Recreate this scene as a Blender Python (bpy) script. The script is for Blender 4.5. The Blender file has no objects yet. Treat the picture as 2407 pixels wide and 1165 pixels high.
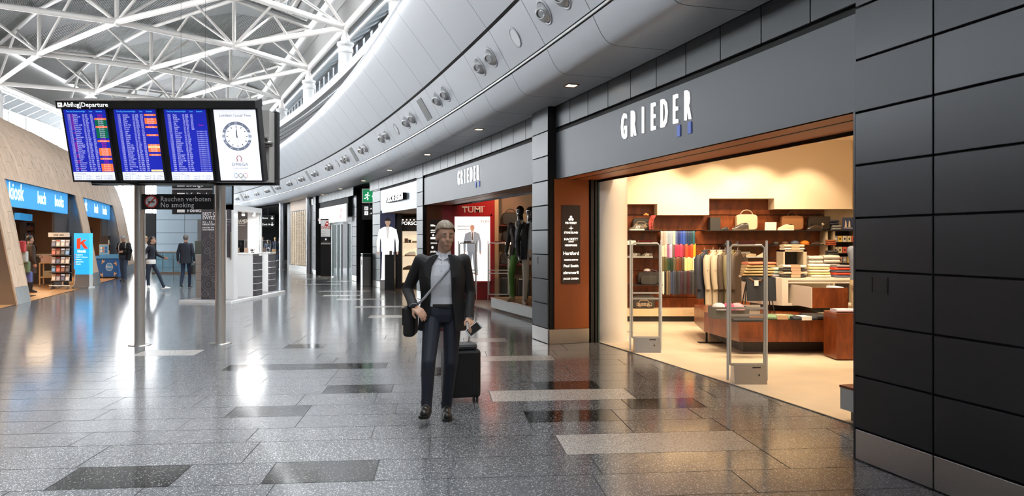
import bpy, bmesh, math, random
from mathutils import Matrix, Vector
random.seed(7)
SC = bpy.context.scene
COL = SC.collection
# ---------------------------------------------------------------- camera, sky, exposure
F_PX, HZ, EYE, CX = 1780.0, 565.0, 1.55, 1203.5      # photo taken as 2407 x 1165
cam_d = bpy.data.cameras.new('camera'); cam = bpy.data.objects.new('camera', cam_d); COL.objects.link(cam)
cam_d.sensor_width = 36.0; cam_d.lens = F_PX / 2407 * 36.0
cam_d.shift_x = 0.0; cam_d.shift_y = -(582.5 - HZ) / 2407
cam_d.clip_start = 0.05; cam_d.clip_end = 400
cam.location = (0, 0, EYE); cam.rotation_euler = (math.pi/2, 0, 0)
SC.camera = cam
wd = bpy.data.worlds.new('sky'); SC.world = wd; wd.use_nodes = True
bgn = wd.node_tree.nodes['Background']
bgn.inputs[0].default_value = (0.93, 0.97, 1.0, 1); bgn.inputs[1].default_value = 18.0
vs = SC.view_settings
vs.view_transform = 'Standard'; vs.look = 'None'; vs.exposure = 0.0; vs.gamma = 1.0; vs.use_curve_mapping = False

# ---------------------------------------------------------------- pixel helpers (a pixel gives a direction)
def G(px, py):
    Z = F_PX*EYE/(py-HZ); return Vector(((px-CX)/F_PX*Z, Z, 0))
def W(px, py, Z):
    return Vector(((px-CX)/F_PX*Z, Z, EYE+(HZ-py)/F_PX*Z))
def hz(py, Z): return EYE+(HZ-py)/F_PX*Z
# shop front curve (right side of the hall) and wood volume curve (left side)
FC = (-0.00391234, -0.23363136, 3.79839302)
KC = (-0.00260299, -0.20611210, -7.2780629)
def cur(C, Z): return C[0]*Z*Z+C[1]*Z+C[2]
def dcur(C, Z): return 2*C[0]*Z+C[1]
def FP(Z, n, z=0.0):                     # point at station Z, n metres out from the shop front into the hall
    d = dcur(FC, Z); L = math.hypot(1, d)
    return Vector((cur(FC, Z)-n/L, Z+n*d/L, z))
def FM(Z, n=0, z=0):                     # local frame: x to the right seen from the hall, y into the wall, z up
    d = dcur(FC, Z); L = math.hypot(1, d); p = FP(Z, n, z)
    return Matrix(((-d/L, 1/L, 0, p.x), (-1/L, -d/L, 0, p.y), (0, 0, 1, p.z), (0, 0, 0, 1)))
def KP(Z, m, z=0.0):
    d = dcur(KC, Z); L = math.hypot(1, d)
    return Vector((cur(KC, Z)-m/L, Z+m*d/L, z))
def KM(Z, m=0, z=0):
    d = dcur(KC, Z); L = math.hypot(1, d); p = KP(Z, m, z)
    return Matrix(((d/L, -1/L, 0, p.x), (1/L, d/L, 0, p.y), (0, 0, 1, p.z), (0, 0, 0, 1)))
def fac(px, n=0.0, pt=FP, sgn=1):
    lo, hi = 1.0, 80.0
    for _ in range(50):
        m = (lo+hi)/2; p = pt(m, n)
        if (p.x-(px-CX)/F_PX*p.y)*sgn > 0: lo = m
        else: hi = m
    return m
def fz(px, py, n=0.0):                   # height on the shop front where the pixel's ray meets it
    p = FP(fac(px, n), n); return hz(py, p.y)

# ---------------------------------------------------------------- materials
MATS = {}
def mat(name, col=(.5, .5, .5), rough=.5, metal=0.0, spec=.5, emit=0.0, ecol=None, alpha=None,
        noise=None, bump=0.0, bscale=50, coat=0.0):
    if name in MATS: return MATS[name]
    m = bpy.data.materials.new(name); m.use_nodes = True; nt = m.node_tree
    b = nt.nodes['Principled BSDF']
    b.inputs['Base Color'].default_value = (*col, 1); b.inputs['Roughness'].default_value = rough
    b.inputs['Metallic'].default_value = metal; b.inputs['Specular IOR Level'].default_value = spec
    b.inputs['Coat Weight'].default_value = coat
    if emit:
        b.inputs['Emission Color'].default_value = (*(ecol or col), 1); b.inputs['Emission Strength'].default_value = emit
    if noise or bump:
        tc = nt.nodes.new('ShaderNodeTexCoord'); mp = nt.nodes.new('ShaderNodeMapping'); nt.links.new(tc.outputs['Object'], mp.inputs[0])
    if noise:                            # (scale, amount, stretch)
        sc, am, st = noise
        mp.inputs['Scale'].default_value = st
        n = nt.nodes.new('ShaderNodeTexNoise'); n.inputs['Scale'].default_value = sc; n.inputs['Detail'].default_value = 4
        nt.links.new(mp.outputs[0], n.inputs['Vector'])
        r = nt.nodes.new('ShaderNodeValToRGB'); nt.links.new(n.outputs[0], r.inputs[0])
        r.color_ramp.elements[0].position = .3; r.color_ramp.elements[1].position = .7
        r.color_ramp.elements[0].color = (*[c*(1-am) for c in col], 1); r.color_ramp.elements[1].color = (*[min(1, c*(1+am)) for c in col], 1)
        nt.links.new(r.outputs[0], b.inputs['Base Color'])
    if bump:
        n2 = nt.nodes.new('ShaderNodeTexNoise'); n2.inputs['Scale'].default_value = bscale
        nt.links.new(mp.outputs[0], n2.inputs['Vector'])
        bn = nt.nodes.new('ShaderNodeBump'); bn.inputs['Strength'].default_value = bump; bn.inputs['Distance'].default_value = .01
        nt.links.new(n2.outputs[0], bn.inputs['Height']); nt.links.new(bn.outputs[0], b.inputs['Normal'])
    MATS[name] = m; return m
def glass(name, tint=(1, 1, 1), fac_=.12):
    if name in MATS: return MATS[name]
    m = bpy.data.materials.new(name); m.use_nodes = True; nt = m.node_tree; nt.nodes.clear()
    o = nt.nodes.new('ShaderNodeOutputMaterial'); mx = nt.nodes.new('ShaderNodeMixShader')
    t = nt.nodes.new('ShaderNodeBsdfTransparent'); g = nt.nodes.new('ShaderNodeBsdfGlossy'); fr = nt.nodes.new('ShaderNodeFresnel')
    t.inputs[0].default_value = (*tint, 1); g.inputs['Roughness'].default_value = .02; fr.inputs[0].default_value = 1.35
    nt.links.new(fr.outputs[0], mx.inputs[0]); nt.links.new(t.outputs[0], mx.inputs[1]); nt.links.new(g.outputs[0], mx.inputs[2])
    nt.links.new(mx.outputs[0], o.inputs[0]); MATS[name] = m; return m
def terrazzo(name, base, lo, hi, fleck, amount=.12, scale=150, rough=.13):
    m = bpy.data.materials.new(name); m.use_nodes = True; nt = m.node_tree; b = nt.nodes['Principled BSDF']
    g = nt.nodes.new('ShaderNodeNewGeometry')
    v = nt.nodes.new('ShaderNodeTexVoronoi'); v.inputs['Scale'].default_value = scale; nt.links.new(g.outputs['Position'], v.inputs['Vector'])
    sp = nt.nodes.new('ShaderNodeSeparateColor'); nt.links.new(v.outputs['Color'], sp.inputs[0])
    r = nt.nodes.new('ShaderNodeValToRGB'); nt.links.new(sp.outputs[0], r.inputs[0])
    e = r.color_ramp.elements; e[0].position = 0; e[0].color = (*lo, 1); e[1].position = 1-amount; e[1].color = (*base, 1)
    e2 = r.color_ramp.elements.new(.5); e2.color = (*base, 1)
    e3 = r.color_ramp.elements.new(1-amount+.01); e3.color = (*hi, 1); e4 = r.color_ramp.elements.new(1-amount*.25); e4.color = (*fleck, 1)
    nt.links.new(r.outputs[0], b.inputs['Base Color'])
    n = nt.nodes.new('ShaderNodeTexNoise'); n.inputs['Scale'].default_value = 1.7; nt.links.new(g.outputs['Position'], n.inputs['Vector'])
    mr = nt.nodes.new('ShaderNodeMapRange'); mr.inputs[3].default_value = rough*.8; mr.inputs[4].default_value = rough*1.35
    nt.links.new(n.outputs[0], mr.inputs[0]); nt.links.new(mr.outputs[0], b.inputs['Roughness'])
    b.inputs['Specular IOR Level'].default_value = .55
    MATS[name] = m; return m
def corrugated(name, col, scale):
    m = mat(name, col, .55, .3); nt = m.node_tree; b = nt.nodes['Principled BSDF']
    tc = nt.nodes.new('ShaderNodeTexCoord'); w = nt.nodes.new('ShaderNodeTexWave'); w.inputs['Scale'].default_value = scale
    w.bands_direction = 'DIAGONAL'
    nt.links.new(tc.outputs['Object'], w.inputs[0])
    bn = nt.nodes.new('ShaderNodeBump'); bn.inputs['Strength'].default_value = .9; bn.inputs['Distance'].default_value = .05
    nt.links.new(w.outputs['Fac'], bn.inputs['Height']); nt.links.new(bn.outputs[0], b.inputs['Normal'])
    return m
def burl(name, c0, c1, sc=6, st=(1, 1, .35), rough=.28):
    if name in MATS: return MATS[name]
    m = mat(name, c0, rough); nt = m.node_tree; b = nt.nodes['Principled BSDF']
    tc = nt.nodes.new('ShaderNodeTexCoord'); mp = nt.nodes.new('ShaderNodeMapping'); mp.inputs['Scale'].default_value = st
    nt.links.new(tc.outputs['Object'], mp.inputs[0])
    n = nt.nodes.new('ShaderNodeTexNoise'); n.inputs['Scale'].default_value = sc; n.inputs['Detail'].default_value = 8; n.inputs['Roughness'].default_value = .7
    n.inputs['Distortion'].default_value = 1.2
    nt.links.new(mp.outputs[0], n.inputs['Vector'])
    r = nt.nodes.new('ShaderNodeValToRGB'); r.color_ramp.elements[0].position = .32; r.color_ramp.elements[1].position = .7
    r.color_ramp.elements[0].color = (*c0, 1); r.color_ramp.elements[1].color = (*c1, 1)
    nt.links.new(n.outputs[0], r.inputs[0]); nt.links.new(r.outputs[0], b.inputs['Base Color'])
    return m
def sw(c, rough=.6, **k):                # quick plain swatch
    return mat('swatch_%02x%02x%02x_%d' % (*[int(x*255) for x in c], int(rough*100)), c, rough, **k)

# ---------------------------------------------------------------- mesh builder
class B:
    def __init__(s): s.v = []; s.f = []; s.m = []; s.M = Matrix(); s.mats = []; s.cm = 0; s.smooth = False; s.sm = []
    def use(s, m):
        if m not in s.mats: s.mats.append(m)
        s.cm = s.mats.index(m); return s
    def add(s, vs, fs, smooth=None):
        o = len(s.v); s.v += [tuple(s.M @ Vector(p)) for p in vs]
        for q in fs: s.f.append(tuple(i+o for i in q)); s.m.append(s.cm); s.sm.append(s.smooth if smooth is None else smooth)
        return s
    def box(s, x0, x1, y0, y1, z0, z1, bev=0.0):
        if bev > 0:
            bm = bmesh.new(); bmesh.ops.create_cube(bm, size=1)
            for v in bm.verts: v.co = Vector(((x0+x1)/2+v.co.x*(x1-x0), (y0+y1)/2+v.co.y*(y1-y0), (z0+z1)/2+v.co.z*(z1-z0)))
            bmesh.ops.bevel(bm, geom=bm.edges[:], offset=bev, segments=2, affect='EDGES', profile=.5)
            bm.verts.index_update(); s.add([v.co for v in bm.verts], [[v.index for v in q.verts] for q in bm.faces]); bm.free(); return s
        return s.add([(x0, y0, z0), (x1, y0, z0), (x1, y1, z0), (x0, y1, z0), (x0, y0, z1), (x1, y0, z1), (x1, y1, z1), (x0, y1, z1)],
                     [(0, 3, 2, 1), (4, 5, 6, 7), (0, 1, 5, 4), (1, 2, 6, 5), (2, 3, 7, 6), (3, 0, 4, 7)])
    def hexa(s, p):                      # 8 corners, bottom ring then top ring
        return s.add(p, [(0, 3, 2, 1), (4, 5, 6, 7), (0, 1, 5, 4), (1, 2, 6, 5), (2, 3, 7, 6), (3, 0, 4, 7)])
    def prism(s, poly, y0, y1):          # polygon in x,z extruded along y
        n = len(poly); vs = [(x, y0, z) for x, z in poly]+[(x, y1, z) for x, z in poly]
        return s.add(vs, [tuple(range(n)), tuple(range(2*n-1, n-1, -1))]+[((i+1) % n, i, n+i, n+(i+1) % n) for i in range(n)])
    def slab(s, poly, z0, z1):           # polygon in x,y extruded along z
        n = len(poly); vs = [(x, y, z0) for x, y in poly]+[(x, y, z1) for x, y in poly]
        return s.add(vs, [tuple(range(n-1, -1, -1)), tuple(range(n, 2*n))]+[(i, (i+1) % n, n+(i+1) % n, n+i) for i in range(n)])
    def tube(s, pts, r, seg=8, cap=True):
        pts = [Vector(p) for p in pts]; rs = r if isinstance(r, (list, tuple)) else [r]*len(pts)
        vs = []; fs = []; up = None
        for i, p in enumerate(pts):
            d = (pts[min(i+1, len(pts)-1)]-pts[max(i-1, 0)]).normalized()
            if up is None: up = Vector((0, 0, 1)) if abs(d.z) < .9 else Vector((0, 1, 0))
            a = d.cross(up)
            if a.length < 1e-5: a = d.cross(Vector((1, 0, 0)))
            a.normalize(); b = a.cross(d).normalized(); up = b
            for k in range(seg):
                t = 2*math.pi*k/seg; vs.append(p+(a*math.cos(t)+b*math.sin(t))*rs[i])
        for i in range(len(pts)-1):
            for k in range(seg):
                k2 = (k+1) % seg; fs.append((i*seg+k, (i+1)*seg+k, (i+1)*seg+k2, i*seg+k2))
        s.add(vs, fs, True)
        if cap:
            n = len(pts); s.add(vs[:seg], [tuple(range(seg))], False); s.add(vs[(n-1)*seg:], [tuple(range(seg-1, -1, -1))], False)
        return s
    def lathe(s, prof, c=(0, 0, 0), seg=16, sx=1, sy=1, smooth=True):
        vs = []; fs = []; n = len(prof)
        for r, z in prof:
            for k in range(seg):
                t = 2*math.pi*k/seg; vs.append((c[0]+r*sx*math.cos(t), c[1]+r*sy*math.sin(t), c[2]+z))
        for i in range(n-1):
            for k in range(seg):
                k2 = (k+1) % seg; fs.append((i*seg+k, i*seg+k2, (i+1)*seg+k2, (i+1)*seg+k))
        s.add(vs, fs, smooth)
        s.add(vs[:seg], [tuple(range(seg-1, -1, -1))], False); s.add(vs[(n-1)*seg:], [tuple(range(seg))], False)
        return s
    def ball(s, c, r, seg=12, rings=8):
        r = r if isinstance(r, (tuple, list)) else (r, r, r)
        prof = [(max(1e-4, math.sin(math.pi*i/rings)), -math.cos(math.pi*i/rings)*r[2]) for i in range(rings+1)]
        return s.lathe(prof, c, seg, r[0], r[1])
    def grid(s, fn, nu, nv, smooth=True, flip=False):
        vs = [fn(i/nu, j/nv) for j in range(nv+1) for i in range(nu+1)]; w = nu+1
        fs = [(j*w+i, j*w+i+1, (j+1)*w+i+1, (j+1)*w+i) for j in range(nv) for i in range(nu)]
        if flip: fs = [q[::-1] for q in fs]
        return s.add(vs, fs, smooth)
    def mesh(s, name):
        me = bpy.data.meshes.new(name); me.from_pydata(s.v, [], s.f); me.update()
        for m in s.mats: me.materials.append(m)
        me.polygons.foreach_set('material_index', s.m); me.polygons.foreach_set('use_smooth', s.sm)
        return me
    def obj(s, name, parent=None, m=None, M=None):
        if m is not None and not s.mats: s.mats.append(m)
        return put(name, s.mesh(name), parent, M)
def put(name, me, parent=None, M=None):
    o = bpy.data.objects.new(name, me); COL.objects.link(o)
    if parent is not None: o.parent = parent
    if M is not None: o.matrix_local = M if parent is not None else M
    return o
def T(x=0, y=0, z=0, rz=0): return Matrix.Translation((x, y, z)) @ Matrix.Rotation(rz, 4, 'Z')
def tag(o, label, cat, group=None):
    o['label'] = label; o['category'] = cat
    if group: o['group'] = group
    return o
def thing(name, label, cat, M=None, group=None):
    o = bpy.data.objects.new(name, None); o.empty_display_size = .2; COL.objects.link(o)
    if M is not None: o.matrix_world = M
    return tag(o, label, cat, group)
def struct(name, o=None, M=None):
    if o is None:
        o = bpy.data.objects.new(name, None); COL.objects.link(o)
        if M is not None: o.matrix_world = M
    o['kind'] = 'structure'; return o
def boxo(name, parent, m, *a, M=None, bev=0.0):
    return B().use(m).box(*a, bev=bev).obj(name, parent, M=M)
def dup(root, M, label=None):
    r = root.copy(); COL.objects.link(r); r.matrix_world = M
    if label: r['label'] = label
    for ch in list(root.children):
        cc = ch.copy(); COL.objects.link(cc); cc.parent = r
        for g in list(ch.children):
            d = g.copy(); COL.objects.link(d); d.parent = cc
    return r
UP = Matrix(((1, 0, 0, 0), (0, 0, -1, 0), (0, 1, 0, 0), (0, 0, 0, 1)))     # text plane stood upright, facing -y
def textmesh(body, size=.1, sx=1.0, bold=0.0, align='LEFT', ext=.0005, res=2, line=1.0, spacing=1.0):
    cu = bpy.data.curves.new('t', 'FONT'); cu.body = body; cu.size = size; cu.align_x = align; cu.resolution_u = res
    cu.extrude = ext; cu.offset = bold; cu.space_line = line; cu.space_character = spacing; cu.fill_mode = 'FRONT' if ext < .001 else 'BOTH'
    if ext < .001: cu.extrude = 0
    o = bpy.data.objects.new('t', cu); me = bpy.data.meshes.new_from_object(o)
    bpy.data.objects.remove(o); bpy.data.curves.remove(cu)
    me.transform(UP @ Matrix.Diagonal((sx, 1, 1, 1))); return me
def text(body, size, m, parent, M, name='lettering', **k):
    me = textmesh(body, size, **k); me.materials.clear(); me.materials.append(m)
    me.transform(M); return put(name, me, parent)

# ---------------------------------------------------------------- common materials
M_STEEL = mat('brushed_steel', (.55, .53, .5), .32, 1.0, noise=(30, .06, (1, 1, 12)))
M_CHROME = mat('polished_metal', (.75, .75, .75), .15, 1.0)
M_BLACK = mat('matt_black', (.012, .012, .013), .45)
M_PANEL = mat('anthracite_panel', (.03, .034, .039), .33, .35, .6)
M_PANEL2 = mat('anthracite_panel_b', (.028, .032, .037), .36, .35, .6)
M_SIGN = mat('anthracite_fascia', (.06, .066, .075), .4, .3, .5)
M_GAP = mat('joint_black', (.004, .004, .004), .8)
M_WHITE = mat('white_paint', (.82, .82, .82), .4)
M_WSTEEL = mat('white_steel', (.74, .71, .68), .38)
M_BULK = mat('satin_grey_panel', (.46, .48, .51), .36, .1)
M_SOFF = mat('soffit_grey', (.36, .37, .38), .42, .1)
M_CREAM = mat('cream_plaster', (.8, .66, .48), .6)
M_ORANGE = mat('orange_panel', (.33, .085, .018), .45)
M_LETTER = mat('lit_letter', (1, 1, 1), .5, emit=1.0)
M_WPRINT = mat('white_print', (.95, .95, .95), .5)
M_GLASS = glass('clear_glass')
M_GLASSG = glass('green_tinted_glass', (.82, .92, .9))
M_WOOD = mat('oak_plank', (.62, .45, .32), .5, noise=(3.0, .16, (6, 6, .7)))
M_WOOD2 = mat('oak_plank_b', (.66, .49, .355), .5, noise=(3.3, .15, (6, 6, .7)))
M_WOOD3 = mat('oak_plank_c', (.57, .415, .29), .5, noise=(2.8, .15, (6, 6, .7)))
M_BURL = burl('burl_veneer', (.1, .02, .006), (.3, .078, .019))
M_BROWN = mat('dark_brown', (.05, .032, .025), .6)
# ================================================================ FLOOR
U = Vector((.9957, .0926)); V = Vector((-.0926, .9957))
def uv(px, py):
    p = G(px, py); q = Vector((p.x, p.y)); return q.dot(U), q.dot(V)
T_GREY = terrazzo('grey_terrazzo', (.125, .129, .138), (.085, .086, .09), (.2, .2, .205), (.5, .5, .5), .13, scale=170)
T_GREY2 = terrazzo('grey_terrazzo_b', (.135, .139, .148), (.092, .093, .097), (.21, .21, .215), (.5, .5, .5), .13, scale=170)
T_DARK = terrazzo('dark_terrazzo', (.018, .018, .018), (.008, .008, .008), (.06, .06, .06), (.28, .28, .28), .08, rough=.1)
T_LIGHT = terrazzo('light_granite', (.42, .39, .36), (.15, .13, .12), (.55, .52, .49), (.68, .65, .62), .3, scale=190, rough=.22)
floor = struct('floor', B().use(mat('floor_joint', (.03, .03, .03), .6)).box(-45, 12, -16, 75, -.12, -.004).obj('floor'))
bounds = [5.04-.47]; seq = [.47, .57, .42, .43, .43, .54, .45]
base_v = [4.95, 5.42, 6.0, 6.43, 6.86, 7.3, 7.85, 8.32]
rows = []; v = 4.95
i = 0
while v < 52: rows.append((v, v+seq[i % 7])); v += seq[i % 7]; i += 1
v = 4.95; i = -1
while v > -6: rows.insert(0, (v-seq[i % 7], v)); v -= seq[i % 7]; i -= 1
special = []
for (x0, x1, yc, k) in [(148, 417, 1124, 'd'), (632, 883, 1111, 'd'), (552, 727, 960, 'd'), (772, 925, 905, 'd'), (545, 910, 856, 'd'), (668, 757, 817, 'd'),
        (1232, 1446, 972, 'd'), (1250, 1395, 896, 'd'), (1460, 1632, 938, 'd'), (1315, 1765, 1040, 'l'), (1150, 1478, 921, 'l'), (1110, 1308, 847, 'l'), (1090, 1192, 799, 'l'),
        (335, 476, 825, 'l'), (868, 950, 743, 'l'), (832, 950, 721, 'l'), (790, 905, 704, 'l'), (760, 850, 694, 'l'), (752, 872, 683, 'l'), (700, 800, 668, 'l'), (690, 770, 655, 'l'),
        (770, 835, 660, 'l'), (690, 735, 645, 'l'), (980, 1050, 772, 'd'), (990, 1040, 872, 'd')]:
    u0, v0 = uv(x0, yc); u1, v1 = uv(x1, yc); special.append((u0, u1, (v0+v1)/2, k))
TI = .004
M_JOINT = mat('floor_joint', (.03, .03, .03), .6)
def tile_add(b, m, p):
    b.use(m).add(p, [(4, 5, 6, 7)]); b.use(M_JOINT).add(p, [(0, 1, 5, 4), (1, 2, 6, 5), (2, 3, 7, 6), (3, 0, 4, 7)]); return b
tiles = []
rnd = random.Random(3)
for (v0, v1) in rows:
    sp = sorted([s for s in special if v0 <= s[2] < v1]); umax = 11.5 if v0 < 12 else 4
    u = -22+rnd.random()
    def fill(a, b):
        while b-a > .05:
            w = rnd.choice([.72, .8, .95, 1.1, 1.3, 1.5])
            if b-a-w < .5: w = b-a if b-a < 1.7 else (b-a)/2
            tiles.append((a, a+w, v0, v1, 'g' if rnd.random() < .6 else 'h')); a += w
    for s in sp:
        if s[0] > u: fill(u, s[0])
        else: s = (u, *s[1:])
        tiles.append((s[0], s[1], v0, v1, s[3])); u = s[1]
    if u < umax: fill(u, umax)
def tile_corners(t):
    a, b, c, d, k = t; g = TI
    return [U*x+V*y for x, y in ((a+g, c+g), (b-g, c+g), (b-g, d-g), (a+g, d-g))]
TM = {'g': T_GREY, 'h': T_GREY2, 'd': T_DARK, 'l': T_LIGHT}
def seen(t):
    q = U*((t[0]+t[1])/2)+V*((t[2]+t[3])/2)
    if q.y < 3.6: return None
    px = CX+q.x/q.y*F_PX; py = HZ+EYE/q.y*F_PX
    if not(-120 < px < 2450 and py < 1230): return None
    if q.x > cur(FC, q.y)+.75 or q.x < cur(KC, q.y): return None
    return q.y
vis = sorted([(seen(t), i) for i, t in enumerate(tiles) if seen(t)])
near = set(i for _, i in vis[:290])
rest = B()
for i, t in enumerate(tiles):
    co = tile_corners(t); vs_ = [(p.x, p.y, -.004) for p in co]+[(p.x, p.y, 0) for p in co]
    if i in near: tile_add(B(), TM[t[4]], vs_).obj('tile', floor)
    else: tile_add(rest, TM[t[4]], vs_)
ro = rest.obj('tile_paving', floor); ro['kind'] = 'stuff'

# ================================================================ SHOP FRONT WALL (right)
PZ0, PITCH, PW = .224, .3712, .6456
SOF = 3.56
wall_r = struct('wall_right')
def panel_mesh(w, h, m, t=.025):
    return B().use(m).box(-w/2, w/2, 0, t, 0, h, bev=.004).mesh('panel')
PC = {}
def panel(Zs, n, z, w, h, m=M_PANEL, parent=None, name='panel'):
    k = (round(w, 3), round(h, 3), m.name)
    if k not in PC: PC[k] = panel_mesh(w, h, m)
    return put(name, PC[k], parent or wall_r, FM(Zs, n, z))
GAPW = .012
def pillar(Za, Zb, n0, cols, depth=.62, side=None, top=3.2, base_mat=M_STEEL):
    """pillar whose front runs from station Za (near) to Zb (far)"""
    dz = (Zb-Za)/cols
    bk = B().use(M_GAP)
    bk.add([FP(Za, n0-.03, 0), FP(Za, n0-depth, 0), FP(Zb, n0-depth, 0), FP(Zb, n0-.03, 0),
            FP(Za, n0-.03, SOF), FP(Za, n0-depth, SOF), FP(Zb, n0-depth, SOF), FP(Zb, n0-.03, SOF)],
           [(0, 3, 2, 1), (4, 5, 6, 7), (0, 1, 5, 4), (1, 2, 6, 5), (2, 3, 7, 6), (3, 0, 4, 7)])
    bk.obj('pillar_core', wall_r)
    for c in range(cols):
        Zs = Za+dz*(c+.5); w = (FP(Za+dz*(c+1), n0)-FP(Za+dz*c, n0)).length-GAPW
        panel(Zs, n0, .006, w, PZ0-.012, base_mat, name='base_plate')
        z = PZ0; k = 0
        while z < SOF-.02:
            h = min(PITCH, SOF-z)-GAPW
            panel(Zs, n0, z+GAPW/2, w, h, M_PANEL if (k+c) % 2 else M_PANEL2); z += PITCH; k += 1
S1 = fac(2009); SA = 2.9
dzp = (fac(2009)-fac(2193))
pillar(S1-3*dzp, S1, 0, 3, depth=.7)
P2N = .11; P2a, P2b = fac(1287.7, P2N), fac(1250.5, P2N)
pillar(P2a, P2b, P2N, 1, depth=.75)
P3a, P3b = fac(993.8), fac(979)
pillar(P3a, P3b, 0, 1)
P4a, P4b = fac(893.5, -.04), fac(875.7, -.04)
pillar(P4a, P4b, -.04, 1)
P5a, P5b = fac(837.7, -.2), fac(827, -.2)
pillar(P5a, P5b, -.2, 1)
P6a, P6b = fac(742, .1), fac(736, .1)
pillar(P6a, P6b, .1, 1, depth=.4)
# small access hatch on the near pillar and on the second
def hatch(px, py, n, w, h):
    Zs = fac(px, n); z = fz(px, py, n)
    b = B().use(M_PANEL2)
    M_ = FM(Zs, n+.004, z)
    b.M = M_
    for a in ((-w/2, w/2, h/2-.006, h/2), (-w/2, w/2, -h/2, -h/2+.006)): b.box(a[0], a[1], 0, .01, a[2], a[3])
    for a in ((-w/2, -w/2+.006), (w/2-.006, w/2)): b.box(a[0], a[1], 0, .01, -h/2, h/2)
    b.use(M_PANEL).box(-w/2+.012, w/2-.012, .002, .01, -h/2+.012, h/2-.012)
    b.obj('access_hatch', wall_r)
hatch(2068, 670, 0, .15, .115); hatch(1264, 611, P2N, .045, .11); hatch(984, 608, 0, .05, .12)
# row of panels under the soffit, above the signs
z0r = 3.235
ZZ = S1-3*dzp; up_ = []
while ZZ < fac(742)+.2:
    d = dcur(FC, ZZ); st = PW/math.hypot(1, d)
    inpillar = any(a-.3 < ZZ+st/2 < b+.3 for a, b in ((S1-3*dzp, S1-.3), (P2a+.1, P2b-.1), (P4b+.35, P5a-.35)))
    if not inpillar:
        w = PW-GAPW; panel(ZZ+st/2, -.01, z0r, w, SOF-z0r, M_PANEL2)
    ZZ += st
bkp = B().use(M_GAP)
for Za, Zb in ((S1, P2a), (P2b, P3a), (P3b, P4a), (P5b, P6a)):
    ns = 4
    for q in range(ns):
        a = Za+(Zb-Za)*q/ns; b = Za+(Zb-Za)*(q+1)/ns
        bkp.hexa([FP(a, -.06, 2.5), FP(a, -.5, 2.5), FP(b, -.5, 2.5), FP(b, -.06, 2.5), FP(a, -.06, SOF), FP(a, -.5, SOF), FP(b, -.5, SOF), FP(b, -.06, SOF)])
bkp.obj('lintel', wall_r)
cl = B().use(M_GAP)
for q in range(60):
    a, b = 1.2+q*.95, 1.2+(q+1)*.95
    cl.add([FP(a, -.3, SOF-.02), FP(b, -.3, SOF-.02), FP(b, -.3, 5.65), FP(a, -.3, 5.65), FP(a, 0.02, SOF+.03), FP(b, .02, SOF+.03)], [(0, 1, 2, 3), (0, 1, 5, 4)])
cl.obj('rear_lining', wall_r)

# ================================================================ CURVED BULKHEAD ABOVE THE SHOPS
trim1 = struct('trim_1')
PROF1 = [(0.0, SOF), (.60, SOF), (.68, SOF+.012), (.74, SOF+.05), (.79, SOF+.11), (.845, SOF+.21), (.885, SOF+.29)]          # lip panel
PROF2 = [(.91, 3.90), (1.06, 4.16), (1.215, 4.42)]                                                                      # nozzle row
PROF3 = [(1.25, 4.45), (1.5, 4.78), (1.73, 5.07), (1.92, 5.30), (1.99, 5.40), (2.02, 5.48), (2.0, 5.56), (1.92, 5.61), (1.75, 5.62)]
BZ = []; Zq = 1.2
Zlip = [7.6]
def step(Z): return 1.42/math.hypot(1, dcur(FC, Z))
s0 = fac(1345)                           # joint read in the photograph
Zq = s0
while Zq > 1.5: Zq -= step(Zq)
while Zq < 60: BZ.append(Zq); Zq += step(Zq)
j0 = min(range(len(BZ)), key=lambda k: abs(BZ[k]-s0))
def strip(prof, Za, Zb, m, name, th=.02, g=.006):
    b = B().use(m); n = len(prof); ns = 2
    rings = []
    for q in range(ns+1):
        Zt = Za+g+(Zb-Za-2*g)*q/ns
        rings.append([FP(Zt, p[0], p[1]) for p in prof])
    vs_ = [p for r in rings for p in r]
    fs_ = [(q*n+i, q*n+i+1, (q+1)*n+i+1, (q+1)*n+i) for q in range(ns) for i in range(n-1)]
    b.add(vs_, fs_, True)
    return b.obj(name, trim1)
# dark backing so joints read as recessed grooves
bb = B().use(mat('bulkhead_groove', (.07, .07, .07), .6)); off = .03
allp = [(p[0]-.02, p[1]+.03) for p in PROF1+PROF2+PROF3]
rings = [[FP(Zt, a, z) for a, z in allp] for Zt in BZ]
n_ = len(allp)
bb.add([p for r in rings for p in r], [(q*n_+i, q*n_+i+1, (q+1)*n_+i+1, (q+1)*n_+i) for q in range(len(BZ)-1) for i in range(n_-1)], True)
bb.obj('bulkhead_core', trim1)
M_GRILLE = mat('fine_grille', (.2, .2, .2), .5, .5)
noz = B(); noz.use(M_BULK).lathe([(.155, 0), (.155, .006), (.13, .008), (.128, 0)], seg=24)
nozm = B(); nozm.use(M_CHROME).lathe([(.001, .1), (.05, .1), (.055, .103), (.075, .085), (.11, .04), (.125, .004), (.125, -.02)][::-1], seg=20)
nozm.use(M_GAP).lathe([(.05, .098), (.0501, .112)], seg=16)
ring_me = noz.mesh('nozzle_ring'); ball_b = B()
ball_b.use(mat('satin_metal', (.5, .51, .52), .3, .45)).ball((0, 0, -.015), (.122, .122, .11), 20, 12)
nm = Matrix.Rotation(math.radians(38), 4, 'Y')
ball_b.M = nm @ Matrix.Translation((0, 0, .075)); ball_b.use(MATS['satin_metal']).lathe([(.062, 0), (.062, .03), (.048, .03), (.046, -.01)], seg=16)
ball_b.use(M_GAP).lathe([(.046, .012), (.0461, .014)], seg=16)
ball_me = ball_b.mesh('nozzle')
spk_b = B(); spk_b.use(M_BULK).lathe([(.14, 0), (.14, .008), (.115, .01), (.112, .002)], seg=28); spk_b.use(mat('speaker_cloth', (.6, .62, .63), .7)).lathe([(.112, .002), (.111, .004)], seg=28)
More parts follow.
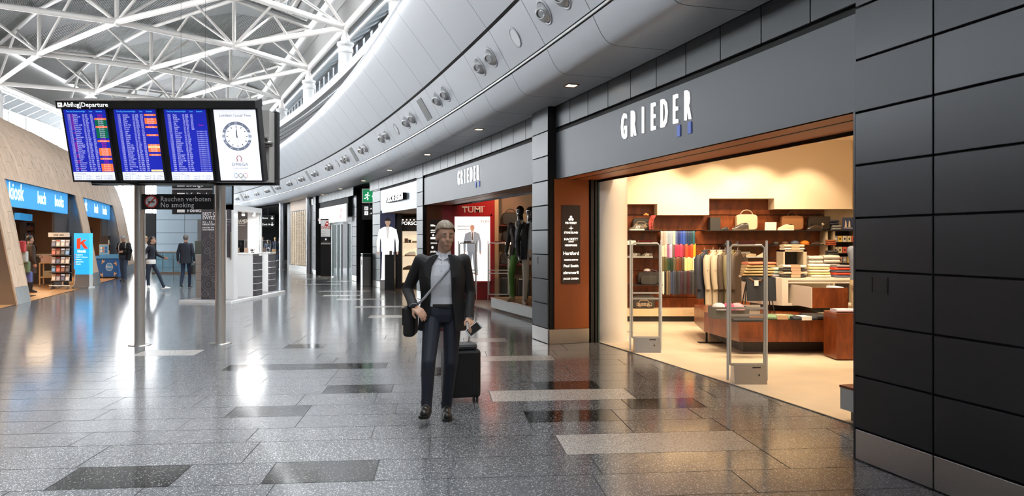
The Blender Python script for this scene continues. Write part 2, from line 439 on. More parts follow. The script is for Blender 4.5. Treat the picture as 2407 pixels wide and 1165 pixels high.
spk_me = spk_b.mesh('speaker')
def on_face(Zt, prof, t, off=.002):
    (n0, z0), (n1, z1) = prof[0], prof[-1]
    a = (n0+(n1-n0)*t, z0+(z1-z0)*t)
    M_ = FM(Zt, 0, 0); ex = M_.to_3x3() @ Vector((1, 0, 0)); out = M_.to_3x3() @ Vector((0, -1, 0))
    dv = (out*(n1-n0)+Vector((0, 0, z1-z0))).normalized()      # up along the face
    nr = dv.cross(ex).normalized()
    if nr.z > 0: nr = -nr
    p = FP(Zt, a[0], a[1])+nr*off
    ey = nr.cross(ex)
    return Matrix(((ex.x, ey.x, nr.x, p.x), (ex.y, ey.y, nr.y, p.y), (ex.z, ey.z, nr.z, p.z), (0, 0, 0, 1)))
for k in range(len(BZ)-1):
    Za, Zb = BZ[k], BZ[k+1]; Zm = (Za+Zb)/2
    strip(PROF1, Za, Zb, M_BULK, 'lip_panel'); pn = strip(PROF2, Za, Zb, M_BULK, 'nozzle_panel'); strip(PROF3, Za, Zb, M_BULK, 'rim_panel')
    if Zm < 5: continue
    rel = k-(j0)                         # panel 0 starts at the joint at px 1345
    if rel % 2 == 0:
        for s in (-.3, .3):
            st = s/math.hypot(1, dcur(FC, Zm))
            Mx = on_face(Zm+st, PROF2, .5)
            put('nozzle_ring', ring_me, pn, Mx); put('nozzle', ball_me, pn, Mx)
    else:
        kind = ((rel+1)//2) % 3
        if kind == 0: put('speaker', spk_me, pn, on_face(Zm, PROF2, .5))
        elif kind == 2:
            g = B().use(M_GRILLE).box(-.2, .2, -.23, .23, 0, .006); put('air_grille', g.mesh('air_grille'), pn, on_face(Zm, PROF2, .5))
# pale strip that paints in the highlight of the groove under the nozzle row
es = B().use(mat('groove_highlight', (.7, .7, .7), .3, .6))
rr = [[FP(Zt, .888, 3.862), FP(Zt, .905, 3.862), FP(Zt, .905, 3.888), FP(Zt, .888, 3.888)] for Zt in BZ]
es.add([p for r in rr for p in r], [(q*4+i, q*4+(i+1) % 4, q*4+4+(i+1) % 4, q*4+4+i) for q in range(len(BZ)-1) for i in range(4)])
es.obj('groove_highlight', trim1)
# louvred screen and white beam above the rim, gallery deck behind
trim2 = struct('trim_2')
LV = [Zt for Zt in BZ if Zt > 8]
M_LOUV = mat('louvre_grey', (.2, .205, .21), .45, .3)
for k in range(9):
    z = 5.72+k*.185; b = B().use(M_LOUV)
    r_ = [[FP(Zt, .62, z), FP(Zt, .50, z+.09), FP(Zt, .49, z+.08), FP(Zt, .61, z-.012)] for Zt in LV]
    b.add([p for r in r_ for p in r], [(q*4+i, q*4+(i+1) % 4, q*4+4+(i+1) % 4, q*4+4+i) for q in range(len(LV)-1) for i in range(4)])
    b.obj('louvre_blade', trim2)
b = B().use(mat('beam_white', (.5, .5, .5), .4)); r_ = [[FP(Zt, .66, 7.36), FP(Zt, .66, 7.66), FP(Zt, .40, 7.66), FP(Zt, .40, 7.36)] for Zt in LV]
b.add([p for r in r_ for p in r], [(q*4+i, q*4+(i+1) % 4, q*4+4+(i+1) % 4, q*4+4+i) for q in range(len(LV)-1) for i in range(4)]); b.obj('top_beam', trim2)
b = B().use(mat('gallery_wall', (.1, .1, .105), .7)); r_ = [[FP(Zt, 1.8, 5.6), FP(Zt, -3.0, 5.6)] for Zt in BZ]
b.add([p for r in r_ for p in r], [(q*2, q*2+1, q*2+3, q*2+2) for q in range(len(BZ)-1)])
r_ = [[FP(Zt, .3, 5.6), FP(Zt, .3, 7.4)] for Zt in BZ]
b.add([p for r in r_ for p in r], [(q*2, q*2+1, q*2+3, q*2+2) for q in range(len(BZ)-1)])
b.obj('gallery_floor', trim2)
# soffit downlights
def downlight(px, py, label, n=.3, square=True):
    Zs = fac_s(px, py); M_ = FM(Zs, n, SOF)
    t = thing('recessed_downlight', label, 'downlight', M_, 'recessed downlights in the shop front soffit')
    b = B().use(mat('downlight_frame', (.2, .11, .06), .4))
    b.box(-.08, .08, -.08, -.065, -.012, 0); b.box(-.08, .08, .065, .08, -.012, 0); b.box(-.08, -.065, -.065, .065, -.012, 0); b.box(.065, .08, -.065, .065, -.012, 0)
    b.obj('frame', t)
    boxo('lamp', t, mat('warm_lamp', (1, .8, .55), .5, emit=12), -.064, .064, -.064, .064, -.006, -.001)
def fac_s(px, py):
    Z = F_PX*(SOF-EYE)/(HZ-py); return Z
for k, (px, py) in enumerate([(1345, 199), (1127, 304), (1008, 362), (917, 399), (853, 424), (801, 443), (759, 457)]):
    Z = F_PX*(SOF-EYE)/(HZ-py); X = (px-CX)/F_PX*Z
    # distance out from the wall at that spot
    best = min(((FP(Zt/10, n/20)-Vector((X, Z, 0))).length, Zt/10, n/20) for Zt in range(int(Z*10)-12, int(Z*10)+12) for n in range(1, 14))
    M_ = FM(best[1], best[2], SOF)
    t = thing('recessed_downlight', 'small square warm downlight recessed in the grey soffit above the shop fronts', 'downlight', M_, 'recessed downlights in the shop front soffit')
    b = B().use(mat('downlight_frame', (.2, .11, .06), .4))
    b.box(-.08, .08, -.08, -.065, -.012, 0); b.box(-.08, .08, .065, .08, -.012, 0); b.box(-.08, -.065, -.065, .065, -.012, 0); b.box(.065, .08, -.065, .065, -.012, 0)
    b.obj('frame', t)
    boxo('lamp', t, mat('warm_lamp', (1, .8, .55), .5, emit=12), -.064, .064, -.064, .064, -.006, -.001)

# ================================================================ ROOF
LX = (-6.623, -3.77, -3.186, .475, -.183, -.281); LY = (30.094, -1.304, 6.722, .369, .407, .451)
def Q(r, c, z):
    def val(L, c): return L[0]+L[1]*r+L[2]*c+L[3]*r*c+L[4]*c*c+L[5]*r*r
    def lin(L):                          # straight continuation beyond the bays in view
        for lim in (-.6, 3.0):
            if (lim < 0 and c < lim) or (lim > 0 and c > lim):
                e = 1e-3; return val(L, lim)+(val(L, lim+e)-val(L, lim))/e*(c-lim)
        return val(L, c)
    return Vector((lin(LX), lin(LY), z))
ZB, ZT = 10.0, 12.0
truss = thing('roof_truss', 'white tubular steel space truss spanning the hall under the grey roof', 'roof truss')
CMIN, CMAX = -1, 5
def rod(name, a, b, r, seg=8): return B().use(M_WSTEEL).tube([a, b], r, seg, cap=False).obj(name, truss)
nodes = {}
for r in range(0, 5):
    c = CMIN-(.5 if r % 2 else 0)
    while c <= CMAX+.6: nodes[(r, round(c, 2))] = True; c += 1
for (r, c) in list(nodes):
    for dc in (-.5, .5):
        k = (r+1, round(c+dc, 2))
        if k in nodes:
            a, b = Q(r, c, ZB), Q(*k, ZB); at_, bt = Q(r, c, ZT), Q(*k, ZT); mid = (at_+bt)/2
            rod('bottom_chord', a, b, .115, 10); rod('top_chord', at_, bt, .085)
            rod('diagonal', a, mid, .06); rod('diagonal', b, mid, .06)
    if 0 < r < 4: rod('post', Q(r, c, ZB), Q(r, c, ZT), .085)
    nb = B().use(M_WSTEEL).lathe([(.09, -.16), (.13, -.1), (.13, .12), (.09, .16)], Q(r, c, ZB), 10); nb.obj('node', truss)
for r in (0, 4):
    c = CMIN
    while c < CMAX:
        if (r, float(c)) in nodes or (r, c) in nodes:
            rod('edge_beam', Q(r, c, ZB), Q(r, c+1, ZB), .13, 10)
            o_ = Vector((.35, .12, -.16)) if r == 0 else Vector((-.35, -.12, -.16))
            rod('edge_rail', Q(r, c, ZB)+o_, Q(r, c+1, ZB)+o_, .06)
        c += 1
M_DECK = corrugated('perforated_roof_deck', (.2, .203, .206), 7.0)
M_DECK2 = mat('roof_fascia', (.2, .195, .19), .6)
deck = B().use(M_DECK); ZD = 12.12
skylights = [(0, -1), (0, 0)]
def sky_frame(a, b, c3, ins=.38):
    # triangular bay with a glazed opening
    g = (a+b+c3)/3
    ia, ib, ic = [p+(g-p)*ins for p in (a, b, c3)]
    deck.add([a, b, c3, ia, ib, ic], [(0, 1, 4, 3), (1, 2, 5, 4), (2, 0, 3, 5)], False)
    return [ia, ib, ic]
cc_ = -9
panes = []
while cc_ < 9:
    c = cc_
    for r, cs in ((0, c), (2, c), (4, c)):
        pass
    for (r, c0) in ((0, c), (1, c+.5), (2, c)):
        a, b, d, e = Q(r, c0, ZD), Q(r+1, c0+.5, ZD), Q(r+2, c0, ZD), Q(r+1, c0-.5, ZD)
        ap = (a+b+d+e)/4; ap.z += .55
        if r == 0 and c0 < -.6:              # unseen near bays, glazing added to throw more daylight on the floor
            panes.append(sky_frame(a, b, e, .1)); deck.add([b, d, e], [(0, 1, 2)], False)
        else: deck.add([a, b, d, e, ap], [(1, 0, 4), (2, 1, 4), (3, 2, 4), (0, 3, 4)], False)
    a, b, d = Q(0, c, ZD), Q(1, c+.5, ZD), Q(0, c+1, ZD)
    if c <= 0: panes.append(sky_frame(a, d, b,   .18 if c > -1 else .12))  # only the farthest glazed bay is in view; nearer ones added for daylight
    else: deck.add([a, b, d], [(0, 1, 2)], False)
    a, b, d = Q(4, c, ZD), Q(3, c+.5, ZD), Q(4, c+1, ZD)
    deck.add([a, b, d], [(0, 1, 2)], False)
    cc_ += 1
ceiling = struct('ceiling', deck.obj('ceiling'))
wr = struct('window_1')
for p in panes: B().use(M_GLASS).add(p, [tuple(range(len(p)))]).obj('pane', wr)
fb = B().use(M_DECK2)
for r, side in ((0, 1), (4, -1)):
    for c in range(-9, 9):
        off = Vector((.12, .04, 0))*side
        fb.add([Q(r, c, ZB-.05)+off, Q(r, c+1, ZB-.05)+off, Q(r, c+1, ZD)+off, Q(r, c, ZD)+off], [(0, 1, 2, 3)], False)
fb.obj('roof_fascia', ceiling)
# columns on the right and left edge
def column(r, c, label, zb):
    p = Q(r, c, 0); t = thing('roof_column', label, 'column', T(p.x, p.y, zb))
    B().use(mat('column_white', (.55, .55, .55), .4)).lathe([(.27, 0), (.27, 9.2-zb)], seg=24).obj('shaft', t)
    B().use(MATS['column_white']).lathe([(.3, 8.98-zb), (.31, 9.0-zb), (.31, 9.14-zb), (.285, 9.16-zb), (.285, 9.26-zb), (.33, 9.28-zb), (.33, 9.40-zb), (.2, 9.42-zb)], seg=24).obj('collar', t)
    B().use(M_WSTEEL).lathe([(.2, 9.40-zb), (.17, 9.6-zb), (.09, 9.82-zb), (.09, 10-zb)], seg=12).obj('bearing', t)
for c, l in ((-1, 'white round roof column tallest in view above the curved grey bulkhead'), (0, 'white round roof column under the skylit truss bay'), (1, 'middle white round column of the row behind the louvred screen'),
             (2, 'white round roof column beside the departure board top corner'), (3, 'far white round roof column partly hidden by the departure board')):
    column(0, c, l, 5.62)
for c in (0, 1, 2, 3):
    p = Q(4, c, 0)
    t = thing('roof_column', 'white round roof column standing in the bright windows behind the timber volume', 'column', T(p.x, p.y, 0), 'left row of roof columns')
    B().use(M_WHITE).lathe([(.27, 0), (.27, 9.2)], seg=20).obj('shaft', t)
    B().use(M_WHITE).lathe([(.3, 8.98), (.31, 9.0), (.31, 9.3), (.33, 9.4), (.2, 9.42)], seg=20).obj('collar', t)
    B().use(M_WSTEEL).lathe([(.2, 9.40), (.17, 9.6), (.09, 9.82), (.09, 10)], seg=12).obj('bearing', t)
# right clerestory: sloping soffit panels, window wall with slots
wc = struct('wall_clerestory'); M_CLER = mat('clerestory_panel', (.22, .25, .27), .5); M_WW = mat('window_wall_white', (.4, .42, .44), .5)
dirR = (Q(0, 1, 0)-Q(0, 0, 0)).normalized(); outR = Vector((dirR.y, -dirR.x, 0))
for c in range(-4, 6):
    a, b = Q(0, c, 0), Q(0, c+1, 0); d = (b-a); L = d.length; d.normalize(); o = Vector((d.y, -d.x, 0))
    k = int(L/1.15)
    for q in range(k):
        p0 = a+d*(L*q/k+.01); p1 = a+d*(L*(q+1)/k-.01)
        B().use(M_CLER).add([p0+o*.3+Vector((0, 0, 9.92)), p1+o*.3+Vector((0, 0, 9.92)), p1+o*1.7+Vector((0, 0, 10.75)), p0+o*1.7+Vector((0, 0, 10.75))], [(0, 1, 2, 3)]).obj('soffit_panel', wc)
        bq = B().use(M_WW); w0 = L*q/k
        pp0 = a+d*w0+o*1.7; pp1 = a+d*(w0+L/k*.72)+o*1.7
        bq.hexa([pp0+Vector((0, 0, 5.6)), pp0+o*.3+Vector((0, 0, 5.6)), pp1+o*.3+Vector((0, 0, 5.6)), pp1+Vector((0, 0, 5.6)),
                 pp0+Vector((0, 0, 10.75)), pp0+o*.3+Vector((0, 0, 10.75)), pp1+o*.3+Vector((0, 0, 10.75)), pp1+Vector((0, 0, 10.75))]).obj('wall_pier', wc)
        pp2 = a+d*(w0+L/k)+o*1.95; pp1 = pp1+o*.25
        B().use(M_GLASS).add([pp1+Vector((0, 0, 5.6)), pp2+Vector((0, 0, 5.6)), pp2+Vector((0, 0, 10.75)), pp1+Vector((0, 0, 10.75))], [(0, 1, 2, 3)]).obj('pane', wc)
    B().use(M_BLACK).tube([a+o*1.68+Vector((0, 0, 10.72)), b+o*1.68+Vector((0, 0, 10.72))], .035, 6).obj('window_top_line', wc)  # black tube along the top of the window wall
    ro_ = B().use(M_DECK2); ro_.add([a+o*.1+Vector((0, 0, 11.2)), b+o*.1+Vector((0, 0, 11.2)), b+o*2.2+Vector((0, 0, 11.0)), a+o*2.2+Vector((0, 0, 11.0))], [(0, 1, 2, 3)]); ro_.obj('eaves', wc)
# left window wall
wl = struct('window_2')
for c in range(-5, 6):
    a, b = Q(4, c, 0), Q(4, c+1, 0); d = b-a; L = d.length; d.normalize(); o = Vector((-d.y, d.x, 0))
    k = 4
    for q in range(k*2):
        p0 = a+d*(L*q/k/2+.01); p1 = a+d*(L*(q+1)/k/2-.01)
        B().use(M_CLER).add([p0+o*.3+Vector((0, 0, 9.92)), p1+o*.3+Vector((0, 0, 9.92)), p1+o*1.5+Vector((0, 0, 9.3)), p0+o*1.5+Vector((0, 0, 9.3))], [(0, 1, 2, 3)]).obj('soffit_panel', wl)
    for q in range(k):
        p0 = a+d*(L*q/k)+o*1.5; p1 = a+d*(L*(q+1)/k)+o*1.5
        B().use(M_WHITE).box(-.05, .05, -.08, .08, 0, 9.3).obj('mullion', wl, M=Matrix.Translation(p0))
        B().use(M_WSTEEL).tube([p0-o*.25+d*.25, p0-o*.25+d*.25+Vector((0, 0, 9.2))], .03, 6).obj('tie_rod', wl)
        B().use(M_GLASS).add([p0, p1, p1+Vector((0, 0, 9.3)), p0+Vector((0, 0, 9.3))], [(0, 1, 2, 3)]).obj('pane', wl)
    B().use(M_WHITE).tube([a+o*1.5+Vector((0, 0, 9.3)), b+o*1.5+Vector((0, 0, 9.3))], .09, 6).obj('head_rail', wl)
# ================================================================ TIMBER VOLUME (left)
KPROF = [(0, 0), (.18, 1.0), (.34, 1.9), (.5, 2.75), (.62, 3.3), (.8, 3.9), (1.1, 4.5), (1.5, 4.97), (2.0, 5.28), (2.8, 5.45), (5.5, 5.5)]
KS = [0.0]
for a, b in zip(KPROF, KPROF[1:]): KS.append(KS[-1]+math.hypot(b[0]-a[0], b[1]-a[1]))
def kpt(s):
    for i in range(len(KS)-1):
        if s <= KS[i+1] or i == len(KS)-2:
            t = (s-KS[i])/(KS[i+1]-KS[i]); a, b = KPROF[i], KPROF[i+1]
            return (a[0]+(b[0]-a[0])*t, a[1]+(b[1]-a[1])*t)
wall_l = struct('wall_left')
K1a, K1b = 18.27, 19.16; K2a, K2b = 26.28, 27.37; K3a, K3b = 34.19, 38.0
OPEN = [(10.5, K1a), (K1b, K2a), (K2b, K3a)]; OTOP = 3.1
s_open = KS[3]+.36; s_base = .42
def surf(Z, s, off=0.0):
    m, z = kpt(s); m2, z2 = kpt(s+.02); d = math.hypot(m2-m, z2-z); nm_, nz_ = (-(z2-z)/d, (m2-m)/d)
    return KP(Z, m+nm_*off, z+nz_*off)
def skin(Za, Zb, s0, s1, m, name, parent, off=0.0, th=.02, ns=None, g=.004):
    b = B().use(m); ns = ns or max(1, int((s1-s0)/.35)); vs_ = []
    for q in range(ns+1):
        s = s0+g+(s1-s0-2*g)*q/ns
        vs_ += [surf(Za+g, s, off), surf(Zb-g, s, off), surf(Zb-g, s, off-th), surf(Za+g, s, off-th)]
    fs_ = [(0, 1, 2, 3)[::-1], tuple(range(ns*4, ns*4+4))]
    for q in range(ns):
        for i in range(4): fs_.append((q*4+i, q*4+(i+1) % 4, q*4+4+(i+1) % 4, q*4+4+i))
    b.add(vs_, fs_); return b.obj(name, parent)
# core behind the planks
core = B().use(M_BROWN)
def core_part(Za, Zb, s0, s1, ns=16):
    nz = max(2, int((Zb-Za)/1.5)); vs_ = [surf(Za+(Zb-Za)*i/nz, s0+(s1-s0)*j/ns, -.025) for j in range(ns+1) for i in range(nz+1)]; w = nz+1
    core.add(vs_, [(j*w+i, j*w+i+1, (j+1)*w+i+1, (j+1)*w+i) for j in range(ns) for i in range(nz)], True)
core_part(-14, 38, s_open, KS[-1])
for a, b in ((-14, 10.5), (K1a, K1b), (K2a, K2b), (K3a, K3b)): core_part(a, b, 0, s_open)
core.obj('timber_core', wall_l)
rk = random.Random(11); zc = 14.6; col_i = 0; stuffp = B(); cnt = 0
while zc < 37.9:
    d = dcur(KC, zc); wz = .30/math.hypot(1, d); zn = zc+wz
    for bnd in (K1a, K1b, K2a, K2b, K3a, K3b):          # planks stop at the jambs
        if zc < bnd-.02 and zn > bnd-.08: zn = bnd; break
    mid = (zc+zn)/2
    inop = any(a <= mid <= b for a, b in OPEN)
    s = s_open if inop else s_base; first = True
    while s < KS[-1]-2.0:
        ln = 1.35; e = s+(ln if not first else ((s_open+.5+.45*(col_i % 3)) - s if inop else ln*(.4+.3*(col_i % 3))))
        first = False; e = min(e, KS[-1]-1.9)
        if e-s > .05: skin(zc, zn, s, e, rk.choice([M_WOOD, M_WOOD, M_WOOD2, M_WOOD3]), 'plank', wall_l); cnt += 1
        s = e
    if not inop: skin(zc, zn, .0, s_base, mat('steel_kick_plate', (.42, .44, .45), .35, .8), 'base_plate', wall_l, off=.01, ns=1, g=.001)
    zc = zn; col_i += 1
# steel lined jambs (faces of the openings) with timber edge
M_JAMB = mat('jamb_steel', (.4, .42, .44), .25, .9)
def jamb(Z, depth, m, name, far):
    b = B().use(m); n = 12
    vs_ = []
    for q in range(n+1):
        s = s_open*q/n; p = surf(Z, s, 0); q2 = surf(Z, s, -depth)
        q2 = KP(Z, kpt(s)[0]+depth, kpt(s)[1]); vs_ += [p, q2]
    b.add(vs_, [(2*i, 2*i+1, 2*i+3, 2*i+2) for i in range(n)], True); return b.obj(name, wall_l)
for Zj in (K1a, K2a, K3a): jamb(Zj-.012, .5, M_JAMB, 'jamb_lining', True)
for Zj in (K1b, K2b): jamb(Zj+.012, .5, M_BROWN, 'jamb_lining', False)
for Zj in (K1a, K2a, K3a, K1b, K2b):
    sg = -1 if Zj in (K1a, K2a, K3a) else 1
    b = B().use(M_WOOD3); vs_ = []
    for q in range(9):
        s = s_open*q/8; vs_ += [surf(Zj, s, .004), surf(Zj+sg*.05, s, .004), surf(Zj+sg*.05, s, -.03), surf(Zj, s, -.03)]
    b.add(vs_, [(q*4+i, q*4+(i+1) % 4, q*4+4+(i+1) % 4, q*4+4+i) for q in range(8) for i in range(4)]); b.obj('timber_edge', wall_l)
# underside of the opening heads
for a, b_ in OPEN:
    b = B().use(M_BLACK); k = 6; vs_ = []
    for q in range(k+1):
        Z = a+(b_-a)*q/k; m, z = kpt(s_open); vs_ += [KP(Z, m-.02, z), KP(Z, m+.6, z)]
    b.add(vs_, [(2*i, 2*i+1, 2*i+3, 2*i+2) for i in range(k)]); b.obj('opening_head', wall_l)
# end wall of the timber volume
eb = B().use(M_WOOD); pts_ = [surf(37.95, s*KS[-1]/30, 0) for s in range(31)]+[KP(37.95, 5.5, 0)]
eb.add(pts_, [tuple(range(len(pts_)))]); eb.obj('end_panel', wall_l)
# kiosk rooms inside the volume
M_KWALL = mat('kiosk_beige', (.55, .36, .22), .7); M_KDARK = mat('kiosk_dark', (.035, .026, .024), .5)
kf = B().use(mat('kiosk_floor', (.55, .27, .1), .35, noise=(8, .15, (1, 1, 1))))
def kpoly(a, b, m0, m1, z, n=6): return [KP(a+(b-a)*i/n, m0, z) for i in range(n+1)]+[KP(b+(a-b)*i/n, m1, z) for i in range(n+1)]
for (a, b) in [(10.5, K1b), (K1b, K2b), (K2b, 37.6)]: kf.add(kpoly(a, b, .05, 4.6, .008), [tuple(range(14))])
struct('floor_kiosk', kf.obj('floor_kiosk'))
kb = B().use(M_KWALL)
for a, b in [(10.5, K1b), (K1b, K2b), (K2b, 37.6)]:
    for i in range(6):
        z0, z1 = a+(b-a)*i/6, a+(b-a)*(i+1)/6
        kb.add([KP(z0, 4.6, 0), KP(z1, 4.6, 0), KP(z1, 4.6, 3.2), KP(z0, 4.6, 3.2)], [(0, 1, 2, 3)])
    kb.use(M_KDARK).add(kpoly(a, b, .8, 4.6, 3.15), [tuple(range(14))]); kb.use(M_KWALL)
for Z in (10.5, 37.6): kb.add([KP(Z, .6, 0), KP(Z, 4.6, 0), KP(Z, 4.6, 3.2), KP(Z, .6, 3.2)], [(0, 1, 2, 3)])
struct('wall_kiosk', kb.obj('wall_kiosk'))

struct('wall_back', boxo('wall_back', None, mat('rear_wall_grey', (.3, .3, .3), .7), -20, 10, -15.2, -15, 0, 12.2))
fr0 = B().use(M_PANEL); k_ = 8
for q in range(k_):
    a, b = -14+(S1-3*dzp+14)*q/k_, -14+(S1-3*dzp+14)*(q+1)/k_
    fr0.add([FP(a, 0, 0), FP(b, 0, 0), FP(b, 0, SOF), FP(a, 0, SOF)], [(0, 1, 2, 3)])
    fr0.add([FP(a, 0, SOF), FP(b, 0, SOF), FP(b, .65, SOF), FP(a, .65, SOF)], [(0, 1, 2, 3)]); fr0.add([FP(a, .65, SOF), FP(b, .65, SOF), FP(b, 2, 5.5), FP(a, 2, 5.5)], [(0, 1, 2, 3)]); fr0.add([FP(a, -3, 5.6), FP(b, -3, 5.6), FP(b, 2, 5.5), FP(a, 2, 5.5)], [(0, 1, 2, 3)])
struct('wall_right_near', fr0.obj('wall_right_near'))
# ================================================================ SHOP SIGNS ABOVE THE FRONTS
M_BLUE = mat('blue_square', (.1, .16, .5), .5, emit=.25)
def fascia(Za, Zb, z0, z1, n, m, name, label, ns=4, th=.05):
    t = thing(name, label, 'sign', None)
    b = B().use(m)
    for q in range(ns):
        a = Za+(Zb-Za)*q/ns; c = Za+(Zb-Za)*(q+1)/ns
        b.hexa([FP(a, n, z0), FP(a, n-th, z0), FP(c, n-th, z0), FP(c, n, z0), FP(a, n, z1), FP(a, n-th, z1), FP(c, n-th, z1), FP(c, n, z1)])
    b.obj('board', t); return t
def letters(t, word, pxa, pxb, h, zmid, n, sx, m, bold=.0, ext=.012, z_slope=0):
    Za, Zb = fac(pxa, n), fac(pxb, n)
    for i, ch in enumerate(word):
        Z = Za+(Zb-Za)*i/(len(word)-1)
        me = textmesh(ch, h*1.42, sx=sx, bold=bold, align='CENTER', ext=ext); me.materials.clear(); me.materials.append(m)
        me.transform(FM(Z, n+.005, zmid-h/2)); put('letter', me, t)
SG0, SG1 = 2.47, 3.165
s1 = fascia(S1+.01, P2a-.005, SG0, SG1, -.02, M_SIGN, 'shop_sign', 'long dark grey shop sign with tall white letters above the wide open menswear shop', 8)
letters(s1, 'GRIEDER', 1468, 1617, .31, 2.93, -.015, .48, M_LETTER, bold=.0)
for px in (1592.5, 1618): boxo('blue_square', s1, M_BLUE, -.032, .032, -.006, .01, -.06, .06, M=FM(fac(px), -.014, 2.69))
s2 = fascia(P2b+.01, P3a-.08, SG0, SG1, -.02, M_SIGN, 'shop_sign', 'dark grey shop sign with white letters above the red walled luggage shop', 8)
letters(s2, 'GRIEDER', 1079, 1124, .31, 2.93, -.015, .48, M_LETTER, bold=.0)
for px in (1117, 1125): boxo('blue_square', s2, M_BLUE, -.032, .032, -.006, .01, -.06, .06, M=FM(fac(px), -.014, 2.69))
s3 = fascia(P3b+.01, P4a-.12, 2.42, 3.16, -.02, mat('pale_sign', (.3, .33, .37), .35, .3), 'shop_sign', 'pale grey shop sign with raised blocky white letters above the shoe boutique', 4)
zz = fac(899), fac(972)
Zm = (zz[0]+zz[1])/2
me = textmesh('PORSCHE DESIGN', .27, sx=.98, bold=.004, align='CENTER', ext=.004); me.materials.clear(); me.materials.append(M_LETTER)
me.transform(FM(Zm, .1, 2.72)); put('lettering', me, s3)
me = textmesh('PORSCHE DESIGN', .27, sx=.98, bold=.004, align='CENTER', ext=.055); me.materials.clear(); me.materials.append(M_BLACK)
me.transform(FM(Zm, .04, 2.72)); put('letter_sides', me, s3)
# orange portal soffits and glass door heads
def portal(Za, Zb, z, n0, n1, m=M_ORANGE):
    b = B().use(m); k = 6
    for q in range(k):
        a = Za+(Zb-Za)*q/k; c = Za+(Zb-Za)*(q+1)/k
        b.hexa([FP(a, n0, z), FP(a, n1, z), FP(c, n1, z), FP(c, n0, z), FP(a, n0, z+.04), FP(a, n1, z+.04), FP(c, n1, z+.04), FP(c, n0, z+.04)])
    b.obj('portal_soffit', wall_r)
    b = B().use(M_GLASSG)
    for q in range(k):
        a = Za+(Zb-Za)*q/k; c = Za+(Zb-Za)*(q+1)/k
        b.hexa([FP(a, n1, z-.035), FP(a, n1-.02, z-.035), FP(c, n1-.02, z-.035), FP(c, n1, z-.035), FP(a, n1, z), FP(a, n1-.02, z), FP(c, n1-.02, z), FP(c, n1, z)])
    b.obj('glass_head', wall_r)
    b = B().use(M_BLACK)
    for q in range(k):
        a = Za+(Zb-Za)*q/k; c = Za+(Zb-Za)*(q+1)/k
        b.hexa([FP(a, n0-.25, z-.004), FP(a, n0-.28, z-.004), FP(c, n0-.28, z-.004), FP(c, n0-.25, z-.004), FP(a, n0-.25, z), FP(a, n0-.28, z), FP(c, n0-.28, z), FP(c, n0-.25, z)])
    b.obj('track_slot', wall_r)
    b = B().use(M_CREAM)
    for q in range(k):
        a = Za+(Zb-Za)*q/k; c = Za+(Zb-Za)*(q+1)/k
        b.hexa([FP(a, n1-.05, z), FP(a, n1-.2, z), FP(c, n1-.2, z), FP(c, n1-.05, z), FP(a, n1-.05, SOF), FP(a, n1-.2, SOF), FP(c, n1-.2, SOF), FP(c, n1-.05, SOF)])
    b.obj('inner_lintel', wall_r)
portal(S1, P2a+.0, 2.47, -.03, -.68)
portal(P2b, P3a, 2.47, -.03, -.68, mat('portal_brown', (.2, .075, .03), .4))
# orange reveal with the brand board beside the wide shop
def reveal(Zs, n0, depth, m, basez=PZ0, toz=2.47, wallp=wall_r, off=.02):
    M_ = FM(Zs, n0)
    b = B().use(m); b.M = M_; b.box(-.0+off*0, .02, .10, depth, basez, toz); b.obj('reveal_panel', wallp)
    b = B().use(M_STEEL); b.M = M_; b.box(0, .025, .02, depth, .004, basez-.006); b.obj('base_plate', wallp)
reveal(P2a, P2N, .66, M_ORANGE)
bd = thing('brand_board', 'tall dark board of lit brand names on the orange reveal', 'sign', FM(P2a, P2N) @ T(.022, .36, 0, math.pi/2))
bw = .30
boxo('board', bd, M_BROWN, -bw/2, bw/2, -.012, 0, .90, 2.08)
names = [('PEUTEREY', 1.0, .036, 1.80), ('STONE ISLAND', .8, .036, 1.655), ('HACKETT', 1.05, .042, 1.555), ('LONDON', .9, .018, 1.525), ('HEMISPHERE', .95, .033, 1.465), ('Hartford', 1.0, .062, 1.335), ('ORLEBAR BROWN', .95, .025, 1.25),
         ('Paul Smith', 1.0, .05, 1.15), ('zimmerli', 1.25, .05, 1.05), ('JACOB COHEN', 1.0, .031, .965)]
M_LIT = mat('lit_name', (1, .95, .85), .5, emit=1.6)
for w_, sx_, sz, z in names:
    text(w_, sz*1.15, M_LIT, bd, T(0, -.0135, z), align='CENTER', sx=sx_, bold=.0012)
b = B().use(M_LIT)
for (x, z) in ((0, 1.905), (-.022, 1.868), (.022, 1.868)): b.prism([(x+.019*math.cos(a*.524), z+.019*math.sin(a*.524)) for a in range(12)], -.0145, -.0125)
b.obj('three_dot_mark', bd)
b = B().use(M_LIT); st = []
for a in range(8):
    r = .042 if a % 2 == 0 else .009; st.append((r*math.sin(a*math.pi/4), 1.735+r*math.cos(a*math.pi/4)))
b.prism(st, -.0145, -.0125); b.obj('star_mark', bd)
# dark sliding door frames next to the reveal
def doorframe(Zs, n0, name='door_frame'):
    b = B().use(M_BLACK); b.M = FM(Zs, n0); b.box(-.02, .05, 0, .05, 0, 2.47); b.box(-.02, .05, .07, .1, 0, 2.47)
    b.use(mat('door_glass_edge', (.02, .06, .06), .2)).box(.0, .06, .11, .15, 0, 2.47); b.obj(name, wall_r)
doorframe(P2a, -.57); doorframe(P3a, -.57)
# end face of the near pillar seen from the shop opening
b = B().use(M_PANEL2); b.M = FM(S1, 0); b.box(-.02, 0, .005, .66, 0, 2.47); b.obj('reveal_panel', wall_r)

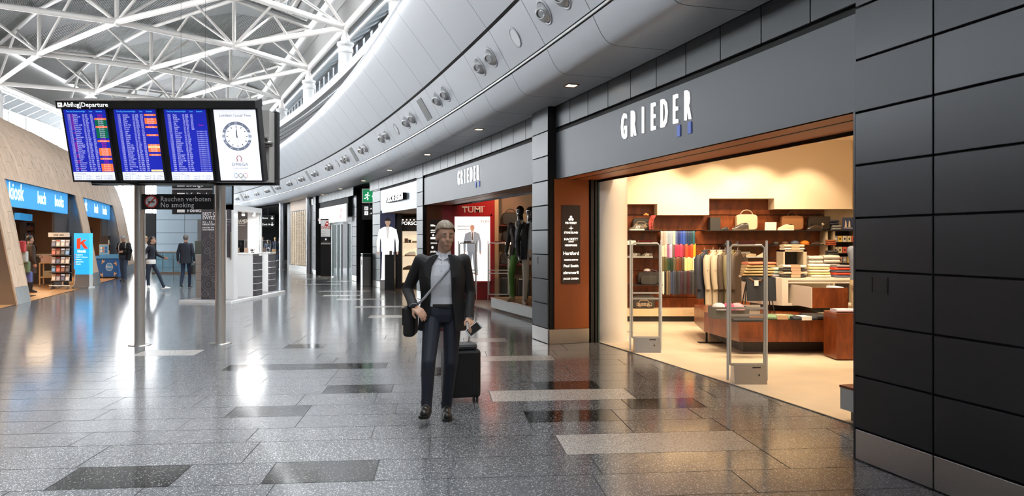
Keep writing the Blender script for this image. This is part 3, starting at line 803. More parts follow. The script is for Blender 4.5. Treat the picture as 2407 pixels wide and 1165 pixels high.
# ================================================================ WIDE MENSWEAR SHOP (room)
sh1 = struct('wall_shop_back'); YB = 14.75; YF = 14.4
M_SFLOOR = mat('cream_shop_floor', (.78, .66, .5), .32, noise=(3, .06, (1, 1, 1)))
pl = [FP(S1-.6, -.7), FP(S1+1.5, -.7), FP(S1+3, -.7), FP(P2a, -.7), Vector((1.75, YB+.1, 0)), Vector((8.2, YB+.1, 0)), Vector((8.2, 3.9, 0))]
struct('floor_shop', B().use(M_SFLOOR).slab([(p.x, p.y) for p in pl], -.003, .006).obj('floor_shop'))
eb = B().use(mat('threshold_metal', (.2, .2, .18), .4, .8)); k = 8
for q in range(k):
    a = S1-.1+(P2a-S1+.1)*q/k; c = S1-.1+(P2a-S1+.1)*(q+1)/k
    eb.hexa([FP(a, -.69, 0), FP(a, -.705, 0), FP(c, -.705, 0), FP(c, -.69, 0), FP(a, -.69, .008), FP(a, -.705, .008), FP(c, -.705, .008), FP(c, -.69, .008)])
eb.obj('threshold', wall_r)
SC_ = struct('ceiling_shop', B().use(mat('shop_ceiling', (.85, .74, .6), .7)).slab([(p.x, p.y) for p in pl], 3.46, 3.5).obj('ceiling_shop'))
def wx(px, Y): return (px-CX)/F_PX*Y
grooves = [hz(y, YB) for y in (757, 727)]
# veneered back wall: boards between dark grooves
zrow = [hz(y, YB) for y in (726, 698, 667, 636, 605, 574.5, 541.5, 505, 466)]
xl, xr = wx(1440, YB), wx(1938, YB)
boxo('backing', sh1, M_GAP, xl, xr, YB+.02, YB+.05, 0, 3.4)
for i in range(len(zrow)-1):
    for j, (a, c) in enumerate([(1440, 1556), (1556, 1700), (1700, 1820), (1820, 1938)]):
        boxo('veneer_panel', sh1, M_BURL, wx(a, YB)+.001, wx(c, YB)-.001, YB, YB+.02, zrow[i]+.007, zrow[i+1]-.007)
boxo('wall_right_part', sh1, mat('beige_board', (.55, .45, .32), .6), xr, 8.2, YB, YB+.05, 0, 3.45)
# cream bulkhead with stepped underside
for a, c, y in ((1440, 1545, 479), (1545, 1667, 505), (1667, 1820, 466), (1820, 2003, 491)):
    boxo('bulkhead_panel', sh1, M_CREAM, wx(a, YF), wx(c, YF), YF, YB+.02, hz(y, YF), 3.47)
boxo('bulkhead_panel', sh1, M_CREAM, wx(2003, YF), 8.2, YF+.2, YB+.02, hz(491, YF), 3.47)
boxo('plinth', sh1, mat('plinth_beige', (.66, .48, .3), .5), wx(1440, YF), wx(1680, YF), YF, YB, .11, hz(726, YF))
boxo('kick', sh1, M_BLACK, wx(1440, YF), wx(1680, YF), YF+.06, YB, .006, .11)
ws = struct('wall_shop_left', boxo('wall_shop_left', None, M_CREAM, 1.25, 1.3, 11.75, YB, 0, 3.46))
struct('wall_shop_right', boxo('wall_shop_right', None, M_CREAM, 8.2, 8.25, 3.9, YB, 0, 3.46))
struct('wall_shop_front', boxo('wall_shop_front', None, M_CREAM, 3.6, 8.2, 3.9, 3.95, 0, 3.46))
t = thing('shop_column', 'thick round cream column just inside the wide menswear shop', 'column', T(1.51, 11.72, 0))
B().use(mat('column_cream', (.82, .76, .68), .5)).lathe([(.272, .006), (.272, 3.46)], seg=40).obj('shaft', t)
B().use(MATS['column_cream']).lathe([(.278, .006), (.276, .03)], seg=40).obj('skirt', t)
# ceiling spots (lamps) of the shop
def lamp(kind, loc, energy, col, size=.3, rot=None, sizey=None, spot=None, blend=.6):
    l = bpy.data.lights.new('lamp_light', kind); l.energy = energy; l.color = col
    if kind == 'AREA':
        l.size = size
        if sizey: l.shape = 'RECTANGLE'; l.size_y = sizey
    else: l.shadow_soft_size = size
    if kind == 'SPOT': l.spot_size = spot; l.spot_blend = blend
    o = bpy.data.objects.new('lamp_light', l); COL.objects.link(o); o.location = loc
    if rot: o.rotation_euler = rot
    return o
WARM = (1, .78, .52)
def spotfix(x, y, z, label, target, energy, ang=1.2, group='ceiling spotlights of the menswear shop', col=WARM):
    t = thing('ceiling_spotlight', label, 'spotlight', T(x, y, z), group)
    d = (Vector(target)-Vector((x, y, z))).normalized(); R = d.to_track_quat('-Z', 'Y').to_matrix().to_4x4()
    B().use(M_WHITE).lathe([(.06, -.02), (.06, 0)], seg=14).obj('mount', t)
    b = B().use(M_WHITE); b.M = Matrix.Translation((0, 0, -.09)) @ R; b.lathe([(.05, -.07), (.052, -.06), (.052, .06), (.02, .08)], seg=14); b.obj('housing', t)
    b = B().use(mat('spot_lamp', (1, .85, .65), .5, emit=15)); b.M = Matrix.Translation((0, 0, -.09)) @ R; b.lathe([(.04, -.072), (.0401, -.0715)], seg=12); b.obj('lamp', t)
    l = lamp('SPOT', Vector((x, y, z-.09))+d*.09, energy, col, .05, None, spot=ang); l.rotation_euler = d.to_track_quat('-Z', 'Y').to_euler(); l.name = 'lamp_beam'
    l.parent = t; l.matrix_parent_inverse = t.matrix_world.inverted()
for i, (x, y, tx, ty, tz, e) in enumerate([(2.9, 13.6, 2.75, 14.4, 2.1, 70), (3.9, 13.55, 3.85, 14.4, 2.0, 70), (4.6, 13.5, 4.6, 14.4, 1.9, 70), (5.5, 13.5, 5.6, 14.5, 1.5, 90),
        (3.3, 12.9, 3.3, 14.4, 1.0, 170), (4.4, 12.7, 4.6, 14.5, 1.2, 170), (2.6, 12.6, 2.6, 14.4, .9, 150), (3.3, 9.7, 3.4, 11.2, .5, 200), (4.3, 9.6, 4.4, 11.2, .6, 220), (2.4, 9.3, 2.0, 10.6, 0, 150),
        (3.4, 7.6, 3.2, 8.2, 0, 150), (4.0, 11.2, 3.6, 12.9, .9, 170), (5.6, 11.0, 5.3, 11.8, .9, 160), (1.95, 10.9, 1.6, 11.6, 1.2, 60)]):
    spotfix(x, y, 3.46, 'white ceiling spotlight inside the wide menswear shop', (tx, ty, tz), e*1.0, 1.5)
lamp('AREA', (4.0, 9.3, 3.44), 130, (1, .8, .56), 3.5, (0, 0, 0), 4.5)

# ---- fittings of the menswear shop
def shelf(x0, x1, z, y0=YF, y1=YB, label='', g='dark metal shelves on the burl wall'):
    return tag(boxo('wall_shelf', None, M_BLACK, x0, x1, y0, y1, z-.012, z), label, 'shelf', g)
ZT_ = {'top': hz(541, 14.5), 'cap': hz(575, 14.5), 'shoe': hz(605, 14.5), 'low': hz(640, 14.5)}
shelf(wx(1470, 14.5), wx(1555, 14.5), ZT_['top'], label='dark shelf carrying the printed bag and scarf beside the column')
shelf(wx(1655, 14.5), wx(1990, 14.5), ZT_['top'], label='long dark shelf carrying leather bags and brogues')
shelf(wx(1695, 14.5), wx(1960, 14.5), ZT_['cap'], label='long dark shelf carrying caps and black shoes')
shelf(wx(1470, 14.5), wx(1556, 14.5), ZT_['shoe'], label='dark shelf carrying two striped sneakers behind the anti theft gate')
shelf(wx(1690, 14.5), wx(1830, 14.5), ZT_['shoe'], label='dark shelf carrying brown and cream lace up shoes')
shelf(wx(1730, 14.5), wx(1815, 14.5), ZT_['low'], label='dark shelf carrying one grey shoe above the folded trousers')
shelf(wx(1470, 14.5), wx(1556, 14.5), hz(668, 14.5), label='dark shelf carrying the black holdall with a cap')
shelf(wx(1470, 14.5), wx(1556, 14.5), hz(575, 14.5), label='dark shelf carrying the white sneaker half hidden by the column')

def shoe(x, y, z, ln, upper, sole, label, heading=0, high=0.0, stripe=None, group=None):
    """shoe pointing along local -x"""
    t = thing('shoe', label, 'shoe', T(x, y, z, heading) @ Matrix.Diagonal((ln/.28, ln/.28, ln/.28, 1)), group)
    w = .05
    prof = [(-.14, .02), (-.125, .036), (-.08, .042), (-.02, .036), (.05, .033), (.1, .036), (.13, .03), (.14, .015)]
    sp = [(px_, -hw) for px_, hw in prof]+[(px_, hw) for px_, hw in reversed(prof)]
    B().use(sole).slab(sp, 0, .022).obj('sole', t)
    b = B().use(upper); secs = [(-.138, .012, .03), (-.12, .034, .05), (-.08, .041, .066), (-.035, .037, .088), (.01, .033, .105+high*.5), (.06, .032, .1+high), (.11, .034, .1+high), (.135, .022, .085+high)]
    n = 10; vs_ = []
    for (cx_, hw, top) in secs:
        for k in range(n):
            a = math.pi*k/(n-1); vs_.append((cx_, -hw*math.cos(a), .02+(top-.02)*(math.sin(a)**.7)))
    fs_ = [(i*n+k, i*n+k+1, (i+1)*n+k+1, (i+1)*n+k) for i in range(len(secs)-1) for k in range(n-1)]
    fs_ += [tuple(range(n)), tuple(range((len(secs)-1)*n+n-1, (len(secs)-1)*n-1, -1))]
    b.add(vs_, fs_, True); b.obj('upper', t)
    b = B().use(M_BLACK); b.lathe([(.027, .1+high), (.022, .104+high)], (.085, 0, 0), 10, 1.5, 1); b.obj('opening', t)
    if stripe:
        b = B().use(stripe)
        for k in range(3):
            for s in (-1, 1): b.add([(-.03+k*.028, s*.0385, .03), (-.018+k*.028, s*.0385, .03), (.008+k*.028, s*.027, .088), (-.004+k*.028, s*.027, .088)], [(0, 1, 2, 3)])
        b.obj('stripe', t)
    b = B().use(sole)
    for k in range(4): b.box(-.05+k*.018, -.046+k*.018, -.016, .016, .074+k*.009, .09+k*.006)
    b.obj('laces', t); return t
Wh = sw((.75, .74, .7)); Bk = sw((.015, .014, .014), .4); Br = sw((.16, .065, .025), .45); Cr = sw((.72, .6, .4)); Gy = sw((.2, .18, .16)); Na = sw((.02, .03, .06))
SY = 14.55
shoe(wx(1495, SY), 14.46, ZT_['top'], .29, sw((.12, .1, .08)), Wh, 'dark striped sneaker with white sole in front of the printed bag', 0, 0, Wh)
shoe(wx(1490, SY), SY, ZT_['shoe'], .26, sw((.1, .085, .06)), Wh, 'olive striped sneaker partly behind the gate post', 0, 0, Wh)
shoe(wx(1519, SY), SY, ZT_['shoe'], .25, sw((.12, .1, .07)), Wh, 'olive sneaker with white stripes next to the gate post', 0, 0, Wh)
shoe(wx(1480, SY), SY, hz(575, SY), .25, Wh, Wh, 'white sneaker peeking out behind the cream column', 0)
shoe(wx(1702, SY), SY, ZT_['top'], .17, Bk, Bk, 'small black shoe beside the dark upright box', 0)
shoe(wx(1737, SY), 14.46, ZT_['top'], .32, sw((.06, .05, .045), .2), M_CHROME, 'shiny black and silver pointed shoe in front of the cream bag', 0, .02)
shoe(wx(1843, SY), 14.46, ZT_['top'], .31, Cr, Wh, 'cream brogue shoe in front of the tan tote bag', 0)
shoe(wx(1910, SY), 14.46, ZT_['top'], .3, sw((.04, .025, .018), .3), Bk, 'dark brown dress shoe in front of the black briefcase', 0)
for px_, l_ in ((1711, 'black suede shoe first on the cap shelf'), (1736, 'black loafer beside the suede shoe on the cap shelf'), (1760, 'black shoe with silver studs on the cap shelf')):
    shoe(wx(px_, SY), SY, ZT_['cap'], .19, Bk, Bk, l_, .5)
shoe(wx(1917, SY), SY, ZT_['cap'], .18, sw((.09, .05, .03)), Bk, 'black and tan shoe beside the beige shoe on the cap shelf', 0)
shoe(wx(1936, SY), SY, ZT_['cap'], .15, sw((.3, .2, .11)), Bk, 'beige shoe beside the stack of red sweaters', 0)
shoe(wx(1742, SY), SY, ZT_['shoe'], .2, Br, Wh, 'brown lace up shoe with white sole', 0)
shoe(wx(1764, SY), SY, ZT_['shoe'], .22, sw((.55, .4, .24)), Wh, 'sand coloured lace up shoe beside the brown one', 0)
shoe(wx(1791, SY), SY, ZT_['shoe'], .22, sw((.7, .6, .44)), Wh, 'cream high top shoe at the end of the shoe row', 0, .05)
shoe(wx(1712, SY), SY, ZT_['shoe'], .18, sw((.7, .65, .55)), Wh, 'pale shoe half hidden behind the hanging brown coat', 0)
shoe(wx(1761, SY), SY, ZT_['low'], .24, sw((.4, .36, .3)), Wh, 'grey beige shoe on the lowest shoe shelf', 0)
shoe(wx(1741, SY), 14.62, ZT_['low'], .16, Bk, Bk, 'black shoe behind the grey shoe on the lowest shelf', 0)
tag(boxo('shoe_box', None, sw((.75, .7, .6)), wx(1740, 14.65), wx(1762, 14.65), 14.6, 14.72, ZT_['shoe'], ZT_['shoe']+.11), 'small white box standing behind the brown shoe', 'box')
def cap(px_, z, m, label, s=1.0):
    t = thing('flat_cap', label, 'cap', T(wx(px_, SY), SY, z) @ Matrix.Diagonal((s, s, s, 1)), 'flat caps on the dark shelf')
    b = B().use(m); b.lathe([(.075, 0), (.088, .018), (.085, .045), (.06, .075), (.02, .088), (.001, .09)], seg=16, sx=1.05, sy=1.2); b.obj('crown', t)
    b = B().use(m); b.slab([(.09*math.sin(a*.3-.9), -.085-.055*math.cos(a*.3-.9)) for a in range(7)]+[(.05, -.06), (-.05, -.06)], .002, .012); b.obj('peak', t)
cap(1824, ZT_['cap'], sw((.03, .018, .014)), 'black flat cap on the cap shelf', .8); cap(1845, ZT_['cap'], sw((.1, .045, .02)), 'dark brown flat cap on the cap shelf', .8)
cap(1868, ZT_['cap'], sw((.09, .11, .16)), 'slate blue flat cap on the cap shelf', .95); cap(1891, ZT_['cap'], sw((.75, .2, .01)), 'bright orange flat cap on the cap shelf', .95)
# bags
def bag(x, y, z, w, h, d, m, label, handle=None, buckle=None, cat='bag', hw=.28, hh=.09, flap=False):
    t = thing('leather_bag' if cat == 'bag' else cat, label, cat, T(x, y, z))
    b = B().use(m); n = 24; pr = []
    for k in range(n):
        a = 2*math.pi*k/n; ca, sa = math.cos(a), math.sin(a); e = .38
        pr.append((w/2*math.copysign(abs(ca)**e, ca), h/2+h/2*math.copysign(abs(sa)**e, sa)))
    vs_ = []; lay = [(-d/2, .9), (-d/2*.8, .98), (0, 1.0), (d/2*.8, .98), (d/2, .9)]
    for (yy, s) in lay: vs_ += [(px_*s, yy, h/2+(pz-h/2)*s) for px_, pz in pr]
    fs_ = [tuple(range(n))]+[tuple(range(5*n-1, 4*n-1, -1))]
    for i in range(4):
        for k in range(n): fs_.append((i*n+(k+1) % n, i*n+k, (i+1)*n+k, (i+1)*n+(k+1) % n))
    b.add(vs_, fs_, False); zmin = min(v_[2] for v_ in b.v); b.v = [(v_[0], v_[1], v_[2]-zmin) for v_ in b.v]; b.obj('body', t)
    if handle:
        arc = [(hw*w*math.cos(math.pi*k/10), -d*.15, h*.97+hh*math.sin(math.pi*k/10)) for k in range(11)]
        B().use(handle).tube(arc, .011, 8).obj('handle', t)
        for s in (-1, 1): B().use(M_CHROME).ball((s*hw*w, -d*.3, h*.94), .014, 8, 6).obj('ring', t)
    if flap: B().use(m).prism([(-w*.47, h*.99), (w*.47, h*.99), (w*.44, h*.45), (0, h*.36), (-w*.44, h*.45)], -d/2-.008, -d/2+.01).obj('flap', t)
    if buckle: B().use(M_CHROME).ball((.06, -d/2-.008, h*.42), (.035, .012, .035), 10, 6).obj('clasp', t)
    return t
bag(wx(1756, SY), 14.6, ZT_['top'], .41, .31, .14, sw((.66, .52, .35), .45), 'cream leather briefcase bag with rounded handles on the top shelf', sw((.4, .3, .2), .4))
bag(wx(1863, SY), 14.6, ZT_['top'], .43, .285, .14, sw((.28, .12, .045), .45), 'tan brown leather tote bag with two handles on the top shelf', sw((.2, .08, .03), .4), hw=.2, hh=.085)
bag(wx(1926, SY), 14.6, ZT_['top'], .43, .27, .13, sw((.025, .018, .014), .4), 'black leather briefcase with round clasp on the top shelf', sw((.02, .015, .012), .4), True, flap=True, hw=.22, hh=.06)
bag(wx(1525, SY), 14.6, hz(667, SY), .42, .23, .16, sw((.035, .03, .027), .6), 'large black holdall with a cap lying on it behind the gate')
bag(wx(1523, SY), 14.48, hz(668, SY), .31, .17, .08, sw((.04, .036, .033), .5), 'smaller black wash bag in front of the holdall')
def carprint(t, y, z, s):
    b = B().use(sw((.6, .42, .25)))
    o_ = [(-.15, .03), (-.15, .08), (-.11, .09), (-.08, .14), (.06, .14), (.1, .09), (.15, .08), (.15, .03)]
    P_ = [(x*s, zz_*s+z) for x, zz_ in o_]
    for a, c in zip(P_, P_[1:]+P_[:1]): b.tube([(a[0], y, a[1]), (c[0], y, c[1])], .004, 5)
    for cx_ in (-.09, .09):
        ring = [(cx_*s+.028*s*math.cos(k*.6283), y, z+.03*s+.028*s*math.sin(k*.6283)) for k in range(11)]; b.tube(ring, .004, 5)
    cols_ = [(.6, .3, .1), (.7, .7, .6), (.2, .3, .4), (.5, .15, .1), (.7, .55, .3), (.3, .4, .3)]
    for k in range(12):
        b.use(sw(cols_[k % 6])).box((-.13+k*.02)*s, (-.118+k*.02)*s, y-.003, y+.001, z+.045*s, z+.078*s)
    b.obj('car_print', t)
t = bag(wx(1508, SY), 14.62, ZT_['top'], .33, .24, .14, sw((.03, .027, .025), .5), 'black messenger bag printed with a striped car on the top shelf'); carprint(t, -.072, .05, .85)
t = bag(wx(1513, SY), 14.56, hz(726, YF)+.001, .43, .26, .15, sw((.035, .03, .027), .5), 'black messenger bag printed with a striped car on the low plinth'); carprint(t, -.077, .03, .95)
B().use(sw((.03, .03, .03))).box(.2, .3, -.03, .03, .14, .19, bev=.01).obj('strap_end', t)
# scarf on the bag, cap on the holdall
t = thing('silk_scarf', 'red and violet patterned scarf hanging over the printed bag', 'scarf', T(wx(1530, SY), 14.5, ZT_['top']))
def scarf_fn(u, v): return (-.05+.09*u+.05*(1-v)-.03*math.sin(3*v), -.02-.02*math.sin(u*9), .02+.3*(1-v)+(.0 if v > .3 else -.03*(1-v)))
b = B().use(mat('scarf_print', (.35, .06, .05), .6, noise=(22, .9, (1, 1, 1)))); b.grid(scarf_fn, 8, 12); b.grid(lambda u, v: Vector(scarf_fn(u, v))+Vector((0, .006, 0)), 8, 12, flip=True); b.obj('cloth', t)
B().use(sw((.5, .2, .05))).tube([(-.06, -.02, .29), (-.11, -.02, .31), (-.15, -.02, .29)], [.02, .025, .01], 8).obj('knot', t)
t = thing('knit_cap', 'white and violet knitted cap lying on the black holdall', 'cap', T(wx(1527, SY), 14.6, hz(667, SY)+.225))
B().use(sw((.6, .55, .5))).ball((-.04, 0, .03), (.07, .06, .045)).obj('crown', t); B().use(sw((.1, .05, .1))).lathe([(.06, .0), (.064, .012), (.06, .024)], (-.035, -.02, 0), 14).obj('band', t); B().use(sw((.08, .04, .06))).tube([(.02, 0, .05), (.1, 0, .03), (.15, 0, .01)], [.02, .018, .025], 8).obj('ear_flap', t)
tag(boxo('gift_box', None, sw((.03, .028, .025)), wx(1668, SY), wx(1692, SY), 14.5, 14.7, ZT_['top'], ZT_['top']+.25), 'upright black box with a small stud on the top shelf', 'box')
t = thing('shelf_card', 'white card standing between cream bag and brogue on the top shelf', 'card', T(wx(1809, SY), 14.5, ZT_['top']) @ Matrix.Rotation(.12, 4, 'X'))
boxo('card', t, sw((.85, .83, .78)), -.11, .11, 0, .004, 0, .155)
# ties
def tie_rack():
    t = thing('tie_rack', 'four tier wall rack carrying neckties and scarves', 'rack', T(wx(1596, 14.5), 14.62, 0))
    for z, hw in tiers: B().use(M_BLACK).tube([(-hw, 0, z), (hw, 0, z)], .012, 6).obj('rail', t)
    for s in (-.32, .32): B().use(M_BLACK).box(s-.01, s+.01, .02, .04, tiers[3][0]-.05, tiers[0][0]+.02).obj('upright', t)
tiers = [(hz(541, 14.5)-.02, .36), (hz(571, 14.5)-.02, .36), (hz(602, 14.5)-.02, .36), (hz(634, 14.5)-.02, .36)]
tie_rack()
def hexc(h): return tuple((int(h[i:i+2], 16)/255)**2.2 for i in (0, 2, 4))
TIES = [('top', 1555, 1636, 0, .255, 0, [('pearl grey', 'b7a9a2'), ('stone grey', 'a89c96'), ('silver grey', 'b4b4b8'), ('ice blue', '8ea0b4'), ('dove blue', '98a6ba'), ('ivory', 'd8cfb4'), ('steel blue', '4d5f92'), ('navy', '1c2c6a'), ('royal blue', '2342a0'), ('bright blue', '2c4fa8'), ('ink blue', '243a66'), ('dotted navy', '1a3050'), ('petrol', '14384a'), ('dark teal', '1e5460')]),
        ('second', 1557, 1638, 1, .25, 0, [('cream', 'ead9b4'), ('blush', 'd9b8a8'), ('mauve', '8a5a80'), ('lilac', 'c8a2c8'), ('taupe', '6a5a55'), ('magenta', 'b02850'), ('crimson', 'c03050'), ('raspberry', 'b8385a'), ('wine', '8a2434'), ('copper', 'b04a2c'), ('scarlet', 'd8301a'), ('orange red', 'f04a18'), ('amber', 'f0a028')]),
        ('third', 1558, 1638, 2, .26, 0, [('moss green', '5a5030'), ('olive', '484a28'), ('bottle green', '1e3a2a'), ('dark green', '1a3022'), ('khaki', '58503c'), ('chestnut', '6a3a20'), ('brown', '5a2e18'), ('mottled brown', '4a4030'), ('pale yellow', 'e8d090'), ('butter', 'e0c488'), ('straw', 'd8bc80'), ('ecru', 'e4d4b4')]),
        ('lowest', 1559, 1639, 3, .44, 1, [('white', 'e0dcd4'), ('black', '14120f'), ('bronze', '7a6850'), ('grey brown', '5a5048'), ('slate', '3a4560'), ('blue grey', '34405a'), ('charcoal', '34363e'), ('speckled black', '26262c'), ('graphite', '3a3a42'), ('dotted plum', '3e2c3c'), ('aubergine', '38242e'), ('dark grey', '3a3c40'), ('burgundy', '3c2028'), ('maroon', '46242e'), ('anthracite', '303238'), ('lead grey', '404248'), ('iron grey', '2a2c30')])]
for tier, x0, x1, ti, ln, tip, cols in TIES:
    z = tiers[ti][0]; n = len(cols); X0, X1 = wx(x0, 14.5), wx(x1, 14.5); w = (X1-X0)/n
    for i, (cn, hx) in enumerate(cols):
        x = X0+w*(i+.5); hw = w*.5*(1.08 if not tip else 1.0); rr = random.Random(i*7+ti)
        b = B().use(mat('silk_'+hx, hexc(hx), .5, noise=(60, .12, (1, 1, .4)))); l_ = ln*(.95+.1*rr.random()); dy = (i % 2)*.008
        pts_ = [(.03, -.06), (.012, 0.0), (-.005, .013), (-.022, .006), (-.03, -.03), (-.032, -l_*.5), (-.03, -l_)]
        vs_ = []
        for k, (yy, zz_) in enumerate(pts_):
            ww = hw*(.62+.38*min(1, k/4)) if tip else hw*(.95+.05*math.sin(k+i))
            vs_ += [(-ww, yy-dy, zz_), (0, yy-dy-.007, zz_), (ww, yy-dy, zz_)]
        fs_ = [(3*k+a, 3*k+a+1, 3*k+4+a, 3*k+3+a) for k in range(len(pts_)-1) for a in (0, 1)]
        if tip: vs_ += [(0, -.03-dy-.004, -l_-.035)]; m_ = len(vs_); q = 3*(len(pts_)-1); fs_ += [(q, q+1, m_-1), (q+1, q+2, m_-1)]
        b.add(vs_, fs_, True)
        o = b.obj('necktie', None, M=T(x, 14.62, z))
        tag(o, '%s necktie hanging in the %s tier of the tie rack' % (cn, tier), 'necktie', 'neckties on the tie rack')

# garments on a rail
def rail_rack():
    t = thing('garment_rail', 'black garment rail holding the hanging jackets', 'rail', T(wx(1690, 13.7), 13.7, .006))
    z = hz(588, 13.7); a, c = wx(1656, 13.7)-wx(1690, 13.7), wx(1728, 13.7)-wx(1690, 13.7)
    B().use(M_BLACK).tube([(a, 0, 0), (a, 0, z-.02), (a+.02, 0, z), (c-.02, 0, z), (c, 0, z-.02), (c, 0, 0)], .012, 8).obj('frame', t)
    for x in (a, c): boxo('foot', t, M_BLACK, x-.02, x+.02, -.2, .2, 0, .012)
rail_rack()
def jacket(px_, hem_py, m, label, yaw=1.25, patch=False, ln=None, wide=.22, y=13.66, top_py=592):
    z0 = hz(top_py, y); zh = hz(hem_py, y)
    t = thing('jacket', label, 'jacket', T(wx(px_, y), y, z0, yaw), 'jackets on the garment rail')
    L = z0-zh; b = B().use(m); n = 18
    rings_ = [(0.0, .06, .05), (-.03, .085, .06), (-.07, .16, .05), (-.12, .2, .05), (-.3, .2, .052), (-.55*L/.9, wide, .055), (-.75*L/.9, wide*1.02, .056), (-L, wide*1.05, .058)]
    vs_ = []
    for j, (zz_, rx, ry) in enumerate(rings_):
        for k in range(n):
            a = 2*math.pi*k/n; wob = 1+.05*math.sin(5*a+j*1.3); vs_.append((rx*math.cos(a)*wob, ry*math.sin(a)*wob, zz_))
    b.add(vs_, [(j*n+(k+1) % n, j*n+k, (j+1)*n+k, (j+1)*n+(k+1) % n) for j in range(len(rings_)-1) for k in range(n)], True)
    b.add(vs_[-n:], [tuple(range(n))], False); b.obj('body', t)
    for s in (-1, 1):
        B().use(m).tube([(s*.17, 0, -.075), (s*.215, -.01, -.14), (s*.235, -.02, -.35), (s*.235, -.035, -.55), (s*.225, -.05, -.66)], [.055, .066, .06, .052, .046], 10).obj('sleeve', t)
        if patch:
            bb_ = B().use(Bk); bb_.M = T(s*.268, -.03, -.33) @ Matrix.Rotation(math.pi/2, 4, 'Y'); bb_.lathe([(.04, 0), (.041, .006)], seg=16); bb_.use(Wh).lathe([(.024, .006), (.0241, .008)], seg=12); bb_.obj('sleeve_patch', t)
    B().use(m).lathe([(.055, -.02), (.065, .03), (.058, .035)], seg=14, sy=.8).obj('collar', t)
    B().use(M_CHROME).tube([(0, 0, .03), (0, 0, .06), (.015, 0, .075), (0, 0, .09)], .004, 6).obj('hanger_hook', t)
    B().use(sw((.3, .18, .08))).tube([(-.16, 0, -.055), (0, 0, .03), (.16, 0, -.055)], .008, 6).obj('hanger', t)
jacket(1656, 700, sw((.025, .03, .05)), 'dark navy patterned coat at the end of the rail beside the ties', .7)
jacket(1676, 727, sw((.5, .43, .33)), 'beige field jacket with round sleeve patch nearest the ties', .72, True)
jacket(1692, 724, sw((.47, .4, .3)), 'second beige field jacket with round sleeve patch', .76, True)
jacket(1704, 712, sw((.07, .05, .035)), 'dark brown jacket with small patch in the middle of the rail', .8, True)
jacket(1719, 712, sw((.16, .14, .075)), 'olive green jacket with orange lining on the rail', .75)
jacket(1734, 708, sw((.055, .035, .025)), 'long dark brown coat last on the rail', .78)

# low burl table and white cabinet island
def poly_table(pts_, z0, z1, mtop, label, name, kick=None):
    t = thing(name, label, 'display table', None)
    B().use(mtop).slab(pts_, z0, z1).obj('body', t)
    if kick:
        B().use(M_BROWN).slab(kick, .006, z0).obj('kick', t)
    return t
TY = F_PX*(EYE-.48)/(751-HZ); TX0 = wx(1737, TY); TX1 = wx(1966, TY)+.17
lt = (wx(1655, F_PX*(EYE-.48)/(732-HZ)), F_PX*(EYE-.48)/(732-HZ))
TZ0, TZ1 = hz(803, TY), .48
tb = poly_table([(TX0, TY), (TX1, TY), (TX1, TY+2.4), (lt[0]+.15, TY+2.4), lt], TZ0, TZ1, M_BURL, 'long low burl wood display table with folded jeans in the menswear shop', 'display_table',
                [(TX0+.15, TY+.3), (TX1-.2, TY+.3), (TX1-.2, TY+2.2), (lt[0]+.35, TY+2.2), (lt[0]+.3, lt[1]+.1)])
B().use(M_BLACK).box(lt[0]+.03, lt[0]+.06, lt[1]+.02, lt[1]+.05, .006, TZ0).obj('leg', tb)
boxo('foot_plate', tb, M_BLACK, lt[0]-.08, lt[0]+.3, lt[1]-.03, lt[1]+.12, .006, .014)
CY = TY+1.15; cz0, cz1 = hz(718, CY), hz(653, CY)
cab = thing('display_cabinet', 'white display cabinet with an open burl fronted drawer', 'cabinet', None)
cxl, cxr = wx(1838, CY), wx(2003, CY)+.05
M_CAB = mat('cabinet_white', (.72, .66, .57), .4)
cp = [(cxl, CY), (cxr, CY), (cxr, CY+1.0), (cxl-.35, CY+1.0), (cxl-.22, CY+.28)]
b = B().use(M_CAB); b.slab(cp, cz1-.035, cz1); b.obj('worktop', cab)
dxa, dxb = wx(1853, CY), wx(2003, CY)-.05
b = B().use(M_CAB)
b.slab([(cxl, CY), (dxa, CY), (dxa, CY+.95), (cxl-.32, CY+.95), (cxl-.22, CY+.28)], cz0, cz1-.035)
b.box(dxa, cxr, CY+.02, CY+.04, cz1-.08, cz1-.035); b.box(dxa, cxr, CY, CY+.95, cz0, cz0+.03); b.box(dxa, cxr, CY+.9, CY+.95, cz0, cz1-.035); b.obj('body', cab)
B().use(M_BLACK).slab([(cxl-.1, CY+.25), (cxr, CY+.25), (cxr, CY+.9), (cxl-.2, CY+.9)], TZ1, cz0).obj('plinth', cab)
dy = CY-.62
dr = B().use(M_BURL); dr.box(wx(1909, dy), wx(1994, dy), dy, dy+.02, cz0+.02, cz1-.11); dro = dr.obj('drawer', cab)
B().use(M_CAB).hexa([(wx(1909, dy)-.012, dy, cz0+.02), (wx(1909, dy), dy, cz0+.02), (dxa+.04, CY+.6, cz0+.02), (dxa+.02, CY+.6, cz0+.02),
                     (wx(1909, dy)-.012, dy, cz1-.1), (wx(1909, dy), dy, cz1-.1), (dxa+.04, CY+.6, cz1-.1), (dxa+.02, CY+.6, cz1-.1)]).obj('drawer_side', dro)
B().use(M_CAB).box(wx(1909, dy), wx(1994, dy), dy+.02, CY+.6, cz0+.03, cz0+.04).obj('drawer_bottom', dro)
tag(boxo('folded_shirt', None, sw((.5, .6, .7)), wx(1968, dy), wx(1990, dy), dy+.06, dy+.4, cz0+.04, cz1-.1, bev=.02), 'pale blue shirt lying in the open drawer', 'shirt')
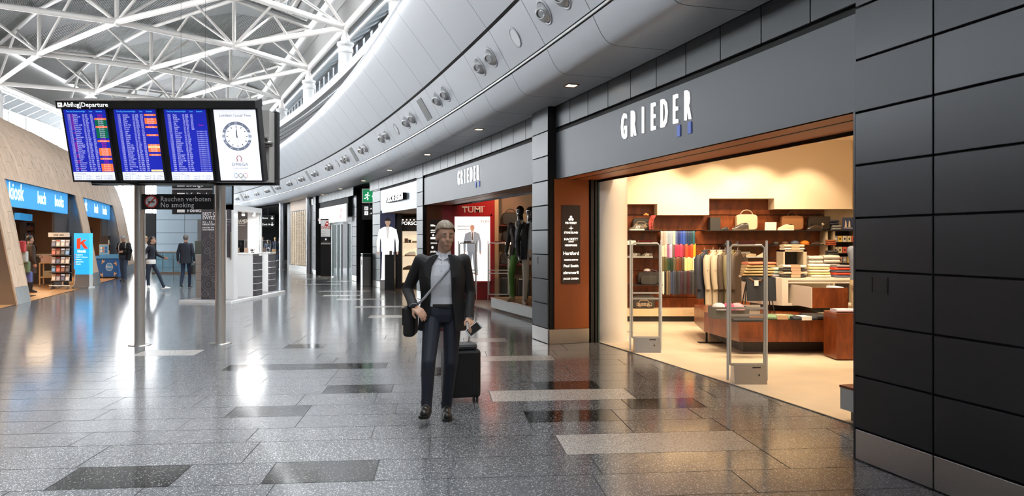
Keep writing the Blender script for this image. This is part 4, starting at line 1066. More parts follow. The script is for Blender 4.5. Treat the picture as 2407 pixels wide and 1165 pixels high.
# folded clothes
def folded(x, y, z, w, d, h, m, label, yaw=0, group=None, band=None, name='folded_garment', cat='folded garment'):
    """soft folded garment: a roll edged slab with a fold line"""
    t = thing(name, label, cat, T(x, y, z, yaw), group)
    def f(u, v):
        a = 2*math.pi*v; e = .55; ca, sa = math.cos(a), math.sin(a)
        px_ = -w/2+w*u; s = 1-.12*abs(2*u-1)**6
        return (px_+.004*math.sin(7*v*6.28), d/2*math.copysign(abs(ca)**e, ca)*s, h/2+h/2*math.copysign(abs(sa)**e, sa)*s*(1+.06*math.sin(u*11+x*9)))
    b = B().use(m); b.grid(f, 8, 14)
    for u in (0, 1): b.add([f(u, k/14) for k in range(14)], [tuple(range(14)) if u else tuple(range(13, -1, -1))], False)
    b.obj('cloth', t)
    B().use(m).box(-w*.44, w*.44, -d/2-.003, -d/2+.012, h*.42, h*.56).obj('fold', t)
    if band: B().use(band).box(-w*.18, w*.22, -d/2-.006, d*.1, h*.15, h+.003).obj('paper_band', t)
    return t
tanb = sw((.5, .32, .2))
cz = cz1
def stack(px0, px1, pytop, y, cols, lab, group, yaw=0, band=None, z=None, d=.28):
    z = cz if z is None else z; H_ = hz(pytop, y)-z; n = len(cols); h = H_/n; x = (wx(px0, y)+wx(px1, y))/2; w = wx(px1, y)-wx(px0, y); k = 0
    for i, (cn, c) in enumerate(cols):
        rr = random.Random(i+px0)
        where = ['lowest', 'second', 'third', 'fourth', 'fifth', 'sixth'][i] if i < n-1 else 'topmost'
        folded(x+rr.uniform(-.01, .01), y, z+h*i, w*rr.uniform(.94, 1.0), d, h*1.02, sw(c), '%s %s, %s of its stack on %s' % (cn, lab[0], where, lab[1]), yaw+rr.uniform(-.04, .04), group, band)
G1 = 'folded clothes on the white cabinet'
stack(1957, 1992, 622, CY+.25, [('slate blue', (.12, .14, .22)), ('orange red', (.7, .07, .025)), ('blue grey', (.11, .13, .2)), ('bright red', (.75, .07, .03)), ('grey mauve', (.22, .2, .22))], ('sweater', 'the white cabinet'), G1)
stack(1897, 1945, 620, CY+.3, [('white', (.75, .72, .64)), ('lemon yellow', (.8, .68, .3)), ('off white', (.72, .7, .6)), ('pale yellow', (.82, .7, .36)), ('ivory', (.76, .74, .66))], ('towel soft sweater', 'the white cabinet'), G1)
stack(1834, 1890, 622, CY+.2, [('black', (.03, .028, .026)), ('cream', (.6, .5, .38)), ('dark', (.035, .03, .03)), ('off white', (.66, .6, .5))], ('banded shirt', 'the cabinet by the crate'), G1, band=tanb)
stack(1896, 1930, 601, CY+.62, [('grey', (.4, .36, .32)), ('beige grey', (.46, .42, .36)), ('stone', (.42, .38, .33)), ('light grey', (.5, .46, .42)), ('pale', (.52, .48, .43))], ('knit pullover', 'the cabinet behind the yellow sweaters'), G1)
stack(1931, 1968, 599, CY+.62, [('taupe', (.38, .33, .28)), ('greige', (.45, .4, .34)), ('ash', (.42, .39, .35)), ('linen', (.5, .45, .4)), ('oat', (.5, .46, .4))], ('knit pullover', 'the cabinet behind the red sweaters'), G1)
stack(1808, 1838, 628, CY+.4, [('lilac grey', (.4, .38, .45)), ('mint green', (.35, .45, .36)), ('pale mint', (.42, .5, .42))], ('t-shirt', 'the cabinet corner by the trousers'), G1)
# crate
cr = thing('display_crate', 'open upright crate with beige sides and dark inside on the cabinet', 'crate', T(wx(1867, CY+.3), CY+.42, hz(652, CY+.3)))
cz = cz1; cr.location.z = cz1; cw = wx(1895, CY+.3)-wx(1840, CY+.3); ch = hz(588, CY+.3)-cz1
Mc = sw((.42, .34, .24)); Md = sw((.035, .035, .032))
boxo('side', cr, Mc, -cw/2, -cw/2+.025, -.15, .15, 0, ch); boxo('side', cr, Mc, cw/2-.05, cw/2, -.15, .15, 0, ch); boxo('back', cr, Md, -cw/2+.025, cw/2-.05, .13, .15, 0, ch); boxo('top', cr, Mc, -cw/2, cw/2, -.15, .15, ch-.02, ch)
for i, (cn, c) in enumerate([('white checked', (.65, .6, .52)), ('tan', (.5, .4, .28))]): folded(cr.location.x, CY+.4, cz1+ch+.045*i, cw*.85, .26, .045, sw(c), '%s shirt lying on top of the open crate' % cn, 0, G1, tanb)
# folded trousers on stand
tx, ty = wx(1783, CY-.3), CY-.25
st = thing('trouser_stand', 'black metal stand carrying folded trousers beside the cabinet', 'stand', T(tx, ty, TZ1))
zt = hz(660, ty)-TZ1
for s in (-1, 1): B().use(M_BLACK).tube([(s*.22, -.1, 0), (s*.16, 0, zt), (s*.22, .1, 0)], .009, 6).obj('leg', st)
boxo('plate', st, M_BLACK, -.2, .2, -.14, .14, zt-.01, zt)
zz_ = TZ1+zt
t = thing('jeans', 'dark blue jeans hanging over the black stand with a white tag', 'jeans', T(tx, ty, 0))
Jn = mat('dark_denim', (.012, .017, .026), .7)
B().use(Jn).grid(lambda u, v: (-.21+.42*u, -.16-.02*math.sin(u*9)-.03*v, zz_+.06-v*.34), 10, 8, flip=True).grid(lambda u, v: (-.21+.42*u, -.15-.02*math.sin(u*9)-.03*v, zz_+.06-v*.34), 10, 8).obj('hanging_legs', t)
B().use(Jn).box(-.21, .21, -.16, .15, zz_, zz_+.07, bev=.03).obj('waist_fold', t); boxo('price_tag', t, Wh, -.11, -.05, -.205, -.2, zz_-.06, zz_+.02)
B().use(Br).tube([(-.18, -.17, zz_+.05), (-.1, -.18, zz_+.0), (.0, -.18, zz_+.02)], .015, 6).obj('belt', t)
for i, (cn, c) in enumerate([('khaki', (.42, .28, .12)), ('sand', (.55, .38, .18)), ('beige', (.62, .46, .25)), ('camel', (.5, .34, .15)), ('coral', (.6, .18, .1))]):
    folded(tx-.02+.01*i, ty, zz_+.072+.042*i, .42, .3, .042, sw(c), '%s trousers folded on top of the black stand' % cn, .06*(i-2), 'folded trousers on the stand')
# things on the low table
def on_table(px_, py): # spot on the table top
    Y = F_PX*(EYE-TZ1)/(py-HZ); return wx(px_, Y), Y
x, y = on_table(1707, 757-8); y += .12
tr = thing('display_tray', 'dark grey open tray of pastel caps on the low burl table', 'tray', T(wx(1712, y), y, TZ1))
w2 = .24; trm = sw((.1, .1, .09))
boxo('base', tr, trm, -w2, w2, -.12, .12, 0, .01)
for a in ((-w2, w2, -.13, -.12), (-w2, w2, .12, .13)): boxo('side', tr, trm, a[0], a[1], a[2], a[3], 0, .16)
for a in ((-w2-.01, -w2), (w2, w2+.01)): boxo('side', tr, trm, a[0], a[1], -.13, .13, 0, .16)
for i, (dx, c, cn) in enumerate([(-.13, (.62, .58, .62), 'white'), (0, (.4, .06, .16), 'magenta'), (.12, (.6, .28, .34), 'pink')]):
    t = thing('sun_cap', '%s cotton cap lying in the dark tray' % cn, 'cap', T(tr.location.x+dx, y, TZ1+.1))
    B().use(sw(c)).lathe([(.09, 0), (.1, .04), (.085, .08), (.04, .105), (.001, .11)], seg=14).obj('crown', t); B().use(sw(c)).slab([(.08, -.06), (.07, -.14), (0, -.165), (-.07, -.14), (-.08, -.06)], .02, .03).obj('peak', t)
xc, yc_ = on_table(1770, 742); cd = thing('name_card', 'grey standing name card in front of the folded trousers', 'card', T(xc, yc_+.1, TZ1) @ Matrix.Rotation(.15, 4, 'X'))
boxo('card', cd, sw((.5, .48, .42)), -.13, .13, 0, .006, 0, .15); text('JACOB COHEN', .038, Bk, cd, T(0, -.001, .06), align='CENTER', bold=.0008)
x, y = on_table(1765, 758); folded(x, y+.12, TZ1, .45, .22, .05, Jn, 'folded dark jeans lying in front of the name card', .05, 'clothes on the low burl table')
x, y = on_table(1842, 752); folded(x, y+.18, TZ1, .36, .34, .06, sw((.16, .27, .15)), 'folded green polo shirt on the low burl table', -.1, 'clothes on the low burl table', tanb)
x, y = on_table(1893, 754); folded(x, y+.18, TZ1, .34, .34, .055, Jn, 'folded dark jeans with round white label on the low table', .1, 'clothes on the low burl table', Wh)
x, y = on_table(1930, 752); folded(x, y+.2, TZ1, .34, .34, .07, sw((.012, .012, .014)), 'folded black jeans beside the round labelled pair', .0, 'clothes on the low burl table')
x, y = on_table(1975, 750); folded(x, y+.3, TZ1, .3, .3, .06, sw((.3, .25, .16)), 'folded beige shirt at the end of the low table', .2, 'clothes on the low burl table')
# burl block and low white bench at the pillar
Yb = F_PX*EYE/(848-HZ)
t = thing('display_block', 'tall burl wood display block half hidden by the dark pillar', 'display block', None)
B().use(M_BURL).box(wx(1966, Yb), wx(1966, Yb)+.9, Yb, Yb+.4, .02, hz(737, Yb)).obj('body', t); B().use(M_BLACK).box(wx(1966, Yb)+.06, wx(1966, Yb)+.85, Yb+.06, Yb+.36, .006, .02).obj('kick', t)
folded(wx(2000, Yb), Yb+.2, hz(737, Yb), .28, .25, .05, sw((.5, .45, .55)), 'lilac folded shirt on the tall burl block', 0)
Yc = F_PX*(EYE-.3)/(905-HZ)
MB = FM(Yc, 0); MB.translation = Vector((wx(1975, Yc), Yc, 0))
t = thing('low_bench', 'low white display bench with burl top behind the dark pillar', 'bench', MB)
B().use(mat('bench_white', (.62, .64, .64), .4)).box(0, .55, 0, .8, .1, .285).obj('body', t); B().use(M_BURL).box(-.005, .55, -.005, .8, .285, .305).obj('top', t); B().use(Gy).box(.06, .5, .06, .7, .006, .1).obj('foot', t)
# sock shelves at the right of the back wall
sk = thing('sock_display', 'beige shelving with boxed socks and folded knits beside the burl wall', 'shelving', None)
SX0, SX1 = wx(1940, 14.5), wx(2030, 14.5)+.5
for py in (541.5, 568, 594, 617): boxo('shelf', sk, M_BLACK, SX0, SX1, 14.42, 14.74, hz(py, 14.5)-.012, hz(py, 14.5))
for px_ in (1941, 1958, 2010): boxo('upright', sk, sw((.5, .42, .3)), wx(px_, 14.5)-.02, wx(px_, 14.5)+.02, 14.45, 14.74, .3, hz(541.5, 14.5)-.012)
boxo('panel', sk, M_BROWN, SX0, SX1, 14.72, 14.745, .3, hz(541.5, 14.5))
cols_ = [('grey', (.3, .3, .34)), ('yellow', (.75, .5, .1)), ('white', (.7, .68, .64)), ('cream', (.7, .62, .4)), ('red', (.6, .12, .08)), ('pink', (.65, .4, .36))]
for r_, (py, row) in enumerate(((568, 'upper'), (594, 'middle'), (617, 'lower'))):
    for i, px_ in enumerate((1963, 1973, 1984, 1995, 2005)):
        cn, c = cols_[(i+r_*2) % 6]
        t = thing('sock_box', '%s boxed pair of socks on the %s sock shelf' % (cn, row), 'box', T(wx(px_, 14.5), 14.5, hz(py, 14.5)), 'boxed socks')
        boxo('carton', t, sw(c), -.036, .036, -.03, .1, 0, .115); boxo('label', t, Bk if c[0] > .4 else Wh, -.014, .014, -.032, -.03, .04, .075)
for i, (px_, py, cn, c) in enumerate([(1962, 541, 'navy', (.02, .025, .05)), (1967, 541, 'grey', (.25, .25, .26))]):
    for k in range(2): folded(wx(px_, 14.5), 14.58, hz(py, 14.5)+.05*k+(.0 if i else .1), .17, .2, .05, sw(tuple(q*(1+.15*k) for q in c)), '%s folded knit on the shelf end, %s one' % (cn, ['lower', 'upper'][k]), 0)
for k, cn in enumerate(('brick red', 'rust red', 'coral red')): folded(wx(1950, 14.45), 14.4, hz(576, 14.5)+.035*k, .15, .16, .035, sw((.45-.03*k, .09+.02*k, .05)), '%s folded sweater in the small red stack' % cn, 0)
for k in range(3): folded(wx(1954, 14.4), 14.38, hz(605, 14.4)+.045*k, .19, .18, .045, sw((.06, .06, .07)), 'charcoal folded knit, %s of the dark stack by the sock boxes' % ['lowest', 'middle', 'topmost'][k], 0)
t = thing('shelf_poster', 'small night blue picture card leaning on the shelf end', 'card', T(wx(1993, 14.5), 14.5, hz(542, 14.5)) @ Matrix.Rotation(-.0, 4, 'X'))
boxo('card', t, mat('night_blue', (.03, .05, .12), .4), -.105, .105, 0, .006, 0, .255)
for x_ in (-.04, .03): B().use(sw((.7, .6, .5))).prism([(x_-.02, .07), (x_+.02, .07), (x_+.012, .17), (x_-.008, .2)], -.002, 0).obj('print', t)
B().use(Wh).prism([(-.08, .05), (.09, .045), (.09, .055), (-.08, .06)], -.002, 0).obj('print', t)

# ---- anti theft gates
def gate(x, y, h, w, label, yaw=0, box=True):
    t = thing('security_gate', label, 'security gate', T(x, y, .006, yaw))
    Mg = mat('gate_grey', (.6, .6, .58), .35, .5); r = .013; hb = .2
    ht = h-.05
    B().use(Mg).tube([(-w/2+.03, 0, hb), (-w/2+.03, 0, ht-.03), (-w/2+.06, 0, ht), (w/2-.06, 0, ht), (w/2-.03, 0, ht-.03), (w/2-.03, 0, hb)], r, 8).obj('loop', t)
    for z in (h*.475, h*.525): B().use(Mg).box(-w/2+.03, w/2-.03, -.01, .01, z-.012, z+.012).obj('cross_bar', t)
    B().use(Mg).box(-w/2+.03, w/2-.03, -.012, .012, hb-.01, hb+.015).obj('bottom_bar', t)
    for s in (-1, 1): B().use(mat('acrylic_edge', (.62, .64, .64), .2)).box(s*(w/2-.005)-.008, s*(w/2-.005)+.008, -.02, .02, .03, h).obj('side_blade', t)
    B().use(M_GLASS).box(-w/2, w/2, -.004, .004, hb, h).obj('acrylic_sheet', t)
    boxo('alarm_lamp', t, sw((.12, .02, .02), .2), -.1, .09, -.014, .014, h-.035, h-.005)
    if box:
        b = B().use(M_STEEL); b.prism([(0, 0)], 0, 0) if False else None
        bw_ = w*.44
        b.hexa([(-bw_+.03, -.09, 0), (bw_, -.09, 0), (bw_, .09, 0), (-bw_+.03, .09, 0), (-bw_+.03, -.05, hb), (bw_, -.05, hb), (bw_, .06, hb), (-bw_+.03, .06, hb)])
        b.obj('base_box', t); boxo('cable_slot', t, M_BLACK, .04, .13, -.056, -.05, hb-.035, hb-.018); boxo('lock', t, M_BLACK, .1, .112, -.082, -.078, hb*.45, hb*.55)
    return t
g1 = G(1521, 830); g2 = G(1763, 905)
gate(g1.x, g1.y+.1, hz(563, g1.y)-.006, .44, 'anti theft gate with steel base box beside the cream column')
gate(g2.x, g2.y+.1, hz(565, g2.y)-.006, .43, 'anti theft gate with steel base box in front of the folded trousers')
# ================================================================ LUGGAGE SHOP (second opening)
YR = 19.72
sh2 = struct('wall_luggage_shop')
M_RED = mat('red_wall', (.28, .006, .008), .3); M_BR2 = mat('shop_brown_wall', (.2, .13, .085), .6)
pl2 = [FP(P2b, -.7), FP(P2b+2.5, -.7), FP(P2b+5, -.7), FP(P3a, -.7), Vector((-1.35, 20.6, 0)), Vector((1.4, 20.2, 0)), Vector((1.4, 12.9, 0))]
f2 = struct('floor_luggage_shop', B().use(mat('plank_gap', (.1, .07, .05), .5)).slab([(p.x, p.y) for p in pl2], -.003, .005).obj('floor_luggage_shop'))
for i in range(26):                       # floor boards running along the front
    n0 = -.74-i*.13
    if n0 < -1.75: break
    b = B().use(mat('pale_floor_board', (.42, .33, .26), .35, noise=(4, .15, (2, 8, 1)))); k = 3; za, zb = P2b+.15, P3a+.6
    for q in range(k):
        a = za+(zb-za)*q/k; c = za+(zb-za)*(q+1)/k
        b.hexa([FP(a, n0, .005), FP(a, n0-.125, .005), FP(c, n0-.125, .005), FP(c, n0, .005), FP(a, n0, .009), FP(a, n0-.125, .009), FP(c, n0-.125, .009), FP(c, n0, .009)])
    b.obj('board', f2)
boxo('red_panel', sh2, M_RED, wx(1040, YR), wx(1163, YR), YR, YR+.06, 0, 3.4)
boxo('beige_post', sh2, sw((.4, .26, .14)), wx(1163, YR), wx(1172, YR), YR-.05, YR+.3, 0, 3.4)
boxo('back_panel', sh2, M_BR2, wx(1172, YR), 1.4, YR+.35, YR+.4, 0, 3.4)
boxo('side_panel', sh2, M_BR2, 1.35, 1.4, 13.4, YR+.4, 0, 3.4)
struct('ceiling_luggage_shop', B().use(mat('dark_shop_ceiling', (.12, .08, .06), .7)).slab([(p.x, p.y) for p in pl2], 3.3, 3.34).obj('ceiling_luggage_shop'))
reveal(P3a, 0, .62, mat('brown_reveal', (.16, .055, .02), .45))
bd2 = thing('brand_board', 'dark board of lit brand names beside the red walled luggage shop', 'sign', FM(P3a, 0) @ T(.022, .33, 0, math.pi/2))
boxo('board', bd2, M_BROWN, -.17, .17, -.012, 0, .95, 2.1)
for w_, sz, z in (('Mile', .075, 1.92), ('AERON', .045, 1.8), ('MILITARE', .028, 1.755), ('CIRCOLO', .04, 1.47), ('JACK', .06, 1.24)):
    text(w_, sz, M_LIT, bd2, T(-.13, -.0135, z), bold=.001)
B().use(M_LIT).box(-.13, .1, -.014, -.0125, 1.585, 1.635).obj('bar_mark', bd2)
B().use(M_LIT).prism([(-.08+.03*math.cos(a*.524), 1.37+.035*math.sin(a*.524)) for a in range(12)], -.014, -.0125).obj('leaf_mark', bd2)
B().use(M_LIT).prism([(-.06+.026*math.cos(a*.524), 1.69+.026*math.sin(a*.524)) for a in range(12)], -.014, -.0125).obj('round_mark', bd2)
# logo and light box on the red wall
lg = thing('wall_logo', 'chrome letters mounted high on the red wall', 'sign', T(wx(1111, YR), YR-.01, hz(499, YR)))
me = textmesh('TUMI', .21, sx=1.12, bold=.003, align='CENTER', ext=.015); me.materials.clear(); me.materials.append(mat('satin_silver', (.75, .73, .7), .35, .4)); put('lettering', me, lg)
boxo('top_bar', lg, MATS['satin_silver'], -.27, .33, -.015, .005, .15, .162)
def man_print(p, s, skin, hair, jacket, trousers, shirt, tie, y, shoes, bald=False):
    """flat printed figure, s = height"""
    def poly(pts_, m, dy=0, name='print'): B().use(m).prism([(x*s, z*s) for x, z in pts_], y-.0012-dy, y-dy).obj(name, p)
    poly([(-.085, .49), (.085, .49), (.11, .03), (.045, .03), (.0, .42), (-.045, .03), (-.1, .03)], trousers)
    for sg in (-1, 1): poly([(sg*.04, .035), (sg*.1, .035), (sg*.115, 0), (sg*.045, 0)], shoes)
    poly([(-.1, .45), (.1, .45), (.105, .62), (.14, .8), (.055, .845), (-.055, .845), (-.14, .8), (-.105, .62)], jacket, .001)
    for sg in (-1, 1): poly([(sg*.135, .81), (sg*.1, .8), (sg*.125, .62), (sg*.135, .45), (sg*.17, .45), (sg*.175, .62)], jacket, .0015); poly([(sg*.137, .455), (sg*.168, .455), (sg*.165, .41), (sg*.145, .4)], skin, .002)
    poly([(-.03, .845), (.03, .845), (.012, .66), (-.012, .66)], shirt, .002)
    if tie: poly([(-.009, .835), (.009, .835), (.013, .7), (0, .67), (-.013, .7)], tie, .003)
    poly([(-.025, .84), (.025, .84), (.025, .88), (-.025, .88)], skin, .0015)
    poly([(.043*math.cos(k*.449), .925+.06*math.sin(k*.449)) for k in range(14)], skin, .002)
    if not bald: poly([(.047*math.cos(k*.3927), .94+.052*math.sin(k*.3927)) for k in range(9)], hair, .0025)
    for sg in (-1, 1): poly([(sg*.018-.006, .93), (sg*.018+.006, .93), (sg*.018+.006, .936), (sg*.018-.006, .936)], hair, .003)
    poly([(-.012, .9), (.012, .9), (.01, .896), (-.01, .896)], hair, .003)
lbx = thing('light_box_poster', 'bright white poster of a man in grey suit framed on the red wall', 'poster', T(wx(1110.5, YR), YR-.02, hz(660, YR)))
lw, lh = wx(1152, YR)-wx(1069, YR), hz(509, YR)-hz(660, YR)
boxo('light_panel', lbx, mat('poster_white', (.95, .95, .95), .5, emit=.95), -lw/2, lw/2, -.02, .02, 0, lh)
b = B().use(M_RED); e_ = .05
for a in ((-lw/2-e_, lw/2+e_, lh+.02, lh+.06), (-lw/2-e_, lw/2+e_, -.06, -.02)): b.box(a[0], a[1], -.035, .02, a[2], a[3])
for a in ((-lw/2-e_, -lw/2-.015), (lw/2+.015, lw/2+e_)): b.box(a[0], a[1], -.035, .02, -.06, lh+.06)
b.obj('frame', lbx)
Pm = lambda c, n: mat('print_'+n, c, .5, emit=.55)
fig = B().use(Pm((.02, .02, .02), 'black')).box(-.001, .001, -.0205, -.02, .2, .202).obj('figure_print', lbx)
man_print(fig, lh*.8, Pm((.5, .3, .2), 'skin'), Pm((.12, .07, .05), 'hair'), Pm((.3, .34, .4), 'suit'), Pm((.26, .3, .36), 'trouser'), Pm((.85, .85, .85), 'shirt'), Pm((.1, .05, .04), 'tie'), -.022, Pm((.4, .2, .1), 'shoe'), True)
for ch in fig.children: ch.location = (-.0, 0, lh*.09)
text('TUMI', .11, Pm((.12, .04, .04), 'logo'), lbx, T(.2, -.0225, lh*.9), sx=1.1)
text('TUMI', .0, Pm((.3, .3, .3), 'grey'), lbx, T(0, 0, 0)) if False else None
for k in range(2): boxo('print_line', lbx, Pm((.6, .6, .62), 'lightgrey'), -lw*.42, -lw*.05, -.0215, -.02, lh*(.845-.05*k), lh*(.86-.05*k))
# platform, bags and shelves
pf = thing('mannequin_platform', 'white low platform with wooden top behind the pillar in the luggage shop', 'platform', None)
def fblock(za, zb, n0, n1, z0, z1, m, name, parent): return B().use(m).hexa([FP(za, n0, z0), FP(za, n1, z0), FP(zb, n1, z0), FP(zb, n0, z0), FP(za, n0, z1), FP(za, n1, z1), FP(zb, n1, z1), FP(zb, n0, z1)]).obj(name, parent)
fblock(14.35, 16.78, -.8, -1.75, .05, .25, mat('platform_white', (.6, .6, .58), .4), 'body', pf); fblock(14.33, 16.8, -.79, -1.76, .25, .275, mat('platform_wood', (.4, .22, .1), .4), 'top', pf); fblock(14.5, 16.65, -.88, -1.7, .009, .05, M_BLACK, 'kick', pf)
rows2 = [(529, 'upper'), (567, 'second'), (621, 'third'), (697, 'bottom')]
YS = YR+.2
ls = thing('luggage_shelving', 'dark red shelves for business bags beside the red wall', 'shelving', None)
for py, nm_ in rows2[:3]: boxo('shelf', ls, sw((.14, .02, .015), .3), wx(1173, YS), wx(1262, YS), YS-.18, YR+.34, hz(py, YS)-.025, hz(py, YS))
boxo('lit_edge', ls, mat('lit_shelf_edge', (1, .8, .5), .5, emit=2.0), wx(1187, YS), wx(1214, YS), YS-.19, YS-.18, hz(574, YS), hz(569, YS))
boxo('base', ls, M_BR2, wx(1173, YS), wx(1262, YS), YS-.18, YR+.34, .009, .04)
bkm = sw((.02, .017, .015), .45)
bag(wx(1200, YS), YS, hz(529, YS), .44, .33, .2, bkm, 'black business duffel bag on the upper red shelf', bkm, hh=.1); bag(wx(1237, YS), YS+.05, hz(529, YS), .36, .3, .16, sw((.28, .2, .13), .4), 'tan box bag behind the dark mannequin on the upper shelf')
bag(wx(1197, YS), YS, hz(567, YS), .36, .27, .18, bkm, 'black upright briefcase on the second red shelf', bkm, hh=.07); bag(wx(1226, YS), YS, hz(567, YS), .3, .2, .16, sw((.1, .07, .05), .45), 'dark brown flat bag on the second red shelf')
bag(wx(1198, YS), YS, hz(621, YS), .5, .3, .2, sw((.04, .03, .026), .4), 'wide dark brief bag on the third red shelf', bkm, hh=.05)
def suitcase(x, y, z, w, h, d, m, label, yaw=0, wheels=True):
    t = thing('suitcase', label, 'suitcase', T(x, y, z, yaw))
    B().use(m).box(-w/2, w/2, -d/2, d/2, .04, h, bev=.03).obj('body', t)
    for s in (-1, 1):
        for q in (-1, 1): B().use(M_BLACK).tube([(s*w*.4-.012, q*d*.35, .022), (s*w*.4+.012, q*d*.35, .022)], .022, 10).obj('wheel', t)
    B().use(M_BLACK).tube([(-.06, -d*.1, h-.005), (-.05, -d*.1, h+.025), (.05, -d*.1, h+.025), (.06, -d*.1, h-.005)], .009, 6).obj('handle', t)
    for s in (-1, 1): B().use(M_BLACK).box(s*w*.3-.006, s*w*.3+.006, -d/2-.004, -d/2, .08, h-.05).obj('rib', t)
    return t
suitcase(wx(1195, YS), YS, .04, .42, .55, .24, bkm, 'black cabin suitcase under the third red shelf'); suitcase(wx(1232, YS), YS, .04, .34, .52, .24, sw((.03, .03, .032), .3), 'slim black suitcase behind the green trousered mannequin')
gC = Vector((wx(1099, 19.0), 19.0, 0)); gD = Vector((wx(1172, 18.9), 18.9, 0))
gate(gC.x, gC.y, 1.53, .46, 'bronze anti theft gate in front of the suit poster', 0, False); gate(gD.x, gD.y, 1.53, .54, 'bronze anti theft gate beside the mannequin platform', 0, False)
for i, (x, y, tx_, ty_, tz_, e, c) in enumerate([(wx(1150, 18.6), 18.6, wx(1150, YR), YR, 2.6, 90, (1, .5, .3)), (.3, 17.5, .35, 20, 1.6, 120, WARM), (-.1, 14.6, .2, 15.9, 1.5, 90, WARM), (-.3, 16.8, 0, 18.5, 0, 90, WARM)]):
    spotfix(x, y, 3.3, 'white ceiling spotlight inside the red walled luggage shop', (tx_, ty_, tz_), e, 1.3, 'ceiling spotlights of the luggage shop', c)

# ================================================================ SHOE BOUTIQUE (third opening)
sh3 = struct('wall_boutique')
za, zb = P3b, P4a
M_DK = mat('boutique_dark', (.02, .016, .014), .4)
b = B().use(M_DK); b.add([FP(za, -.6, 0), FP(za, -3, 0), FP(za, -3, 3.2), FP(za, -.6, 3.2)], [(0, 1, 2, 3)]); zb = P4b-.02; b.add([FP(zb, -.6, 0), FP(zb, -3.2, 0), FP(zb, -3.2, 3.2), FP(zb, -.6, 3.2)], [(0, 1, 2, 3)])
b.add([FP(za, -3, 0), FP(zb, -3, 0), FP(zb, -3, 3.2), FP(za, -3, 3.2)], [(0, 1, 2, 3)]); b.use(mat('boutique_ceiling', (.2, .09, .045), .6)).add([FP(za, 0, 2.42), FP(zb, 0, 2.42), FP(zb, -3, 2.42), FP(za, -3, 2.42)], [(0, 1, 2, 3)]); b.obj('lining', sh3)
YP = 24.65
pst = thing('window_poster', 'tall backlit poster of a dark haired man in white suit', 'poster', T(wx(915, YP), YP-.3, 0))
YPP = YP-.3
pw, pz0, pz1 = wx(932, YPP)-wx(898, YPP), hz(659, YPP), hz(495, YPP)
boxo('light_panel', pst, mat('poster_navy', (.06, .065, .14), .5, emit=.25), -pw/2, pw/2, 0, .04, pz0, pz1)
boxo('plinth', pst, M_STEEL, -pw/2, pw/2, -.02, .06, 0, pz0)
fig = B().use(Pm((.02, .02, .02), 'black')).box(-.001, .001, -.0005, 0, pz0+.1, pz0+.102).obj('figure_print', pst)
bw_ = mat('print_bright_white', (1, 1, .97), .5, emit=1.5)
man_print(fig, (pz1-pz0)*.9, Pm((.6, .4, .28), 'skin2'), Pm((.03, .02, .02), 'hair2'), bw_, bw_, Pm((.8, .8, .8), 'shirt'), None, -.002, bw_)
for ch in fig.children: ch.location = (0.0, 0, pz0+.02); ch.scale = (1.0, 1, 1)
pd = thing('pedestal', 'black square pedestal with a small gadget in front of the white suit poster', 'pedestal', T(wx(917, 23.7), 23.7, 0))
boxo('body', pd, M_BLACK, -.15, .15, -.12, .12, 0, hz(598, 23.7)); boxo('gadget', pd, Gy, -.02, .06, -.03, .03, hz(598, 23.7), hz(598, 23.7)+.12)
B().use(Wh).box(.151, .153, -.03, .03, .35, .9).obj('side_lettering', pd)
boxo('post', sh3, M_BLACK, wx(933, YP-.3), wx(944, YP-.3), YP-.3, YP-.25, 0, 2.42)
YQ = 24.55
dsp = thing('lit_shelf_cabinet', 'glowing cream shelf cabinet with shoes inside the boutique', 'cabinet', T(wx(964, YQ), YQ, 0))
qw = wx(986, YQ)-wx(944, YQ); qz = [hz(y, YQ) for y in (664, 633, 601, 570, 543)]
boxo('back', dsp, mat('lit_cream', (1, .82, .58), .6, emit=.75), -qw/2, qw/2, .28, .3, qz[0], qz[-1])
for z in qz[:-1]: boxo('shelf', dsp, Cr, -qw/2, qw/2, 0, .28, z-.015, z)
boxo('header', dsp, M_DK, -qw/2-.2, qw/2+.1, -.02, .3, qz[-1], 2.3); boxo('foot', dsp, M_DK, -qw/2, qw/2, 0, .3, 0, qz[0]-.015)
text('PORSCHE', .15, M_LETTER, dsp, T(-qw/2, -.025, hz(528, YQ)), sx=1.1, bold=.003)
for k in range(5): B().use(mat('warm_lamp', (1, .8, .55), .5, emit=12)).ball((-qw/2+.06+k*.12, -.03, 2.22), .018, 8, 6).obj('lamp', dsp)
shoe(wx(963, YQ), YQ+.12, qz[2], .36, Wh, Br, 'white and brown sneaker on the glowing boutique shelf', .2); shoe(wx(958, YQ), YQ+.12, qz[1], .34, sw((.1, .06, .04)), Bk, 'dark brown shoe on the lower glowing boutique shelf', .2)
for i, (px_, w_) in enumerate(((954, .1), (962, .07), (974, .16))): tag(boxo('accessory_box', None, sw([(.2, .1, .05), (.05, .04, .035), (.3, .25, .2)][i]), wx(px_, YQ)-w_/2, wx(px_, YQ)+w_/2, YQ+.05, YQ+.2, qz[3], qz[3]+[.14, .1, .06][i]), ['brown leather box on the top boutique shelf', 'small black case on the top boutique shelf', 'flat grey box at the end of the top boutique shelf'][i], 'box')
lamp('AREA', FP((za+zb)/2, -1.6, 2.38), 40, (1, .8, .6), 1.0, (0, 0, 0), 1.5)
struct('floor_boutique', B().use(mat('boutique_floor', (.08, .06, .05), .25)).add([FP(za, -.1, .004), FP(zb, -.1, .004), FP(zb, -3, .004), FP(za, -3, .004)], [(0, 1, 2, 3)]).obj('floor_boutique'))

